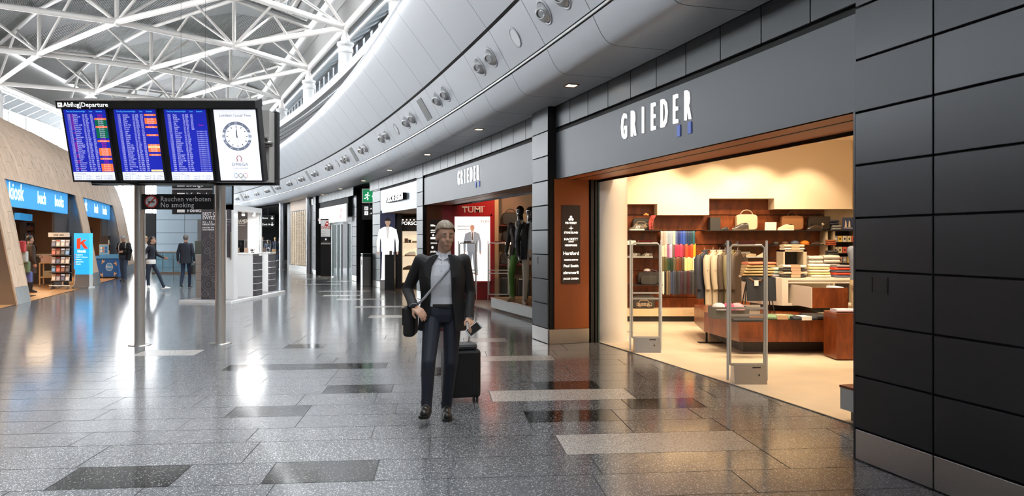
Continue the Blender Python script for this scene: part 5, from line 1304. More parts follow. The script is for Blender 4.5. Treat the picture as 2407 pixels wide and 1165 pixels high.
# ================================================================ DARK PASSAGE WITH EXIT SIGN
cw_ = struct('wall_passage')
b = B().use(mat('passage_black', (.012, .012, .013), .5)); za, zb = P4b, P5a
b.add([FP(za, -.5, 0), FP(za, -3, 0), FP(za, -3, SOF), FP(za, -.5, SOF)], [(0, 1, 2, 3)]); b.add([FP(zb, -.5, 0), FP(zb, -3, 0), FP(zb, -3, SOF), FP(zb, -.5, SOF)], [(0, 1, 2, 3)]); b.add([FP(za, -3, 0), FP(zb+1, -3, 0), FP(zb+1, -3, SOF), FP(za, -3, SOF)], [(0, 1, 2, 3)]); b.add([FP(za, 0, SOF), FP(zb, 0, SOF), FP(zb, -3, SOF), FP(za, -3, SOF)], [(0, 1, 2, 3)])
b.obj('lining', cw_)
YE = 27.0
ex = thing('exit_sign', 'green glowing emergency exit sign with running man hanging in the dark passage', 'sign', T(wx(868, YE), YE, 0))
ez0, ez1, eh = hz(477, YE), hz(443, YE), .26
boxo('case', ex, M_WHITE, -eh, eh, 0, .06, ez0, ez1); boxo('green_panel', ex, mat('exit_green', (.0, .3, .1), .4, emit=.55), -eh+.035, eh-.035, -.004, 0, ez0+.035, ez1-.035)
b = B().use(M_LETTER); zc_ = (ez0+ez1)/2; s_ = .16
def stroke(b, pts_, r): b.tube([(x, -.008, z) for x, z in pts_], r, 6)
stroke(b, [(-.06, zc_+.04), (-.08, zc_-.04), (-.04, zc_-.09), (-.06, zc_-.15)], .018); stroke(b, [(-.08, zc_-.04), (-.13, zc_-.09), (-.19, zc_-.09)], .016); stroke(b, [(-.06, zc_+.05), (-.01, zc_+.0), (.03, zc_+.03)], .013); stroke(b, [(-.06, zc_+.05), (-.13, zc_+.04), (-.15, zc_-.01)], .013); b.ball((-.045, -.008, zc_+.1), (.026, .006, .026), 10, 6)
stroke(b, [(.1, zc_-.02), (.21, zc_-.02)], .012); stroke(b, [(.15, zc_+.03), (.1, zc_-.02), (.15, zc_-.07)], .012); b.obj('running_man', ex)
B().use(M_BLACK).tube([(0, .03, ez1), (0, .03, SOF)], .015, 6).obj('hanger', ex)
wcS = thing('toilet_sign', 'black hanging toilet sign with two white pictogram tiles under the exit sign', 'sign', T(wx(868, YE), YE, 0))
tz0, tz1 = hz(516, YE), hz(481, YE)
boxo('case', wcS, M_BLACK, -eh, eh, 0, .06, tz0, tz1)
for k in range(2):
    z = tz1-.13-k*.17; boxo('pictogram_tile', wcS, M_LETTER, -eh+.09, -eh+.22, -.006, 0, z-.065, z+.065)
    for s in ((-.025, .025) if k == 0 else (0,)): B().use(M_BLACK).box(-eh+.155+s-.012, -eh+.155+s+.012, -.008, -.006, z-.04, z+.04).obj('pictogram', wcS)
    b = B().use(M_LETTER); b.tube([(.02, -.008, z-.02), (.09, -.008, z-.02), (.06, -.008, z+.02)], .01, 6); b.obj('arrow', wcS)
B().use(M_BLACK).tube([(0, .03, tz1), (0, .03, ez0)], .015, 6).obj('hanger', wcS)
bn = thing('litter_bin', 'slim steel litter bin standing beside the boutique pillar', 'bin', FM(P4b+.35, .1))
boxo('body', bn, M_STEEL, -.15, .15, -.15, .15, 0, 1.0, bev=.01); boxo('rim', bn, M_BLACK, -.14, .14, -.14, .14, 1.0, 1.09); boxo('lid', bn, M_STEEL, -.15, .15, -.15, .15, 1.09, 1.12, bev=.008); boxo('sticker', bn, M_BLACK, -.04, .04, -.153, -.15, .72, .9)
for px_ in (848, 861): tag(boxo('wall_notice', None, sw((.08, .08, .085), .5), -.13, .13, -.02, 0, 0, .42, M=FM(P5a-1.0, -2.9) @ T((px_-854)*.022, -.05, hz(574, 29))), 'dark grey notice panel on the black passage wall', 'notice', 'notice panels in the dark passage')

# ================================================================ AIRLINE LOUNGE FRONT
za, zb = P5b, P6a
lo = fascia(za, zb-.3, 2.3, 2.98, .02, mat('lounge_sign_white', (.9, .9, .9), .4, emit=.45), 'lounge_sign', 'glowing white lounge sign with pale red airline mark above the glass doors', 4)
SwR = mat('airline_red', (.55, .03, .03), .5, emit=.25); SwP = mat('airline_red_pale', (.75, .35, .35), .5, emit=.4)
def tailfin(parent, M_, s, m=SwR):
    b = B().use(m); b.M = M_; b.prism([(0, 0), (.75*s, 0), (1.0*s, 1.0*s), (.45*s, 1.0*s)], -.006, 0); b.obj('tail_mark', parent)
    b = B().use(M_LETTER); b.M = M_; b.box(.42*s, .72*s, -.009, -.006, .45*s, .57*s); b.box(.51*s, .63*s, -.009, -.006, .36*s, .66*s); b.obj('cross_mark', parent)
tailfin(lo, FM(fac(798, .02), .025, 2.42), .42, SwP); text('SWISS', .24, SwP, lo, FM(fac(807, .02), .03, 2.5), sx=.9); text('lounge', .24, SwP, lo, FM(fac(748, .02), .03, 2.42), sx=.9)
fr = struct('door_1')
b = B().use(M_BLACK); b.add([FP(za, -.6, 0), FP(zb, -.6, 0), FP(zb, -.6, 3.2), FP(za, -.6, 3.2)][:4], []) ; 
def fpost(Z, n, w, z0, z1, m, name, parent, d=.08): return boxo(name, parent, m, -w/2, w/2, -d/2, d/2, z0, z1, M=FM(Z, n))
dz_ = [fac(px_, -.5) for px_ in (782, 794, 803, 818, 828)]
for Z in dz_: fpost(Z, -.5, .1, .006, 2.3, mat('door_alu', (.5, .53, .55), .3, .7), 'door_post', fr)
for a, c in zip(dz_, dz_[1:]):
    if c is dz_[3]: continue
    B().use(M_GLASSG).add([FP(a, -.5, .01), FP(c, -.5, .01), FP(c, -.5, 2.3), FP(a, -.5, 2.3)], [(0, 1, 2, 3)]).obj('pane', fr)
fr_ = B().use(MATS['door_alu'])
fr_.add([FP(dz_[0], -.47, 2.24), FP(dz_[-1], -.47, 2.24), FP(dz_[-1], -.47, 2.34), FP(dz_[0], -.47, 2.34)], [(0, 1, 2, 3)]); fr_.obj('head_rail', fr)
lw_ = struct('wall_lounge'); b = B().use(mat('lounge_cream', (.6, .56, .5), .6))
b.add([FP(P5b, -3.5, 0), FP(P6a, -3.5, 0), FP(P6a, -3.5, 2.6), FP(P5b, -3.5, 2.6)], [(0, 1, 2, 3)]); b.add([FP(P5b, -.4, 2.6), FP(P6a, -.4, 2.6), FP(P6a, -3.5, 2.6), FP(P5b, -3.5, 2.6)], [(0, 1, 2, 3)]); b.use(M_DK).add([FP(P5b-.1, -.5, 0), FP(P5b-.1, -3.5, 0), FP(P5b-.1, -3.5, 2.6), FP(P5b-.1, -.5, 2.6)], [(0, 1, 2, 3)])
b.add([FP(dz_[0]+.05, -.5, 0), FP(P6a, -.5, 0), FP(P6a, -.5, 2.4), FP(dz_[0]+.05, -.5, 2.4)], [(0, 1, 2, 3)]); b.obj('lining', lw_)
lamp('AREA', FP((za+zb)/2, -1.8, 2.55), 60, (1, .95, .9), 1.2, (0, 0, 0), 2.0)
YTt = 1780*1.55/(646-565)
tt = thing('airline_totem', 'black totem with white airline panel standing before the lounge', 'totem', T(wx(766, 32.2), 32.2, 0))
k_ = 32.2; tw = wx(778, k_)-wx(753, k_); th_ = hz(514, k_)
boxo('body', tt, M_BLACK, -tw/2, tw/2, 0, .12, .02, th_); boxo('base', tt, M_STEEL, -tw/2-.1, tw/2+.05, -.12, .2, 0, .02); boxo('white_panel', tt, mat('totem_white', (.8, .8, .78), .5, emit=.35), -tw*.46, tw*.42, -.006, 0, hz(556, k_), hz(517, k_))
tailfin(tt, T(-.06, -.007, hz(531, k_)), .2); text('SWISS', .15, SwR, tt, T(0, -.008, hz(537, k_)), align='CENTER', bold=.003)
for i, w_ in enumerate(('Lounge', 'Business', 'Senator')): text(w_, .055, sw((.15, .15, .15)), tt, T(-tw*.42, -.008, hz(544+5*i, k_)))
b = B().use(M_LETTER); s5 = []
for a in range(10):
    r = .05 if a % 2 == 0 else .022; s5.append((r*math.sin(a*math.pi/5), hz(562, k_)+r*math.cos(a*math.pi/5)))
b.prism(s5, -.004, 0); b.obj('star_mark', tt); text('STAR ALLIANCE', .035, Wh, tt, T(0, -.004, hz(567, k_)), align='CENTER'); boxo('white_strip', tt, Wh, -tw*.46, tw*.42, -.004, 0, hz(574, k_), hz(570, k_))

# ================================================================ FAR SHUTTER AND DARK CONCOURSE
fw = struct('wall_far_right')
za, zb = fac(723), fac(680)
b = B().use(mat('shutter_timber', (.33, .22, .14), .5)); b.add([FP(za, -.05, hz(495, 38)), FP(zb, -.05, hz(497, 40)), FP(zb, -.05, SOF), FP(za, -.05, SOF)], [(0, 1, 2, 3)]); b.obj('timber_header', fw)
rsh = thing('roller_shutter', 'closed beige roller shutter with fine slats on a steel kerb', 'shutter', None)
b = B().use(mat('shutter_slat', (.55, .43, .3), .4, .2)); n = 46; z0s, z1s = .3, hz(496, 38)
for i in range(n):
    z = z0s+(z1s-z0s)*i/n; h = (z1s-z0s)/n
    b.add([FP(za, -.1, z), FP(zb, -.1, z), FP(zb, -.06, z+h*.45), FP(za, -.06, z+h*.45), FP(zb, -.1, z+h*.8), FP(za, -.1, z+h*.8)], [(0, 1, 2, 3), (3, 2, 4, 5)])
b.obj('slat_curtain', rsh)
for k in range(8):
    Z = za+(zb-za)*(k+.5)/8; boxo('guide', rsh, sw((.7, .62, .5), .4), -.03, .03, -.03, .0, z0s, z1s, M=FM(Z, -.06))
b = B().use(M_STEEL); b.hexa([FP(za, .02, 0), FP(za, -.2, 0), FP(zb, -.2, 0), FP(zb, .02, 0), FP(za, .02, .3), FP(za, -.2, .3), FP(zb, -.2, .3), FP(zb, .02, .3)]); b.obj('kerb', rsh)
for px_, l_ in ((726, 'round grey metal column between the lounge and the roller shutter'), (662, 'round grey metal column beside the dark concourse opening')):
    Z = fac(px_, .1); p = FP(Z, .1); tg = thing('metal_column', l_, 'column', T(p.x, p.y, 0)); B().use(mat('column_metal', (.4, .43, .46), .3, .6)).lathe([(.13, 0), (.13, SOF)], seg=20).obj('shaft', tg); B().use(M_STEEL).lathe([(.16, 0), (.16, .03), (.135, .035)], seg=20).obj('foot_ring', tg)
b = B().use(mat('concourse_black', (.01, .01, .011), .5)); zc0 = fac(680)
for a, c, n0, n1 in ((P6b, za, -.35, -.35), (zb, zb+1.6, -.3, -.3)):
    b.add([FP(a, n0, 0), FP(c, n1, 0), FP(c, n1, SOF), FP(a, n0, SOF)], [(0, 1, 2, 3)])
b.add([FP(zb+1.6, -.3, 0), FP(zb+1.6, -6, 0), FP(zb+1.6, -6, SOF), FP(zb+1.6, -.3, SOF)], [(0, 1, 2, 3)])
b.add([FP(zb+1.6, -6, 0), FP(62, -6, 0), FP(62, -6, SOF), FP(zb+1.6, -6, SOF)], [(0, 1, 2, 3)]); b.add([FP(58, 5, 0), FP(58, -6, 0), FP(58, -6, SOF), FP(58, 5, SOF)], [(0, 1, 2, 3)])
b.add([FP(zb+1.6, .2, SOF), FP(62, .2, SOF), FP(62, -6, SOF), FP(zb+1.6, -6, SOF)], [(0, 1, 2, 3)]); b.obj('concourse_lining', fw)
Yh = 47.0; hs = thing('desk_sign', 'black hanging sign with white down arrows in the dark concourse', 'sign', T(wx(630, Yh), Yh, 0))
hw_ = wx(644, Yh)-wx(614, Yh); boxo('case', hs, M_BLACK, -hw_/2, hw_/2, 0, .1, hz(533, Yh), hz(505, Yh))
text('Transfer Desk A', .16, M_LETTER, hs, T(.12, -.005, hz(529, Yh)), align='RIGHT'); text('Gates', .16, M_LETTER, hs, T(.0, -.005, hz(514, Yh)), align='RIGHT')
for y_ in (511, 526):
    z = hz(y_, Yh); b = B().use(M_LETTER); b.tube([(.26, -.01, z+.1), (.26, -.01, z-.1)], .02, 6); b.tube([(.18, -.01, z-.02), (.26, -.01, z-.11), (.34, -.01, z-.02)], .02, 6); b.obj('arrow', hs)
B().use(M_BLACK).tube([(0, .05, hz(505, Yh)), (0, .05, SOF)], .02, 6).obj('hanger', hs)

# ================================================================ FAR GREY WALL, RAILING
gw = struct('wall_far'); YW = 44.0; M_GW = mat('blue_grey_panel', (.085, .12, .15), .4, .2)
xa, xb = wx(367, YW), wx(545, YW); zr = [-3, -.6, .45, 1.35, 2.0, 2.75, 3.7, 4.7, 5.7, 6.7, 7.6]
boxo('backing', gw, M_GAP, xa, xb, YW+.03, YW+.3, -.1, 7.6)
cols3 = [xa, wx(434, YW), wx(500, YW), xb]
for i in range(1, len(zr)-1):
    for a, c in zip(cols3, cols3[1:]): boxo('panel', gw, M_GW, a+.012, c-.012, YW, YW+.03, max(zr[i], 0)+.012, zr[i+1]-.012)
boxo('dark_door', gw, M_BLACK, wx(465, YW), wx(476, YW), YW-.05, YW, 0, hz(515, YW))
rl = thing('glass_railing', 'waist high glass railing with steel handrail before the grey wall', 'railing', None)
YL = F_PX*EYE/(643-HZ); xa, xb = wx(358, YL), wx(480, YL)
B().use(M_STEEL).tube([(xa, YL, 1.0), (xb, YL, 1.0)], .035, 8).obj('handrail', rl); B().use(sw((.3, .22, .16), .4)).box(xa, xb, YL-.03, YL+.03, 0, .08).obj('base_rail', rl)
k = 5
for i in range(k):
    a = xa+(xb-xa)*i/k; c = xa+(xb-xa)*(i+1)/k; B().use(glass('railing_glass', (.6, .72, .75))).box(a+.01, c-.01, YL-.008, YL+.008, .08, .96).obj('pane', rl)
    boxo('post', rl, M_STEEL, a-.012, a+.012, YL+.01, YL+.035, .08, .98)
# ================================================================ DEPARTURE BOARD
TH = math.atan(.2925); YBD = 10.55
bx0 = wx(175.7, YBD); bz0 = hz(423, YBD); SWD, SHT, SPT = .569, .975, .682
BM = Matrix.Translation((bx0, YBD, bz0)) @ Matrix.Rotation(TH, 4, 'X')
def scrE(n, c, e=1.0): return mat('screen_'+n, c, .6, emit=e)
S_BLUE = scrE('blue', (.008, .018, .42), .75); S_CY = scrE('cyan', (.1, .6, .9)); S_W = scrE('white', (.75, .78, .95), .8); S_OR = scrE('orange', (.9, .17, .02)); S_GR = scrE('green', (.0, .12, .03)); S_RD = scrE('red', (.6, .02, .12)); S_YE = scrE('yellow', (.9, .72, .3)); S_PALE = scrE('pale', (.75, .78, .9)); S_TXT = scrE('dark_text', (.05, .06, .12), .3)
board = thing('departure_board', 'black departures board with four tilted screens on two steel posts', 'departure board', Matrix.Translation((bx0+1.31, 11.2, 0)))
BI = board.matrix_world.inverted()
def bput(o): o.matrix_local = BI @ BM; return o
# housing
bput(boxo('housing', board, M_BLACK, -.03, 3*SPT+SWD+.03, .03, .16, -.03, 1.0))
hd = bput(boxo('header', board, M_BLACK, -.03, 3*SPT+SWD+.03, -.1, .2, 1.0, 1.098))
boxo('header_edge', hd, M_CHROME, -.035, 3*SPT+SWD+.035, -.105, .2, 1.098, 1.108)
text('Abflug|Departure', .085, M_LETTER, hd, T(.07, -.103, 1.022), bold=.0008)
B().use(M_LETTER).prism([(-.005, 1.018), (.055, 1.018), (.055, 1.078), (-.005, 1.078)], -.104, -.1).obj('plane_tile', hd)
B().use(M_BLACK).prism([(.002, 1.048), (.04, 1.064), (.05, 1.068), (.03, 1.05), (.025, 1.04)], -.107, -.104).obj('plane_mark', hd)
D1 = 'Philadel|Palma de M|Zagreb|Madrid|Lisbon|London LHR|Bucharest|Manchester|Frankfurt|Muenchen|Geneva|Copenhagen|Moscow|Belgrade|Barcelona|Duesseldorf|Milano MXP|Madrid|Roma FCO|Paris CDG|Brussels|Stuttgart|Prague|Nice|Amsterdam|Hannover|Hamburg|Istanbul|Budapest'.split('|')
D2 = 'Tel Aviv|Stockholm|Delhi|Muscat|Dubai|Berlin TXL|Montreal|Firenze|Lugano|Nice|Chicago|Venezia|Athens|Lyon|Koeln|New York|Nuernberg|Tokyo NRT|Vancouver|Tenerife|Sfrancisco|Shanghai|Los Angeles|Geneva|Las Palmas|Muenchen|Luxembourg|Kiev|London LHR'.split('|')
D3 = 'Miami|Beijing|Podgorica|Antalya|Riga|Wien|Bangkok|Tbilisi|Graz|Paris CDG|Moscow|Edinburgh|Larnaca|Istanbul|Amsterdam|Frankfurt|Belgrad|Istanbul|Hamburg|Izmir|Duesseldorf|Berlin TXL|Palma de M|London LHR|Zagreb|Dubai|Muenchen|Duesseldorf|London LCY'.split('|')
R1 = 'rroggggoggggro'  # remarks are keyed below
REM = ['rrogggoggggg'+'rorrroooororroooo', 'o.oooro...o....oyoo.o.......y', '.....r..wwwwwwwwwwwwwwwwwwwww']
T0 = [1100, 1240, 1320]; rf = random.Random(5)
def tm(base, i, k): h, m = divmod(base, 100); t_ = h*60+m+i*k; return '%02d%02d' % (t_//60, t_ % 60//5*5)
for s in range(3):
    sc_ = B().use(M_BLACK); x0 = s*SPT
    so = bput(boxo('screen', board, M_BLACK, x0-.025, x0+SWD+.025, 0, .03, -.025, SHT+.02))
    boxo('display', so, S_BLUE, x0, x0+SWD, -.002, 0, .115, SHT); boxo('gate_time_strip', so, S_PALE, x0, x0+SWD, -.002, 0, 0, .115)
    rows_ = (D1, D2, D3)[s]; n = len(rows_); zt_ = SHT-.06; pt = (zt_-.122)/n; fs_ = pt*.98
    lz = T(x0, -.0035, zt_-pt*.8)
    ln = pt/fs_
    def colm(strs, xo, m, **k): return text('\n'.join(strs), fs_, m, so, T(x0+xo, -.0035, zt_-pt*.82), line=ln, sx=.8, **k)
    text('Time Exp Destination', fs_*1.1, S_CY, so, T(x0+.035, -.0035, SHT-.035), sx=.8); text('Flight', fs_*1.1, S_CY, so, T(x0+.245, -.0035, SHT-.035), sx=.8); text('Gate', fs_*1.1, S_CY, so, T(x0+.345, -.0035, SHT-.035), sx=.8); text('Remarks', fs_*1.1, S_CY, so, T(x0+.44, -.0035, SHT-.035), sx=.8)
    colm([tm(T0[s], i, (3.6, 1.3, 6)[s]) for i in range(n)], .04, S_W); colm(rows_, .115, S_W)
    colm([rf.choice(['LX', 'LH', 'UA', 'SK', 'AB', 'BA', 'TK', 'US'])+'  '+str(rf.choice([rf.randint(200, 999), rf.randint(1200, 9800)])) for _ in range(n)], .245, S_W)
    colm([(rf.choice('ABDE')+'%02d' % rf.randint(2, 86)) if not(s == 2 and i > 7) else ' ' for i in range(n)], .352, S_W)
    if s == 0: colm([tm(1110, i, 3.6) if i in (0, 1, 2, 3, 4, 5, 6, 7, 9, 12, 14, 15, 16, 17, 18, 20, 21, 23, 24, 27) else ' ' for i in range(n)], .078, S_RD)
    for i, k in enumerate(REM[s][:n]):
        z = zt_-pt*(i+1)
        if k in 'ogy':
            boxo('remark_bar', so, {'o': S_OR, 'g': S_GR, 'y': S_YE}[k], x0+.405, x0+.565, -.003, -.002, z+.001, z+pt-.002)
    for k, m in (('o', S_W), ('g', S_W), ('y', S_TXT), ('r', S_RD), ('w', S_W)):
        lab = {'o': 'Go to Gate', 'g': 'Boarding', 'y': 'New Gate', 'r': 'Delayed', 'w': 'Gate displayed at 1240'}[k]
        if k in REM[s]: text('\n'.join(lab if q == k else ' ' for q in REM[s][:n]), fs_*(.9 if k != 'w' else .7), m, so, T(x0+.485, -.0036, zt_-pt*.78), line=pt/(fs_*(.9 if k != 'w' else .7)), align='CENTER', sx=.8)
    text('Time to Gates:\nGates A   5 - 10 Min.\nGates B   5 - 10 Min.', .033, S_TXT, so, T(x0+.015, -.0035, .08), line=1.0, sx=.85); text('\nGates D   10 - 15 Min.\nGates E   10 - 20 Min.', .033, S_TXT, so, T(x0+.3, -.0035, .08), line=1.0, sx=.85)
x0 = 3*SPT
so = bput(boxo('screen', board, M_BLACK, x0-.03, x0+SWD+.03, -.02, .03, -.025, SHT+.02))
boxo('display', so, scrE('clock_white', (.78, .8, .88), .95), x0, x0+SWD, -.022, -.02, .0, SHT)
cxk = x0+SWD/2; zk = SHT*.63
text('Lokalzeit / Local Time', .052, S_TXT, so, T(cxk, -.0235, SHT*.905), align='CENTER', sx=.93)
ck = B().use(scrE('bezel', (.2, .23, .3), .5)); RK = .2
def annulus(b, r0, r1, y, seg=40):
    for k in range(seg):
        a0, a1 = 2*math.pi*k/seg, 2*math.pi*(k+1)/seg
        b.add([(cxk+r0*math.cos(a0), y, zk+r0*math.sin(a0)), (cxk+r1*math.cos(a0), y, zk+r1*math.sin(a0)), (cxk+r1*math.cos(a1), y, zk+r1*math.sin(a1)), (cxk+r0*math.cos(a1), y, zk+r0*math.sin(a1))], [(3, 2, 1, 0)])
annulus(ck, RK*.8, RK, -.0232); ck.use(scrE('bezel_light', (.5, .54, .62), .7)); annulus(ck, RK*.78, RK*.81, -.0236); ck.obj('clock_bezel', so)
b = B().use(scrE('dial', (.85, .87, .93), 1.0)); b.prism([(cxk+RK*.78*math.cos(k*.1745), zk+RK*.78*math.sin(k*.1745)) for k in range(36)], -.0238, -.0226); b.obj('clock_dial', so)
for k in range(12):
    b = B().use(S_TXT); b.M = Matrix.Translation((cxk, 0, zk)) @ Matrix.Rotation(k*math.pi/6, 4, 'Y'); b.box(-.005, .005, -.0245, -.0238, RK*.6, RK*.74); b.obj('hour_mark', so)
for a, l_, w_, nm_ in ((math.radians(2), RK*.66, .006, 'minute_hand'), (math.radians(-2), RK*.42, .009, 'hour_hand'), (math.radians(168), RK*.6, .0025, 'second_hand')):
    b = B().use(S_TXT); b.M = Matrix.Translation((cxk, 0, zk)) @ Matrix.Rotation(a, 4, 'Y'); b.prism([(-w_, -.02), (w_, -.02), (w_*.4, l_), (-w_*.4, l_)], -.0252, -.0246); b.obj(nm_, so)
for sg in (-1, 1):
    for dz in (.035, -.035): B().use(scrE('lug', (.7, .73, .8), .8)).prism([(cxk+sg*RK*.86-.025, zk+dz-.018), (cxk+sg*RK*.86+.025+sg*.02, zk+dz-.018), (cxk+sg*RK*.86+.025+sg*.02, zk+dz+.018), (cxk+sg*RK*.86-.025, zk+dz+.018)], -.0255, -.0236).obj('clock_claw', so)
for k, rn in enumerate(('XII', 'I', 'II', 'III', 'IIII', 'V', 'VI', 'VII', 'VIII', 'IX', 'X', 'XI')):
    a = k*math.pi/6; text(rn, .03, S_W, so, Matrix.Translation((cxk, -.0238, zk)) @ Matrix.Rotation(a, 4, 'Y') @ T(0, 0, RK*.845), align='CENTER', name='numeral')
om = [( .032*math.cos(t), zk-.305+.036*math.sin(t)) for t in [math.radians(d_) for d_ in range(-55, 236, 15)]]
b = B().use(scrE('brand_red', (.3, .02, .06), .5)); b.tube([(cxk-.045, -.024, zk-.342), (cxk+.045*0-om[-1][0]*0-.02, -.024, zk-.342)]+[(cxk+x, -.024, z) for x, z in reversed(om)]+[(cxk+.02, -.024, zk-.342), (cxk+.045, -.024, zk-.342)], .0045, 6); b.obj('omega_mark', so)
text('OMEGA', .062, S_TXT, so, T(cxk, -.0235, zk-.41), align='CENTER', spacing=1.1); text('OFFICIAL TIMEKEEPER', .02, S_TXT, so, T(cxk, -.0235, zk-.45), align='CENTER', spacing=1.1)
for k, (dx, dz, c) in enumerate(((-.066, 0, (.05, .15, .4)), (0, 0, (.03, .03, .03)), (.066, 0, (.5, .05, .06)), (-.033, -.03, (.6, .5, .25)), (.033, -.03, (.1, .3, .2)))):
    b = B().use(scrE('ring%d' % k, c, .5)); b.tube([(cxk+dx+.03*math.cos(t*.3142), -.0238, zk-.545+dz+.03*math.sin(t*.3142)) for t in range(21)], .0028, 5); b.obj('ring_mark', so)
# rear housing, brackets, trays and posts
rear = boxo('rear_housing', board, mat('housing_grey', (.42, .41, .39), .4, .3), bx0-.03, bx0+3*SPT+SWD+.02, 10.78, 11.02, hz(428, 10.9), hz(262, 10.9), M=BI)
boxo('rear_frame', board, M_BLACK, bx0-.03, bx0+3*SPT+SWD+.06, 11.03, 11.14, hz(430, 10.9)-.02, hz(262, 10.9)+.02, M=BI)
for k, (px_, py) in enumerate(((622, 325), (632, 338))): B().use(M_STEEL).tube([W(px_, py, 10.75)-Vector((.06, 0, 0)), W(px_, py, 10.75)+Vector((.05, 0, 0))], .04, 12).obj('bracket', board, M=BI)
for a, c in ((232, 310), (338, 500)): boxo('cable_tray', board, M_BLACK, wx(a, 10.8), wx(c, 10.8), 10.6, 10.95, hz(433, 10.8), hz(425, 10.8), M=BI)
for px_, py in ((323, 812), (514, 808)):
    p = G(px_, py); b = B().use(mat('post_steel', (.6, .58, .55), .3, .75, noise=(30, .05, (1, 1, 12)))); b.lathe([(.075, 0), (.075, 2.6)], (p.x, p.y+.07, 0), 28); b.obj('post', board, M=BI)
    B().use(M_STEEL).lathe([(.16, 0), (.16, .006), (.14, .01)], (p.x, p.y+.07, 0), 28).obj('floor_plate', board, M=BI)
ns = thing('no_smoking_sign', 'black bilingual no smoking sign fixed between the two steel posts', 'sign', T(0, 0, 0))
YN = 11.17
zA, zB = hz(492, YN), hz(456, YN)
boxo('board', ns, M_BLACK, wx(334, YN), wx(503, YN), YN-.01, YN+.03, zA, zB)
text('Rauchen verboten\nNo smoking', .105, M_WPRINT, ns, T(wx(378, YN), YN-.012, hz(473, YN)), line=.83, bold=.001, sx=.87, spacing=1.1)
cxn, czn = wx(356, YN), (zA+zB)/2
b = B().use(M_WPRINT); b.prism([(cxn+.085*math.cos(k*.2618), czn+.085*math.sin(k*.2618)) for k in range(24)], YN-.0125, YN-.01); b.obj('disc', ns)
b = B().use(sw((.6, .02, .02))); b.tube([(cxn+.088*math.cos(k*.2618), YN-.012, czn+.088*math.sin(k*.2618)) for k in range(25)], .009, 6); b.tube([(cxn-.06, YN-.016, czn-.06), (cxn+.06, YN-.016, czn+.06)], .008, 6); b.obj('red_ring', ns)
b = B().use(M_BLACK); b.box(cxn-.045, cxn+.05, YN-.014, YN-.0125, czn-.012, czn+.006); b.tube([(cxn-.045, YN-.013, czn+.012), (cxn-.055, YN-.013, czn+.03), (cxn-.035, YN-.013, czn+.04)], .004, 5); b.obj('cigarette', ns)
# hanging way finding sign
YG = 25.0; wf = thing('wayfinding_sign', 'large black hanging direction sign with white lines beyond the departures board', 'sign', T(wx(452, YG), YG, 0))
ww = wx(500, YG)-wx(405, YG); wz0, wz1 = hz(503, YG), hz(400, YG)
boxo('case', wf, M_BLACK, -ww/2, ww/2, 0, .12, wz0, wz1)
for y_ in (444, 496-24): boxo('divider', wf, M_WPRINT, -ww/2, ww/2, -.004, 0, hz(y_, YG)-.012, hz(y_, YG)+.012)
for w_, y_ in (('St', 427), ('Lounge', 438), ('Info Desk', 462), ('Toilets', 498)): text(w_, .19, M_WPRINT, wf, T(-.2, -.004, hz(y_, YG)), bold=.004)
for y_ in (433, 458, 494): boxo('pictogram_tile', wf, M_WPRINT, -.5, -.25, -.004, 0, hz(y_, YG)-.07, hz(y_, YG)+.07)
for s_ in (-1, 1): B().use(M_BLACK).tube([(s_*ww*.3, .06, wz1), (s_*ww*.3, .06, 9.95)], .005, 5).obj('hanger', wf)

# ================================================================ WATCH BOOTH
A_, B_, C_ = G(423, 710), G(545, 713), G(668, 687); D_ = A_+(C_-B_)
bo = thing('exhibition_booth', 'white exhibition booth with dark banners on a low platform', 'exhibition booth', Matrix.Translation((A_+C_)/2))
OI = bo.matrix_world.inverted()
M_BW = mat('booth_white', (.85, .85, .84), .35); M_BD = mat('booth_banner', (.07, .062, .07), .5); M_BG = mat('booth_grey_line', (.17, .16, .17), .5)
B().use(M_BG).slab([(p.x, p.y) for p in (A_, B_, C_, D_)], 0, .05).obj('platform', bo, M=OI)
b = B().use(M_BW)
for p, q in ((A_, B_), (B_, C_)): d = (q-p).normalized(); o_ = Vector((d.y, -d.x, 0))*.04; b.hexa([p+o_, p-o_, q-o_, q+o_, p+o_+Vector((0, 0, .058)), p-o_+Vector((0, 0, .058)), q-o_+Vector((0, 0, .058)), q+o_+Vector((0, 0, .058))])
b.obj('platform_edge', bo, M=OI)
Y1 = 19.35; xb0, xb1 = wx(473, Y1), wx(520, Y1); zt1 = hz(492, Y1)
bn_ = boxo('banner', bo, M_BD, xb0, xb1, Y1, Y1+.35, .05, zt1, M=OI)
for w_, y_, sz in (('BEST OF', 506, .115), ('SWITZERLAND', 515, .115), ('3.5. - 7.7.', 524, .075), ('AIRSIDE CENTER', 529, .055), ('DISCOVER THE', 536, .045), ('SWISS PREMIUM', 541, .045)): text(w_, sz, M_WPRINT, bn_, T(xb0+.03, Y1-.002, hz(y_, Y1)), bold=.0015, sx=.95)
b = B().use(M_BG)
for (cx_, cy_, r) in ((491, 571, .16), (500, 552, .09), (487, 590, .08), (497, 632, .2), (482, 640, .1), (503, 600, .12), (490, 668, .17), (505, 655, .08), (482, 690, .09), (500, 694, .1)):
    X_, Z_ = wx(cx_, Y1), hz(cy_, Y1)
    for q in (1, .7, .25):
        ring = [(min(max(X_+r*q*math.cos(k*.2618), xb0+.005), xb1-.005), Y1-.003, Z_+r*q*math.sin(k*.2618)) for k in range(25)]; b.tube(ring, .006, 5, cap=False)
b.obj('gear_print', bn_)
Y2 = 19.9; cnt_ = boxo('side_counter', bo, sw((.62, .58, .52), .4), wx(460, Y2), wx(474, Y2), Y2, Y2+.5, .05, hz(598, Y2), M=OI)
for k in range(1, 5): boxo('drawer_line', cnt_, M_BG, wx(460, Y2), wx(474, Y2), Y2-.003, Y2, .05+k*.22, .056+k*.22)
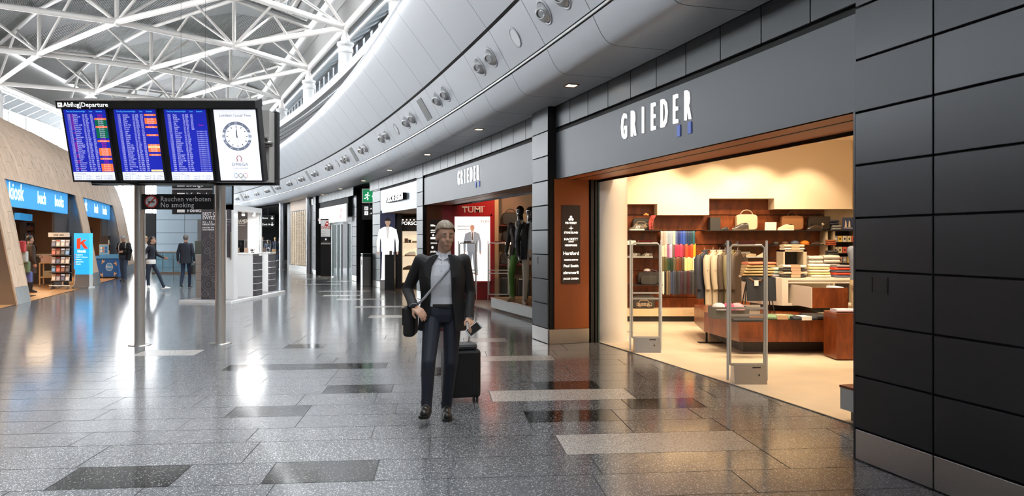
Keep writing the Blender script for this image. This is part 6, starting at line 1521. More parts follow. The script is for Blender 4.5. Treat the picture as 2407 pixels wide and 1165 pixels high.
boxo('glass_case', bo, M_GLASSG, wx(458, Y2), wx(475, Y2), Y2, Y2+.5, hz(598, Y2), hz(566, Y2), M=OI)
# portal
Y3 = 19.3; pz = hz(480, Y3); xp0, xp1 = wx(526, Y3), wx(549, Y3)
boxo('portal_post', bo, M_BW, xp0, xp1, Y3, Y3+.3, .05, pz, M=OI); 
pn_ = boxo('portal_panel', bo, M_BD, wx(533, Y3), wx(544, Y3), Y3-.004, Y3, hz(605, Y3), hz(492, Y3), M=OI)
for w_, y_, sz in (('BEST OF', 516, .03), ('SWITZERLAND', 522, .02), ('3.5. - 7.7.', 529, .02)): text(w_, sz, M_WPRINT, pn_, T(wx(533.5, Y3), Y3-.006, hz(y_, Y3)))
boxo('door_handle', bo, M_STEEL, wx(543, Y3), wx(545, Y3), Y3-.05, Y3-.02, hz(610, Y3), hz(545, Y3), M=OI)
dx_, dy_ = (C_-B_).x, (C_-B_).y; Y4 = Y3+2.4; xq = wx(613, Y4)
zq = hz(489, Y4)
b = B().use(M_BW); b.hexa([(xp0, Y3, pz-.14), (xp1, Y3+.0, pz-.14), (xq, Y4, pz-.14), (xq-.25, Y4+.1, pz-.14), (xp0, Y3, pz), (xp1, Y3, pz), (xq, Y4, pz), (xq-.25, Y4+.1, pz)]); b.obj('portal_beam', bo, M=OI)
boxo('portal_post', bo, M_BW, wx(608, Y4), wx(613, Y4), Y4, Y4+.1, .05, pz, M=OI)
Y5 = 21.6
wl_ = boxo('booth_wall', bo, M_BW, wx(550, Y5), wx(609, Y5), Y5, Y5+.06, .05, pz-.1, M=OI)
po_ = boxo('watch_poster', wl_, mat('poster_brown', (.05, .04, .035), .85), wx(553, Y5), wx(582, Y5), Y5-.01, Y5, hz(640, Y5), hz(495, Y5))
po_.matrix_local = Matrix()
text('ROAMER', .14, mat('poster_silver', (.5, .46, .4), .4), wl_, T(wx(567, Y5), Y5-.012, hz(523, Y5)), align='CENTER', sx=.7, bold=.002); boxo('underline', wl_, MATS['poster_silver'], wx(557, Y5), wx(577, Y5), Y5-.012, Y5-.01, hz(526, Y5), hz(525, Y5))
text('OF SWITZERLAND', .03, MATS['poster_silver'], wl_, T(wx(567, Y5), Y5-.012, hz(531, Y5)), align='CENTER')
def showcase(px0, px1, pxs, pyt, pyb, label):
    Y = F_PX*EYE/(pyb-HZ); xa, xb, xs = wx(px0, Y), wx(px1, Y), wx(pxs, Y); z = hz(pyt, Y)
    t = thing('watch_showcase', label, 'showcase', T((xa+xb)/2, Y, .05)); w = xb-xa; sx_ = xs-(xa+xb)/2
    boxo('cabinet', t, M_BW, -w/2, sx_, 0, .5, .0, z-.05)
    boxo('drawer_stack', t, M_BD, sx_, w/2, .02, .5, .0, z-.1)
    for k in range(5): boxo('drawer_line', t, M_BW, sx_, w/2+.003, .017, .5, .18*k+.16, .18*k+.175)
    boxo('top', t, M_BW, -w/2-.01, w/2+.01, -.01, .52, z-.05, z-.02)
    boxo('glass_case', t, M_GLASS, -w/2, w/2, 0, .5, z-.02, z+.33)
    b = B().use(M_STEEL)
    for sx2 in (-w/2, w/2):
        for yy in (0, .5): b.box(sx2-.004, sx2+.004, yy-.004, yy+.004, z-.02, z+.33)
    b.box(-w/2, w/2, -.004, .004, z+.326, z+.334); b.obj('case_edges', t)
    return t, w, z, Y
for a, l_ in (((559, 602, 594, 597, 701), 'white showcase counter with glass case nearest the brown watch poster'), ((604, 635, 630, 595, 689), 'white showcase counter with glass case at the end of the platform')):
    t, w, z, Y = showcase(*a, l_)
    for i, (dx, k) in enumerate(((-.12, 0), (.08, 1))):
        tx_ = t.location.x+dx*(w/.48); tz_ = .05+z-.02
        if k == 0: q = thing('display_card', 'small brown display card inside the %s glass case' % ('nearer' if a[0] == 559 else 'farther'), 'card', T(tx_, Y+.25, tz_)); B().use(sw((.12, .07, .045))).hexa([(-.05, 0, 0), (.05, 0, 0), (.05, .08, 0), (-.05, .08, 0), (-.05, .05, .14), (.05, .05, .14), (.05, .06, .14), (-.05, .06, .14)]).obj('card', q); boxo('print', q, Gy, -.03, .03, .0, .005, .01, .02)
        else:
            q = thing('wrist_watch', 'silver wrist watch on a stand in the %s glass case' % ('nearer' if a[0] == 559 else 'farther'), 'watch', T(tx_, Y+.2, tz_)); B().use(M_CHROME).tube([(.055*math.cos(k2*.3142), 0, .07+.055*math.sin(k2*.3142)) for k2 in range(21)], .012, 8).obj('bracelet', q)
            b = B().use(M_BLACK); b.M = T(0, -.02, .07) @ Matrix.Rotation(math.pi/2, 4, 'X'); b.lathe([(.035, -.01), (.035, .01)], seg=16); b.obj('dial', q); boxo('stand', q, Bk, -.04, .04, -.03, .03, 0, .015)

# ================================================================ KIOSK FRONTS AND GOODS
M_KB = mat('kiosk_blue', (.04, .3, .66), .5, emit=.75); M_KBT = mat('kiosk_white', (.95, .97, 1), .5, emit=1.3)
def kfac(px, m): return fac(px, m, KP, -1)
def kz(px, py, m): return hz(py, KP(kfac(px, m), m).y)
def kiosk_sign(pa, pb, py_t, label, words, pxd):
    m = .65; Za, Zb = pa, kfac(pb, m); z0 = kz(pb, py_t, m); z1 = OTOP+.02
    t = thing('kiosk_sign', label, 'sign', None); b = B().use(M_KB); k = 4
    for q in range(k):
        a = Za+(Zb-Za)*q/k; c = Za+(Zb-Za)*(q+1)/k
        b.hexa([KP(a, m, z0), KP(a, m+.15, z0), KP(c, m+.15, z0), KP(c, m, z0), KP(a, m, z1), KP(a, m+.15, z1), KP(c, m+.15, z1), KP(c, m, z1)])
    b.obj('light_panel', t)
    for w_, px_, h in words:
        text(w_, h, M_KBT, t, KM(kfac(px_, m), m-.006, z0+(z1-z0)*.28), bold=.008, sx=.92, align='CENTER')
    # dark side panel closing the opening
    b = B().use(M_KDARK); far = min((K for K in (K2a, K3a)), key=lambda K: abs(K-Zb)); m = .8; Zb = kfac(pxd, m)
    b.hexa([KP(Zb, m-.02, 0), KP(Zb, m+.05, 0), KP(far, m+.05, 0), KP(far, m-.02, 0), KP(Zb, m-.02, 3.15), KP(Zb, m+.05, 3.15), KP(far, m+.05, 3.15), KP(far, m-.02, 3.15)]); b.obj('dark_side_panel', wall_l)
kiosk_sign(K1b, 159, 502, 'large bright blue kiosk sign over the wider opening of the timber wall', [('kiosk', 38, .62), ('buch', 98, .5), ('books', 139, .5)], 126)
kiosk_sign(K2b, 258, 516, 'smaller looking blue kiosk sign over the opening with the ice cream chest', [('kiosk', 197, .62), ('buch', 226, .5), ('books', 246, .5)], 238)
# K totem
Yk = 24.6; kt = thing('kiosk_totem', 'glowing blue pillar sign with red letter k on a grey foot', 'totem', T(wx(196, Yk), Yk, 0))
tw = (wx(214, Yk)-wx(178, Yk))/2; zt0, zt1 = hz(643, Yk)-.02, hz(548, Yk)
boxo('foot', kt, mat('totem_grey', (.42, .42, .41), .4, .4), -tw*1.08, tw*1.08, -.18, .18, 0, .06); boxo('stem', kt, MATS['totem_grey'], -tw, tw, -.1, .1, .06, zt0); boxo('light_panel', kt, mat('totem_blue', (.03, .42, .85), .5, emit=.95), -tw, tw, -.1, .1, zt0, zt1)
b = B().use(mat('totem_red', (.85, .06, .02), .5, emit=.8)); h0 = zt1-.5
b.M = T(-tw*.62, -.103, h0); b.prism([(0, 0), (.11, 0), (.13, .36), (0, .32)], -.004, 0); b.prism([(.12, .13), (.33, .29), (.22, .29), (.12, .21)], -.004, 0); b.prism([(.12, .2), (.22, .2), (.37, 0), (.24, 0)], -.004, 0); b.obj('letter_k', kt)
text('kiosk', .13, M_KBT, kt, T(0, -.104, zt1-.62), align='CENTER', bold=.003)
for i, w_ in enumerate(('magazine', 'tabak / tobacco', 'lotterie', 'getraenke', 'snacks')):
    z = zt0+.62-i*.075; text(w_, .06, M_KBT, kt, T(-tw*.72, -.104, z)); B().use(MATS['totem_red']).ball((-tw*.83, -.102, z+.02), (.018, .006, .018), 8, 5).obj('bullet', kt)
for z in (zt1-.7, zt0+.2): boxo('seam', kt, M_KB, -tw, tw, -.1015, -.1, z, z+.006)
# magazine carousel
Yr = 24.0; mr = thing('magazine_rack', 'wheeled chrome rack full of magazines under a white title strip', 'magazine rack', T(wx(147, Yr), Yr, 0))
rw = .3
B().use(M_CHROME).tube([(-rw, -.2, .13), (rw, -.2, .13), (rw+.16, -.2, .14), (rw+.2, -.2, .2), (rw+.2, -.2, .65)], .02, 8).obj('push_bar', mr)
for s in (-1, 1):
    for q in (-.18, .18): B().use(Gy).tube([(s*rw*.85-.02, q, .05), (s*rw*.85+.02, q, .05)], .05, 10).obj('wheel', mr)
boxo('post', mr, M_CHROME, -.02, .02, 0, .04, .1, 1.75); boxo('title_strip', mr, Wh, -rw-.03, rw+.03, -.2, -.18, 1.66, 1.8); text('ONE  GEO', .07, Bk, mr, T(0, -.202, 1.7), align='CENTER', bold=.002)
boxo('back', mr, M_BLACK, -rw, rw, -.02, 0, .25, 1.68)
mc = [(.1, .12, .2), (.12, .25, .45), (.4, .4, .4), (.45, .12, .1), (.6, .5, .45), (.2, .1, .08), (.3, .3, .35), (.08, .08, .1)]
for r in range(5):
    z = 1.36-r*.27; boxo('tray', mr, M_BLACK, -rw, rw, -.2, -.02, z-.02, z)
    for k in range(4):
        x = -rw+.08+k*.145; c = mc[(r*3+k*2) % 8]
        t = thing('magazine', '%s magazine on the %s tier of the wheeled rack' % (['dark', 'blue', 'grey', 'red', 'pale', 'brown', 'slate', 'black'][(r*3+k*2) % 8], ['top', 'second', 'middle', 'fourth', 'bottom'][r]), 'magazine', T(mr.location.x+x, Yr-.12, z) @ Matrix.Rotation(-.18, 4, 'X'), 'magazines on the wheeled rack')
        boxo('cover', t, sw(c, .35), -.065, .065, -.006, .006, 0, .22); boxo('masthead', t, [Wh, sw((.6, .1, .08)), S_W][k % 3], -.055, .055, -.0075, -.006, .17, .205); boxo('cover_picture', t, sw(tuple(min(1, q*2.2+.05) for q in c), .4), -.045, .045, -.0072, -.006, .03, .13)
# ice cream chest
Yi = 31.2; ic = thing('ice_cream_chest', 'blue ice cream chest freezer printed with cones in the kiosk opening', 'freezer', T(wx(256, Yi), Yi, 0, .12))
M_IB = mat('ice_blue', (.02, .13, .42), .35); M_IL = mat('ice_light', (.1, .35, .7), .35)
boxo('body', ic, M_IB, -.5, .5, -.32, .4, .06, .82, bev=.03); boxo('kick', ic, M_BLACK, -.46, .46, -.28, .36, 0, .06)
b = B().use(M_IL); b.box(-.52, .52, -.34, -.26, .82, .9); b.box(-.52, .52, .34, .42, .82, .98); b.box(-.52, -.46, -.26, .34, .82, .92); b.box(.46, .52, -.26, .34, .82, .92); b.obj('rim', ic); boxo('glass_lid', ic, mat('lid_dark', (.05, .03, .03), .1), -.46, .46, -.26, .34, .83, .86)
b = B().use(Wh); b.prism([(.14*math.cos(k*.3142)+.14, .47+.17*math.sin(k*.3142)) for k in range(20)], -.324, -.321); b.use(M_IL).prism([(.125*math.cos(k*.3142)+.14, .47+.155*math.sin(k*.3142)) for k in range(20)], -.327, -.324); b.obj('round_badge', ic); text('Frisco', .1, Wh, ic, T(.14, -.329, .45), align='CENTER', bold=.003, sx=.9)
for k, (x, z, a) in enumerate(((-.38, .3, .4), (-.15, .16, -.3), (.36, .2, .3), (.38, .62, -.5), (-.1, .7, .5), (-.4, .68, -.6))):
    b = B(); b.M = T(x, -.322, z) @ Matrix.Rotation(a, 4, 'Y'); b.use(sw((.5, .3, .14))).prism([(-.05, 0), (.05, 0), (0, -.13)], -.003, 0); b.use(sw((.75, .7, .6))).prism([(.055*math.cos(q*.5236), .03+.05*math.sin(q*.5236)) for q in range(12)], -.004, 0); b.use(sw((.16, .06, .03))).prism([(.035*math.cos(q*.5236), .05+.03*math.sin(q*.5236)) for q in range(12)], -.006, -.004); b.obj('cone_print', ic)
t = thing('price_stand', 'blue white price display standing on the ice cream chest', 'sign', T(wx(233, Yi), Yi+.36, .98)); boxo('card', t, M_IL, -.17, .17, -.01, .01, .03, .38); boxo('frame', t, Wh, -.19, .19, .005, .02, 0, .4)
for k in range(6): boxo('cone_picture', t, [Wh, sw((.5, .2, .1)), M_IB][k % 3], -.14+.1*(k % 3), -.07+.1*(k % 3), -.013, -.01, .08+.13*(k//3), .18+.13*(k//3))
# wall shelves of goods inside the kiosks
def goods_shelf(Zs, m, zs, label, hue, name='goods_shelf', w=1.6, per=7):
    t = thing(name, label, 'shelving', KM(Zs, m, 0)); boxo('back', t, M_KDARK, -w/2, w/2, .22, .25, .1, zs[-1]+.35)
    for s in (-1, 1): boxo('side', t, M_KDARK, s*w/2-.015, s*w/2+.015, 0, .25, 0, zs[-1]+.35)
    for z in zs: boxo('shelf', t, sw((.5, .3, .15)), -w/2, w/2, 0, .25, z-.02, z)
    r = random.Random(int(Zs*10))
    for j, z in enumerate(zs):
        for k in range(per):
            c = r.choice(hue); x = -w/2+w*(k+.5)/per; bw2 = w/per*.4; h = r.uniform(.1, .22)
            g_ = thing('goods_box', '%s packet number row %s on the %s' % (['red', 'orange', 'cream', 'brown', 'blue'][hue.index(c) % 5], 'low' if j == 0 else 'high', label.split(' in ')[0]), 'packet', KM(Zs, m, 0) @ T(x, .1, z), 'packets on kiosk shelves')
            g_['label'] = '%s packet on the %s shelf of goods in the %s' % (['red', 'orange', 'cream', 'brown', 'blue'][hue.index(c) % 5], ['lowest', 'second', 'third', 'fourth', 'fifth', 'sixth'][j], 'first kiosk' if m > 3 else 'second kiosk')
            boxo('pack', g_, sw(c, .4), -bw2, bw2, -.06, .08, 0, h); boxo('pack_label', g_, Wh, -bw2*.6, bw2*.6, -.062, -.06, h*.3, h*.6)
HUE = [(.5, .05, .03), (.75, .3, .05), (.75, .55, .3), (.25, .1, .05), (.1, .15, .4)]
goods_shelf(kfac(72, 3.9), 3.9, [.35, .7, 1.05, 1.4, 1.75, 2.0], 'tall dark shelf of colourful packets on the beige wall in the first kiosk', HUE, w=1.5)
goods_shelf(kfac(219, 1.9), 1.9, [.6, 1.05, 1.45, 1.8], 'narrow shelf of books and toys in the second kiosk', HUE[3:]+HUE[:1], w=1.2, per=5)
goods_shelf(kfac(257, .54), .54, [.5, .95, 1.4], 'slim dark rack of gifts beside the ice cream chest in the second kiosk', HUE[1:4], w=.7, per=3)
t = thing('kiosk_light_strip', 'blue light strip above the goods shelf inside the kiosk', 'light', KM(kfac(62, 3.85), 3.85, 2.42)); boxo('panel', t, M_KB, -1.1, 1.1, 0, .2, 0, .28); boxo('seam', t, Wh, .5, .55, -.003, 0, .05, .23)
ctr = thing('kiosk_counter', 'dark kiosk counter with newspapers on top', 'counter', KM(kfac(103, 1.9), 1.9, 0)); boxo('body', ctr, M_KDARK, -.35, .35, -.3, .3, .01, .98); boxo('top', ctr, M_BROWN, -.4, .4, -.34, .34, .98, 1.02); boxo('newspaper', ctr, sw((.5, .42, .36)), -.3, .2, -.25, .2, 1.02, 1.06)
crt = thing('wooden_cart', 'small wooden cart with pink newspapers inside the first kiosk', 'cart', KM(kfac(114, 1.35), 1.35, 0))
Wd = sw((.55, .35, .18))
for x in (-.25, .25):
    for y in (-.2, .2): boxo('leg', crt, Wd, x-.02, x+.02, y-.02, y+.02, .07, .78); B().use(Gy).tube([(x-.015, y, .035), (x+.015, y, .035)], .035, 8).obj('wheel', crt)
for z in (.3, .78): boxo('shelf', crt, Wd, -.28, .28, -.22, .22, z, z+.03)
boxo('newspaper_pile', crt, sw((.55, .38, .34)), -.22, .22, -.18, .18, .81, 1.06); boxo('book_row', crt, sw((.4, .35, .25)), -.24, .2, -.18, .1, .33, .52)
for k in range(4): B().use(sw([(.5, .05, .05), (.5, .5, .45), (.15, .2, .1), (.1, .12, .3)][k])).box(-.1, .1, -.08, .08, 0, .3, bev=.03).obj('souvenir_bag', None, M=KM(kfac(52+5*k, .55), .55, .4+.28*(3-k)))
for o in [o for o in bpy.data.objects if o.name.startswith('souvenir_bag')]:
    pass
hk = thing('souvenir_stand', 'dark stand of souvenir bags just inside the kiosk opening', 'stand', KM(kfac(59, .7), .7, 0)); boxo('pole', hk, M_BLACK, -.02, .02, -.02, .02, .03, 1.75); boxo('base', hk, M_BLACK, -.25, .25, -.2, .2, .01, .03)
for k, z in enumerate((.5, .85, 1.2, 1.55)): B().use(M_BLACK).tube([(-.4, 0, z), (.4, 0, z)], .01, 6).obj('arm', hk)
cn_ = ['red', 'white', 'olive', 'navy']
for k, o in enumerate([o for o in bpy.data.objects if o.name.startswith('souvenir_bag')]): tag(o, '%s souvenir bag hanging on the dark stand in the kiosk' % cn_[k], 'bag', 'souvenir bags')
lamp('AREA', KP(22.5, 2.8, 2.9), 170, (1, .72, .45), 2.0, (0, 0, 0), 2.0); lamp('AREA', KP(30.5, 2.4, 2.9), 130, (1, .72, .45), 2.0, (0, 0, 0), 2.0); lamp('AREA', KP(15, 2.6, 2.9), 60, (1, .72, .45), 2.0, (0, 0, 0), 2.0)

for i, (x_, y_) in enumerate(((wx(575, 21.0), 20.9), (wx(600, 21.2), 21.1))):
    t = thing('booth_spotlight', 'small white spotlight under the booth canopy beam', 'spotlight', T(x_, y_, pz-.14), 'booth spotlights'); B().use(M_WHITE).lathe([(.04, -.1), (.045, -.02), (.03, 0)], seg=12).obj('housing', t); B().use(mat('cool_lamp', (1, 1, 1), .5, emit=10)).lathe([(.035, -.102), (.0351, -.1)], seg=12).obj('lamp', t)
lamp('AREA', (wx(585, 20.6), 20.6, pz-.2), 60, (1, .98, .95), .8, (0, 0, 0), .8)
# ================================================================ PEOPLE AND MANNEQUINS
def capsule(b, p0, p1, r0, r1, seg=12, rings=4):
    p0, p1 = Vector(p0), Vector(p1); d = p1-p0; L = d.length
    if L < 1e-5: d = Vector((0, 0, 1)); L = 1e-5
    d.normalize(); a = d.orthogonal().normalized(); c = d.cross(a); vs_ = []; pr = []
    for k in range(rings+1): t = math.pi/2*k/rings; pr.append((-math.cos(t)*r0, max(1e-4, math.sin(t)*r0)))
    for k in range(rings+1): t = math.pi/2*k/rings; pr.append((L+math.sin(t)*r1, max(1e-4, math.cos(t)*r1)))
    for h, r in pr:
        for k in range(seg): t = 2*math.pi*k/seg; vs_.append(p0+d*h+(a*math.cos(t)+c*math.sin(t))*r)
    n = len(pr); fs_ = [(i*seg+k, i*seg+(k+1) % seg, (i+1)*seg+(k+1) % seg, (i+1)*seg+k) for i in range(n-1) for k in range(seg)]
    fs_ += [tuple(range(seg-1, -1, -1)), tuple(range((n-1)*seg, n*seg))]; b.add(vs_, fs_, True)
def loft(b, rings_, seg=20):
    vs_ = []
    for c, ax, rx, ry in rings_:
        c = Vector(c); ax = Vector(ax).normalized(); fr_ = Vector((0, 0, 1)).cross(ax).normalized()
        for k in range(seg):
            t = 2*math.pi*k/seg; ca, sa = math.cos(t), math.sin(t); e = .85
            vs_.append(c+ax*rx*math.copysign(abs(ca)**e, ca)+fr_*ry*math.copysign(abs(sa)**e, sa))
    n = len(rings_); fs_ = [(i*seg+k, i*seg+(k+1) % seg, (i+1)*seg+(k+1) % seg, (i+1)*seg+k) for i in range(n-1) for k in range(seg)]
    fs_ += [tuple(range(seg-1, -1, -1)), tuple(range((n-1)*seg, n*seg))]; b.add(vs_, fs_, True)
BASE = dict(hipL=(.09, 0, .92), kneeL=(.095, -.015, .5), ankL=(.1, .02, .09), toeL=(.115, -.13, .035), hipR=(-.09, 0, .92), kneeR=(-.095, -.015, .5), ankR=(-.1, .02, .09), toeR=(-.115, -.13, .035),
            shL=(.18, 0, 1.41), elL=(.225, .03, 1.13), wrL=(.23, -.04, .9), hdL=(.23, -.07, .81), shR=(-.18, 0, 1.41), elR=(-.225, .03, 1.13), wrR=(-.23, -.04, .9), hdR=(-.23, -.07, .81),
            pel=(0, 0, .95), wst=(0, 0, 1.08), cst=(0, -.005, 1.28), nck=(0, .005, 1.48), hed=(0, -.015, 1.62), look=(0, -1, 0))
def human(label, M, over, C, voxel=.012, scale=1.0, name='person', cat='person', group=None, hair='short', face=True, bulk=1.0, jacket=None, shirt_open=True, fingers=True, long_jacket=.82, curl=.5, palmL=(-1, 0, 0), palmR=(1, 0, 0)):
    J = {k: Vector(v) for k, v in {**BASE, **over}.items()}
    root = thing(name, label, cat, M @ Matrix.Diagonal((scale, scale, scale, 1)), group)
    b = B(); prims = []
    def seg(p0, p1, r0, r1, tg): capsule(b, p0, p1, r0, r1); prims.append((Vector(p0), Vector(p1), r0, r1, tg))
    hip = (J['hipL']-J['hipR']).normalized(); sh = (J['shL']-J['shR']).normalized(); mid = (hip+sh).normalized()
    k = bulk
    loft(b, [(J['pel']-Vector((0, 0, .09)), hip, .13*k, .1*k), (J['pel']-Vector((0, 0, .02)), hip, .168*k, .118*k), (J['pel']+Vector((0, 0, .06)), hip, .16*k, .112*k), (J['wst'], mid, .146*k, .105*k), (J['cst']-Vector((0, 0, .08)), sh, .16*k, .113*k), (J['cst'], sh, .175*k, .12*k), (J['cst']+Vector((0, 0, .09)), sh, .165*k, .11*k), ((J['shL']+J['shR'])/2+Vector((0, 0, .03)), sh, .13*k, .085*k), (J['nck']-Vector((0, 0, .01)), sh, .06, .06)])
    prims += [(J['pel']-hip*.07, J['pel']+hip*.07, .11, .11, 'legs'), (J['wst']-mid*.05, J['wst']+mid*.05, .12, .12, 'top'), (J['cst']-sh*.07, J['cst']+sh*.07, .13, .13, 'top'), (J['shL'], J['shL'].lerp(J['shR'], .2), .08, .09, 'arm' if jacket else 'top'), (J['shR'], J['shR'].lerp(J['shL'], .2), .08, .09, 'arm' if jacket else 'top'), (J['shL'].lerp(J['shR'], .4), J['shR'].lerp(J['shL'], .4), .1, .1, 'top'), (J['pel']-Vector((0, 0, .09)), J['pel'], .1, .1, 'legs')]
    for s in 'LR':
        seg(J['hip'+s], J['knee'+s], .086*k, .062*k, 'legs'); seg(J['knee'+s], J['ank'+s], .062*k, .045*k, 'legs'); seg(J['ank'+s]+Vector((0, 0, .03)), J['ank'+s]+Vector((0, 0, -.01)), .05*k, .045, 'legs')
        an, to = J['ank'+s], J['toe'+s]; hl = an+(an-to)*.28; hl.z = an.z-.045
        seg(hl, to, .038, .034, 'shoe'); seg(an-Vector((0, 0, .03)), (an+to)/2, .042, .036, 'shoe')
        seg(J['sh'+s], J['el'+s], .062*k, .05*k, 'arm'); seg(J['el'+s], J['wr'+s], .05*k, .037*k, 'arm'); capsule(b, J['cst']+sh*(.1 if s == 'L' else -.1)+Vector((0, 0, .07)), J['sh'+s], .085*k, .062*k)
        # hand
        wr, hd = J['wr'+s], J['hd'+s]; d = (hd-wr).normalized(); pn = Vector(palmL if s == 'L' else palmR); pn = (pn-d*pn.dot(d)).normalized(); sd = d.cross(pn).normalized()
        seg(wr-d*.02, wr+d*.02, .026, .025, 'skin')
        if fingers:
            for q in range(4):
                o = sd*(-.0315+.021*q); seg(wr+d*.015+o*.5, wr+d*.082+o, .0155, .0115, 'skin')
                ln = (.066, .076, .07, .054)[q]; c1 = curl*.9; c2 = curl*1.9
                k1 = wr+d*.088+o; k2 = k1+(d*math.cos(c1)+pn*math.sin(c1))*ln*.55; k3 = k2+(d*math.cos(c2)+pn*math.sin(c2))*ln*.5
                seg(k1, k2, .0086, .0082, 'skin'); seg(k2, k3, .0082, .0072, 'skin')
            t1 = wr+d*.03-sd*.03; t2 = t1+(d*.6-sd*.55+pn*.5).normalized()*.042; t3 = t2+(d*.85+pn*.4).normalized()*.032
            seg(wr+d*.01-sd*.012, t1, .016, .0145, 'skin'); seg(t1, t2, .013, .011, 'skin'); seg(t2, t3, .011, .009, 'skin')
        else: seg(wr, wr+d*.13, .03, .02, 'skin')
    # head, turned towards look
    hd = J['hed']; lk = Vector(J['look']).normalized(); rt = Vector((0, 0, 1)).cross(lk); rt = -rt.normalized(); upv = rt.cross(lk).normalized()
    if upv.z < 0: upv = -upv
    def H(x, f, u): return hd+rt*x+lk*f+upv*u              # right, forward, up
    seg(J['nck']-Vector((0, 0, .03)), H(0, -.02, -.06), .058, .054, 'skin')
    hb = B(); HM = Matrix((( rt.x, lk.x, upv.x, hd.x), (rt.y, lk.y, upv.y, hd.y), (rt.z, lk.z, upv.z, hd.z), (0, 0, 0, 1)))
    keep = b.M; b.M = HM; b.ball((0, -.012, .03), (.075, .095, .09), 20, 14); b.ball((0, .016, -.045), (.056, .066, .075), 16, 10); b.ball((0, .06, -.095), (.025, .022, .022), 10, 8)
    if face:
        b.ball((0, .088, -.022), (.013, .022, .02), 10, 8); b.ball((0, .082, .004), (.009, .012, .03), 8, 8)
        for s in (-1, 1): b.ball((s*.076, -.01, -.015), (.01, .02, .032), 8, 8); b.ball((s*.03, .072, .028), (.022, .012, .008), 8, 6); b.ball((s*.036, .055, -.03), (.022, .025, .022), 8, 6)
        b.ball((0, .078, -.062), (.024, .012, .007), 10, 6); b.ball((0, .076, -.074), (.021, .012, .007), 10, 6)
    b.M = keep; prims.append((hd-upv*.05, hd+upv*.04, .09, .09, 'skin'))
    me0 = b.mesh('tmp'); o0 = bpy.data.objects.new('tmp', me0); COL.objects.link(o0)
    rm = o0.modifiers.new('r', 'REMESH'); rm.mode = 'VOXEL'; rm.voxel_size = voxel; sm = o0.modifiers.new('s', 'SMOOTH'); sm.iterations = 3 if voxel < .009 else 2; sm.factor = .5
    dg = bpy.context.evaluated_depsgraph_get(); dg.update(); me = bpy.data.meshes.new_from_object(o0.evaluated_get(dg))
    bpy.data.objects.remove(o0); bpy.data.meshes.remove(me0)
    tags = ['skin', 'top', 'arm', 'legs', 'shoe']; me.materials.clear()
    for t_ in tags: me.materials.append(C[t_])
    segs = [(p0, p1-p0, max(1e-9, (p1-p0).length_squared), r0, r1, tags.index(tg)) for p0, p1, r0, r1, tg in prims]
    belt = J['pel'].z+.05; neck = J['nck'].z-.015
    idx = []
    for poly in me.polygons:
        c = poly.center; best = 9; bi = 0
        for p0, d, l2, r0, r1, ti in segs:
            t = max(0.0, min(1.0, (c-p0).dot(d)/l2)); dd = (c-p0-d*t).length-(r0+(r1-r0)*t)
            if dd < best: best = dd; bi = ti
        if bi == 3 and c.z > belt: bi = 1
        if bi == 1 and c.z < belt: bi = 3
        if bi == 0 and (c-hd).length < .25 and c.z < neck: bi = 1
        idx.append(bi)
    me.polygons.foreach_set('material_index', idx); me.polygons.foreach_set('use_smooth', [True]*len(idx)); put('body', me, root)
    # face details
    if face:
        for s in (-1, 1):
            e = B(); e.M = HM; e.use(sw((.8, .78, .75), .3)).ball((s*.031, .071, .012), (.0115, .0085, .0062), 10, 8); e.use(sw((.06, .04, .03), .2)).ball((s*.031, .0775, .012), (.0045, .003, .0045), 8, 6); e.obj('eye', root)
            e = B(); e.M = HM; e.use(C['hair']).tube([(s*.014, .083, .034), (s*.03, .085, .039), (s*.047, .076, .034)], [.003, .0045, .003], 6); e.obj('eyebrow', root)
        e = B(); e.M = HM; e.use(mat('lip', (.32, .12, .09), .5)).ball((0, .0835, -.067), (.021, .008, .0045), 10, 6); e.obj('mouth', root)
    if hair:
        hb = B().use(C['hair']); hb.M = HM; nu, nv = 48, 28; vs_ = {}; rr = random.Random(2)
        def hp(i, j):
            th = 2*math.pi*i/nu; ph = math.pi*j/nv; w = 1+.03*math.sin(7*th)+.02*rr.random()
            x, y, z = .0855*math.sin(ph)*math.cos(th)*w, -.014+.107*math.sin(ph)*math.sin(th)*w, .036+.104*math.cos(ph)*w
            return (x, y, z)
        g = [[hp(i, j) for i in range(nu)] for j in range(nv+1)]
        low = {'short': -.05, 'bob': -.1, 'long': -.14}[hair]
        fs2 = []
        def ok(p):
            if p[1] > .055: return p[2] > .076
            if p[1] > .0: return p[2] > .032+.044*p[1]/.055
            if p[1] > -.03: return p[2] > .018
            return p[2] > low
        for j in range(nv):
            for i in range(nu):
                q = [g[j][i], g[j][(i+1) % nu], g[j+1][(i+1) % nu], g[j+1][i]]
                if all(ok(p) for p in q): fs2.append(q)
        vv = []; ff = []
        for q in fs2: o = len(vv); vv += q; ff.append((o, o+3, o+2, o+1))
        hb.add(vv, ff, True)
        if hair == 'long': capsule(hb, (0, -.09, -.02), (0, -.1, -.2), .06, .035); 
        if hair == 'bob': capsule(hb, (0, -.085, .0), (0, -.07, -.1), .06, .05)
        ho = hb.obj('hair', root); bm = bmesh.new(); bm.from_mesh(ho.data); bmesh.ops.remove_doubles(bm, verts=bm.verts, dist=.001); bm.to_mesh(ho.data); bm.free()
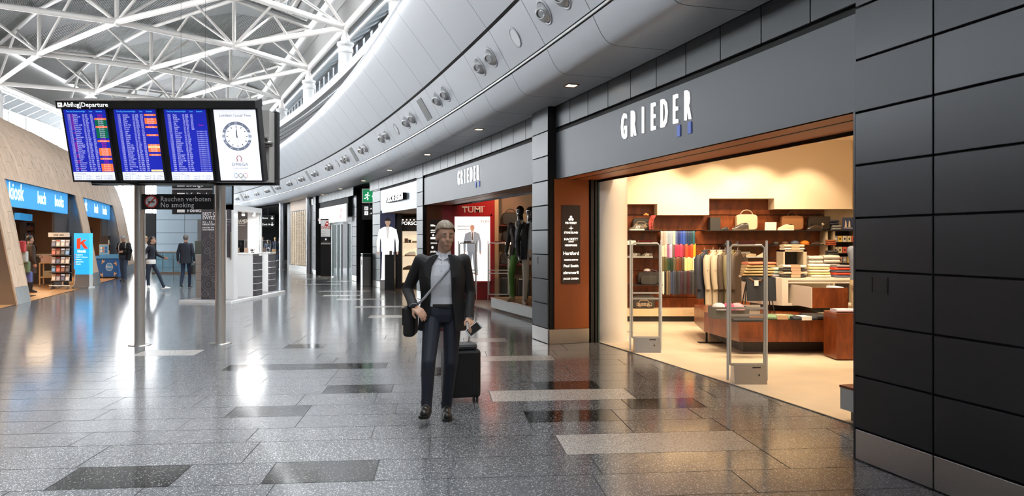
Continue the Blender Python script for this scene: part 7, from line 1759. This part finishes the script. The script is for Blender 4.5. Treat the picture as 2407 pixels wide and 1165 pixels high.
    if jacket:
        jb = B().use(jacket); zt_ = ((J['shL']+J['shR'])/2).z; op = .62 if shirt_open else .12
        prof = [(zt_+.055, .085, .075, J['nck']), (zt_+.03, .15, .1, J['nck']), (zt_-.04, .2, .128, J['cst']), (J['cst'].z-.02, .205, .145, J['cst']), (J['wst'].z, .188, .14, J['wst']), (J['pel'].z, .2, .15, J['pel']), (long_jacket, .215, .165, J['pel'])]
        nA = 26
        def jp(u, v, off=0):
            i = min(len(prof)-2, int(v*(len(prof)-1))); f = v*(len(prof)-1)-i; p, q = prof[i], prof[i+1]
            z = p[0]+(q[0]-p[0])*f; rx = p[1]+(q[1]-p[1])*f+off; ry = p[2]+(q[2]-p[2])*f+off; cx_ = p[3].x+(q[3].x-p[3].x)*f; cy_ = p[3].y+(q[3].y-p[3].y)*f
            opn = op*(.55+.45*v); a = -math.pi/2+opn+(2*math.pi-2*opn)*u; wv = 1+.018*math.sin(9*a+v*4)*v
            return (cx_+rx*k*math.cos(a)*wv, cy_+ry*k*math.sin(a)*wv, z)
        jb.grid(lambda u, v: jp(u, v), nA, 14, True); jb.grid(lambda u, v: jp(u, v, -.012), nA, 14, True, True)
        e0 = [jp(0, v/14) for v in range(15)]; e1 = [jp(0, v/14, -.012) for v in range(15)]; f0 = [jp(1, v/14) for v in range(15)]; f1 = [jp(1, v/14, -.012) for v in range(15)]
        for A0, A1 in ((e0, e1), (f0, f1)): jb.add(A0+A1, [(i, i+1, 16+i, 15+i) for i in range(14)])
        bt = [jp(u/nA, 1) for u in range(nA+1)]+[jp(u/nA, 1, -.012) for u in range(nA+1)]; jb.add(bt, [(i, i+1, nA+2+i, nA+1+i) for i in range(nA)])
        jo = jb.obj('jacket', root)
        for A0, sgn in ((e0, 1), (f0, -1)):                # lapels
            lb = B().use(jacket); pts_ = [Vector(p)+Vector((0, -.012, 0)) for p in A0[1:9]]; o_ = [p+Vector((sgn*.055*math.sin(math.pi*(i+.6)/8.2), -.004, .012)) for i, p in enumerate(pts_)]
            lb.add(pts_+o_, [(i, i+1, 9+i, 8+i) for i in range(7)]); lb.add([p+Vector((0, -.004, 0)) for p in pts_+o_], [(8+i, 9+i, i+1, i) for i in range(7)]); lb.obj('lapel', root)
    return root, J, HM
SK = mat('skin', (.52, .3, .2), .5); SK2 = mat('skin_b', (.48, .27, .18), .5)
M_COAT = mat('black_cloth', (.012, .0115, .0125), .75, bump=.2, bscale=300); M_SHIRT = mat('white_shirt', (.72, .73, .78), .7, bump=.25, bscale=14); M_NAVY = mat('navy_trousers', (.012, .016, .028), .7); M_SHOE = mat('black_shoe', (.02, .017, .015), .35)
GREYH = mat('grey_blond_hair', (.22, .17, .12), .6, noise=(80, .4, (1, 1, .3))); DARKH = mat('dark_hair', (.02, .013, .01), .5); SILV = mat('silver_hair', (.35, .34, .33), .6); BLOND = mat('blond_hair', (.45, .3, .13), .6)
# the walking traveller
MX, MY = (1040-CX)/F_PX*6.62, 6.62
man, JM, HMm = human('man in black jacket, white shirt and dark trousers walking with a trolley case', T(MX, MY, 0), dict(
    pel=(0, .02, .93), wst=(0, .01, 1.06), cst=(0, -.02, 1.25), nck=(.015, -.03, 1.445), hed=(.03, -.06, 1.585), look=(.35, -.93, -.1),
    hipL=(.085, .03, .9), kneeL=(.075, -.03, .49), ankL=(.03, .06, .088), toeL=(.05, -.1, .036), hipR=(-.085, .0, .9), kneeR=(-.1, -.2, .52), ankR=(-.115, -.2, .15), toeR=(-.12, -.36, .12),
    shL=(.185, .0, 1.375), elL=(.24, .06, 1.1), wrL=(.235, -.09, .88), hdL=(.275, -.17, .82), shR=(-.185, -.03, 1.375), elR=(-.315, .07, 1.12), wrR=(-.235, -.15, .99), hdR=(-.15, -.19, .925)),
    dict(skin=SK, top=M_SHIRT, arm=M_COAT, legs=M_NAVY, shoe=M_SHOE, hair=GREYH), voxel=.0055, scale=1.0, jacket=M_COAT, long_jacket=.77, curl=.45, palmL=(-.6, .3, -.5), palmR=(.2, .5, -.9))
for s in 'LR':
    d = (JM['wr'+s]-JM['el'+s]).normalized(); w_ = JM['wr'+s]
    B().use(M_COAT).tube([w_-d*.07, w_-d*.02, w_+d*.008], [.044, .045, .043], 16, cap=False).obj('cuff', man); B().use(M_SHIRT).tube([w_-d*.02, w_+d*.014], [.037, .036], 14, cap=False).obj('shirt_cuff', man)
cb = B().use(M_SHIRT)
for s in (-1, 1): cb.add([(s*.005+.015, -.12, 1.385), (s*.055+.015, -.105, 1.405), (s*.066+.015, -.06, 1.46), (s*.035+.015, -.1, 1.445)], [(0, 1, 2, 3) if s > 0 else (3, 2, 1, 0)]); cb.add([(s*.005+.015, -.123, 1.385), (s*.055+.015, -.108, 1.405), (s*.066+.015, -.063, 1.46), (s*.035+.015, -.103, 1.445)], [(3, 2, 1, 0) if s > 0 else (0, 1, 2, 3)])
cb.obj('shirt_collar', man)
for k in range(6): B().use(sw((.6, .6, .62), .4)).ball((.005, -.142-.0*k+(.012 if k > 3 else 0), 1.36-.07*k), (.006, .004, .006), 8, 5).obj('shirt_button', man)
B().use(M_BLACK).lathe([(.166, .972), (.17, .975), (.17, 1.0), (.166, 1.003)], (0, .015, 0), 28, 1.0, .7).obj('belt', man)
for s, an, to in ((1, JM['ankL'], JM['toeL']), (-1, JM['ankR'], JM['toeR'])):
    d = (to-an); d.z = 0; d.normalize(); c = (an+to)/2; sl = B().use(sw((.01, .01, .01), .5)); yaw = math.atan2(d.y, d.x)
    sl.M = T(c.x, c.y, to.z-.036, yaw); sl.slab([(-.13, -.035), (-.1, -.042), (.03, -.045), (.1, -.042), (.125, -.02), (.13, 0), (.125, .02), (.1, .042), (.03, .045), (-.1, .042), (-.13, .035)], 0, .022); sl.obj('shoe_sole', man)
    lb = B().use(sw((.12, .1, .08), .5)); lb.M = T(c.x, c.y, to.z, yaw)
    for q in range(4): lb.tube([(-.02+q*.022, -.022, .045-q*.008), (-.01+q*.022, 0, .052-q*.008), (-.02+q*.022, .022, .045-q*.008)], .003, 5)
    lb.obj('laces', man)
sb = thing('shoulder_bag', 'black shoulder bag hanging at the walking man hip with a pale strap', 'bag', T(MX-.28, MY+.02, .72)); B().use(M_COAT).box(-.05, .05, -.15, .15, 0, .26, bev=.03).obj('body', sb); B().use(M_COAT).box(-.058, -.04, -.14, .14, .1, .25, bev=.006).obj('flap', sb)
B().use(sw((.42, .42, .45), .6)).tube([(.03, -.1, .24), (.14, -.165, .34), (.24, -.185, .46), (.33, -.165, .565), (.385, -.11, .63)], .011, 8).obj('strap', sb)
ph = thing('mobile_phone', 'white phone held in the walking man hand', 'phone', T(MX+.285, MY-.19, .80) @ Matrix.Rotation(.9, 4, 'Y')); boxo('case', ph, sw((.85, .85, .85), .3), -.036, .036, -.004, .004, -.07, .07, bev=.003); boxo('screen', ph, Bk, -.032, .032, -.0052, -.004, -.055, .055)
tc = suitcase(wx(1083, 7.35), 7.35, 0, .36, .5, .22, mat('black_case', (.008, .008, .009), .5), 'black trolley suitcase rolling behind the walking man', .25)
B().use(mat('case_top', (.06, .06, .06), .5)).box(-.15, .15, -.1, .1, .5, .56, bev=.03).obj('top_pocket', tc)
for s in (-1, 1): B().use(M_STEEL).tube([(s*.08, .06, .5), (s*.08+.03, .0, .78)], .008, 6).obj('telescopic_rod', tc)
B().use(M_BLACK).tube([(-.06, 0, .78), (.12, 0, .78)], .014, 8).obj('pull_grip', tc)
# older man with backpack
Yo = F_PX*EYE/(661-HZ); OX = (291-CX)/F_PX*Yo
om_, _, HMo = human('older man in dark shirt and jeans with backpack looking at his hands', T(OX, Yo, 0), dict(look=(0, -.8, -.6), hed=(0, -.06, 1.6), kneeL=(.1, -.1, .5), ankL=(.11, -.08, .09), toeL=(.13, -.24, .035), kneeR=(-.09, .03, .5), ankR=(-.09, .12, .1), toeR=(-.1, -.03, .035),
    elL=(.27, .02, 1.15), wrL=(.1, -.2, 1.12), hdL=(.02, -.23, 1.13), elR=(-.27, .02, 1.15), wrR=(-.12, -.2, 1.14), hdR=(-.04, -.23, 1.13)),
    dict(skin=SK, top=M_COAT, arm=M_COAT, legs=mat('blue_jeans', (.06, .085, .13), .8), shoe=M_SHOE, hair=SILV), voxel=.013, scale=1.0, bulk=1.12)
for s in (-1, 1): B().use(sw((.55, .5, .42))).tube([(s*.1, .02, 1.5), (s*.12, -.11, 1.42), (s*.125, -.15, 1.3), (s*.14, -.1, 1.15)], .014, 6).obj('backpack_strap', om_)
bp = thing('backpack', 'dark backpack worn by the older man in jeans', 'backpack', T(OX, Yo+.2, 1.05)); B().use(M_BLACK).box(-.15, .15, -.06, .1, 0, .42, bev=.05).obj('body', bp); B().use(M_COAT).box(-.11, .11, .1, .14, .04, .22, bev=.02).obj('pocket', bp)
jc = thing('carried_jacket', 'black jacket draped over the older man arm', 'jacket', T(OX+.24, Yo-.1, .82)); B().use(M_COAT).grid(lambda u, v: (-.1+.2*u+.02*math.sin(v*5), -.06+.03*math.sin(u*9), .42*(1-v)-.03*u), 8, 8).grid(lambda u, v: (-.1+.2*u+.02*math.sin(v*5), -.045+.03*math.sin(u*9), .42*(1-v)-.03*u), 8, 8, True, True).obj('cloth', jc); B().use(M_COAT).tube([(-.1, -.05, .42), (0, -.05, .44), (.1, -.05, .4)], .03, 8).obj('fold', jc)
# woman striding to the railing, companion behind the post
Yw = F_PX*EYE/(684-HZ); WX = (355-CX)/F_PX*Yw
NAVYT = mat('navy_jacket', (.012, .014, .026), .75); DJ = mat('dark_jeans', (.02, .03, .055), .8); WSH = mat('white_sneaker', (.75, .75, .73), .5)
wo_, _, _ = human('woman with dark hair in navy jacket striding in white sneakers', T(WX, Yw, 0, math.radians(100)), dict(hed=(0, -.05, 1.6), kneeL=(.08, -.2, .53), ankL=(.09, -.36, .12), toeL=(.1, -.52, .09), kneeR=(-.08, .08, .5), ankR=(-.09, .34, .14), toeR=(-.1, .22, .035), elL=(.22, -.12, 1.15), wrL=(.21, -.32, 1.05), hdL=(.21, -.4, 1.03), elR=(-.22, .14, 1.15), wrR=(-.22, .16, .92), hdR=(-.22, .14, .84)),
    dict(skin=SK, top=NAVYT, arm=NAVYT, legs=DJ, shoe=WSH, hair=DARKH), voxel=.013, scale=.97, hair='long', bulk=.92)
B().use(Wh).lathe([(.165, .86), (.175, .9), (.172, .97), (.16, 1.0)], (0, 0, 0), 20, 1, .8).obj('shirt_hem', wo_)
human('blond person in pale top half hidden by the steel post', T((341-CX)/F_PX*24.6, 24.6, 0, .3), {}, dict(skin=SK, top=sw((.5, .5, .5)), arm=sw((.5, .5, .5)), legs=DJ, shoe=WSH, hair=BLOND), voxel=.014, scale=.97)
# businessman from behind
Yb_ = F_PX*EYE/(675-HZ); BX = (437-CX)/F_PX*Yb_
SUIT = mat('navy_suit', (.014, .018, .032), .7)
bm_, _, _ = human('grey haired man in navy suit jacket and jeans seen from behind', T(BX, Yb_, 0, math.pi), dict(kneeL=(.09, .02, .5), ankL=(.09, .16, .12), toeL=(.1, .03, .04), kneeR=(-.09, -.08, .5), ankR=(-.1, -.05, .09), toeR=(-.11, -.2, .035), elL=(.26, .03, 1.13), wrL=(.27, .0, .89), hdL=(.27, -.02, .8), elR=(-.25, .03, 1.13), wrR=(-.26, -.05, .89), hdR=(-.26, -.07, .8)),
    dict(skin=SK, top=SUIT, arm=SUIT, legs=mat('ink_jeans', (.02, .035, .075), .8), shoe=M_SHOE, hair=mat('grey_hair', (.16, .15, .14), .6)), voxel=.013, jacket=SUIT, long_jacket=.8)
bc = thing('briefcase', 'black soft briefcase carried by the man in navy suit', 'bag', T(BX+.26, Yb_-.0, .45)); B().use(M_COAT).box(-.05, .05, -.2, .2, 0, .3, bev=.03).obj('body', bc); B().use(M_BLACK).tube([(0, -.08, .29), (0, -.06, .36), (0, .06, .36), (0, .08, .29)], .01, 6).obj('handle', bc)
# people in the dark concourse
for px_, h_, c, l_, hr in ((647, 1.02, (.03, .04, .07), 'person in dark blue coat with tan bag standing in the dark concourse', BLOND), (657, 1.0, (.35, .3, .22), 'person in beige jacket beside the grey column in the concourse', DARKH), (618, 1.03, (.02, .02, .025), 'person in black seen behind the far glass showcase', GREYH), (630, .92, (.05, .07, .1), 'smaller person in slate top behind the far glass showcase', GREYH)):
    Yd = 53.5+(px_ % 7)*.7; o, _, _ = human(l_, T((px_-CX)/F_PX*Yd, Yd, 0, math.pi+.2), {}, dict(skin=SK, top=sw(c, .8), arm=sw(c, .8), legs=DJ, shoe=Wh, hair=hr), voxel=.02, scale=h_, fingers=False, face=False)
tag(B().use(sw((.35, .2, .09))).box(-.16, .16, -.1, .1, 0, .4, bev=.05).obj('tote_bag', None, M=T((645-CX)/F_PX*54.7, 54.7, .55)), 'tan tote bag carried by the person in dark blue coat', 'bag')
# customer in the kiosk, assistant in the shop
p_ = KP(kfac(70, 1.0), 1.0); BRC = mat('brown_coat', (.05, .03, .02), .8)
human('customer in long brown coat browsing inside the first kiosk', T(p_.x, p_.y, .008, math.pi-.6), dict(elL=(.24, -.1, 1.12), wrL=(.16, -.3, 1.08), hdL=(.14, -.38, 1.08)), dict(skin=SK2, top=BRC, arm=BRC, legs=M_COAT, shoe=M_SHOE, hair=DARKH), voxel=.015, scale=.97, jacket=BRC, shirt_open=False, long_jacket=.6)
human('shop assistant in grey blue top and beige trousers beside the cabinet', T(wx(2024, 10.55), 10.55, .006, math.pi*.6), dict(elL=(.22, -.08, 1.13), wrL=(.15, -.3, 1.1), hdL=(.13, -.38, 1.09)), dict(skin=SK2, top=sw((.16, .18, .22), .8), arm=sw((.16, .18, .22), .8), legs=sw((.5, .38, .22), .8), shoe=M_SHOE, hair=DARKH), voxel=.013, scale=1.0)
# mannequins
MQ = mat('mannequin_black', (.02, .014, .011), .12, coat=.6); OLV = mat('mannequin_jacket', (.035, .025, .02), .75); GRN = mat('green_chinos', (.12, .27, .05), .75)
ma, _, _ = human('dark mannequin in green trousers and brown blazer on the white platform', T(wx(1223, 15.75), 15.75, .275, -.25), dict(kneeL=(.1, -.02, .52), kneeR=(-.13, -.16, .53), ankR=(-.15, -.0, .09), toeR=(-.19, -.15, .035), hed=(0, -.02, 1.65), nck=(0, 0, 1.5), elR=(-.24, .06, 1.14), wrR=(-.26, -.03, .92)),
    dict(skin=MQ, top=M_SHIRT, arm=OLV, legs=GRN, shoe=sw((.5, .38, .26), .6), hair=MQ), voxel=.009, scale=1.13, name='mannequin', cat='mannequin', hair=None, face=False, jacket=OLV, bulk=.9, long_jacket=.86)
for s in (-1, 1): B().use(sw((.55, .5, .4))).tube([(s*.05, -.06, 1.47), (s*.045, -.13, 1.4), (s*.01, -.145, 1.33)], [.03, .028, .012], 8).obj('scarf', ma)
cb_ = thing('crossbody_bag', 'dark crossbody bag hanging on the green trousered mannequin', 'bag', T(wx(1232, 15.5), 15.53, 1.2, -.25)); B().use(mat('bag_nylon', (.03, .028, .022), .5)).box(-.17, .17, -.06, .06, 0, .3, bev=.03).obj('body', cb_); B().use(MATS['bag_nylon']).box(-.16, .16, -.075, -.055, .12, .29, bev=.008).obj('flap', cb_); B().use(MATS['bag_nylon']).tube([(.13, 0, .28), (.05, -.02, .5), (-.08, .0, .68), (-.13, .1, .76)], .014, 6).obj('strap', cb_)
human('second mannequin in beige trousers and black jacket half hidden by the pillar', T(wx(1246, 14.95), 14.95, .275, .35), dict(kneeR=(-.11, -.08, .52), hed=(0, -.02, 1.65)), dict(skin=MQ, top=sw((.5, .55, .6), .7), arm=M_COAT, legs=sw((.5, .43, .35), .8), shoe=sw((.3, .16, .08), .5), hair=MQ), voxel=.012, scale=1.1, name='mannequin', cat='mannequin', hair=None, face=False, jacket=M_COAT, bulk=.9)
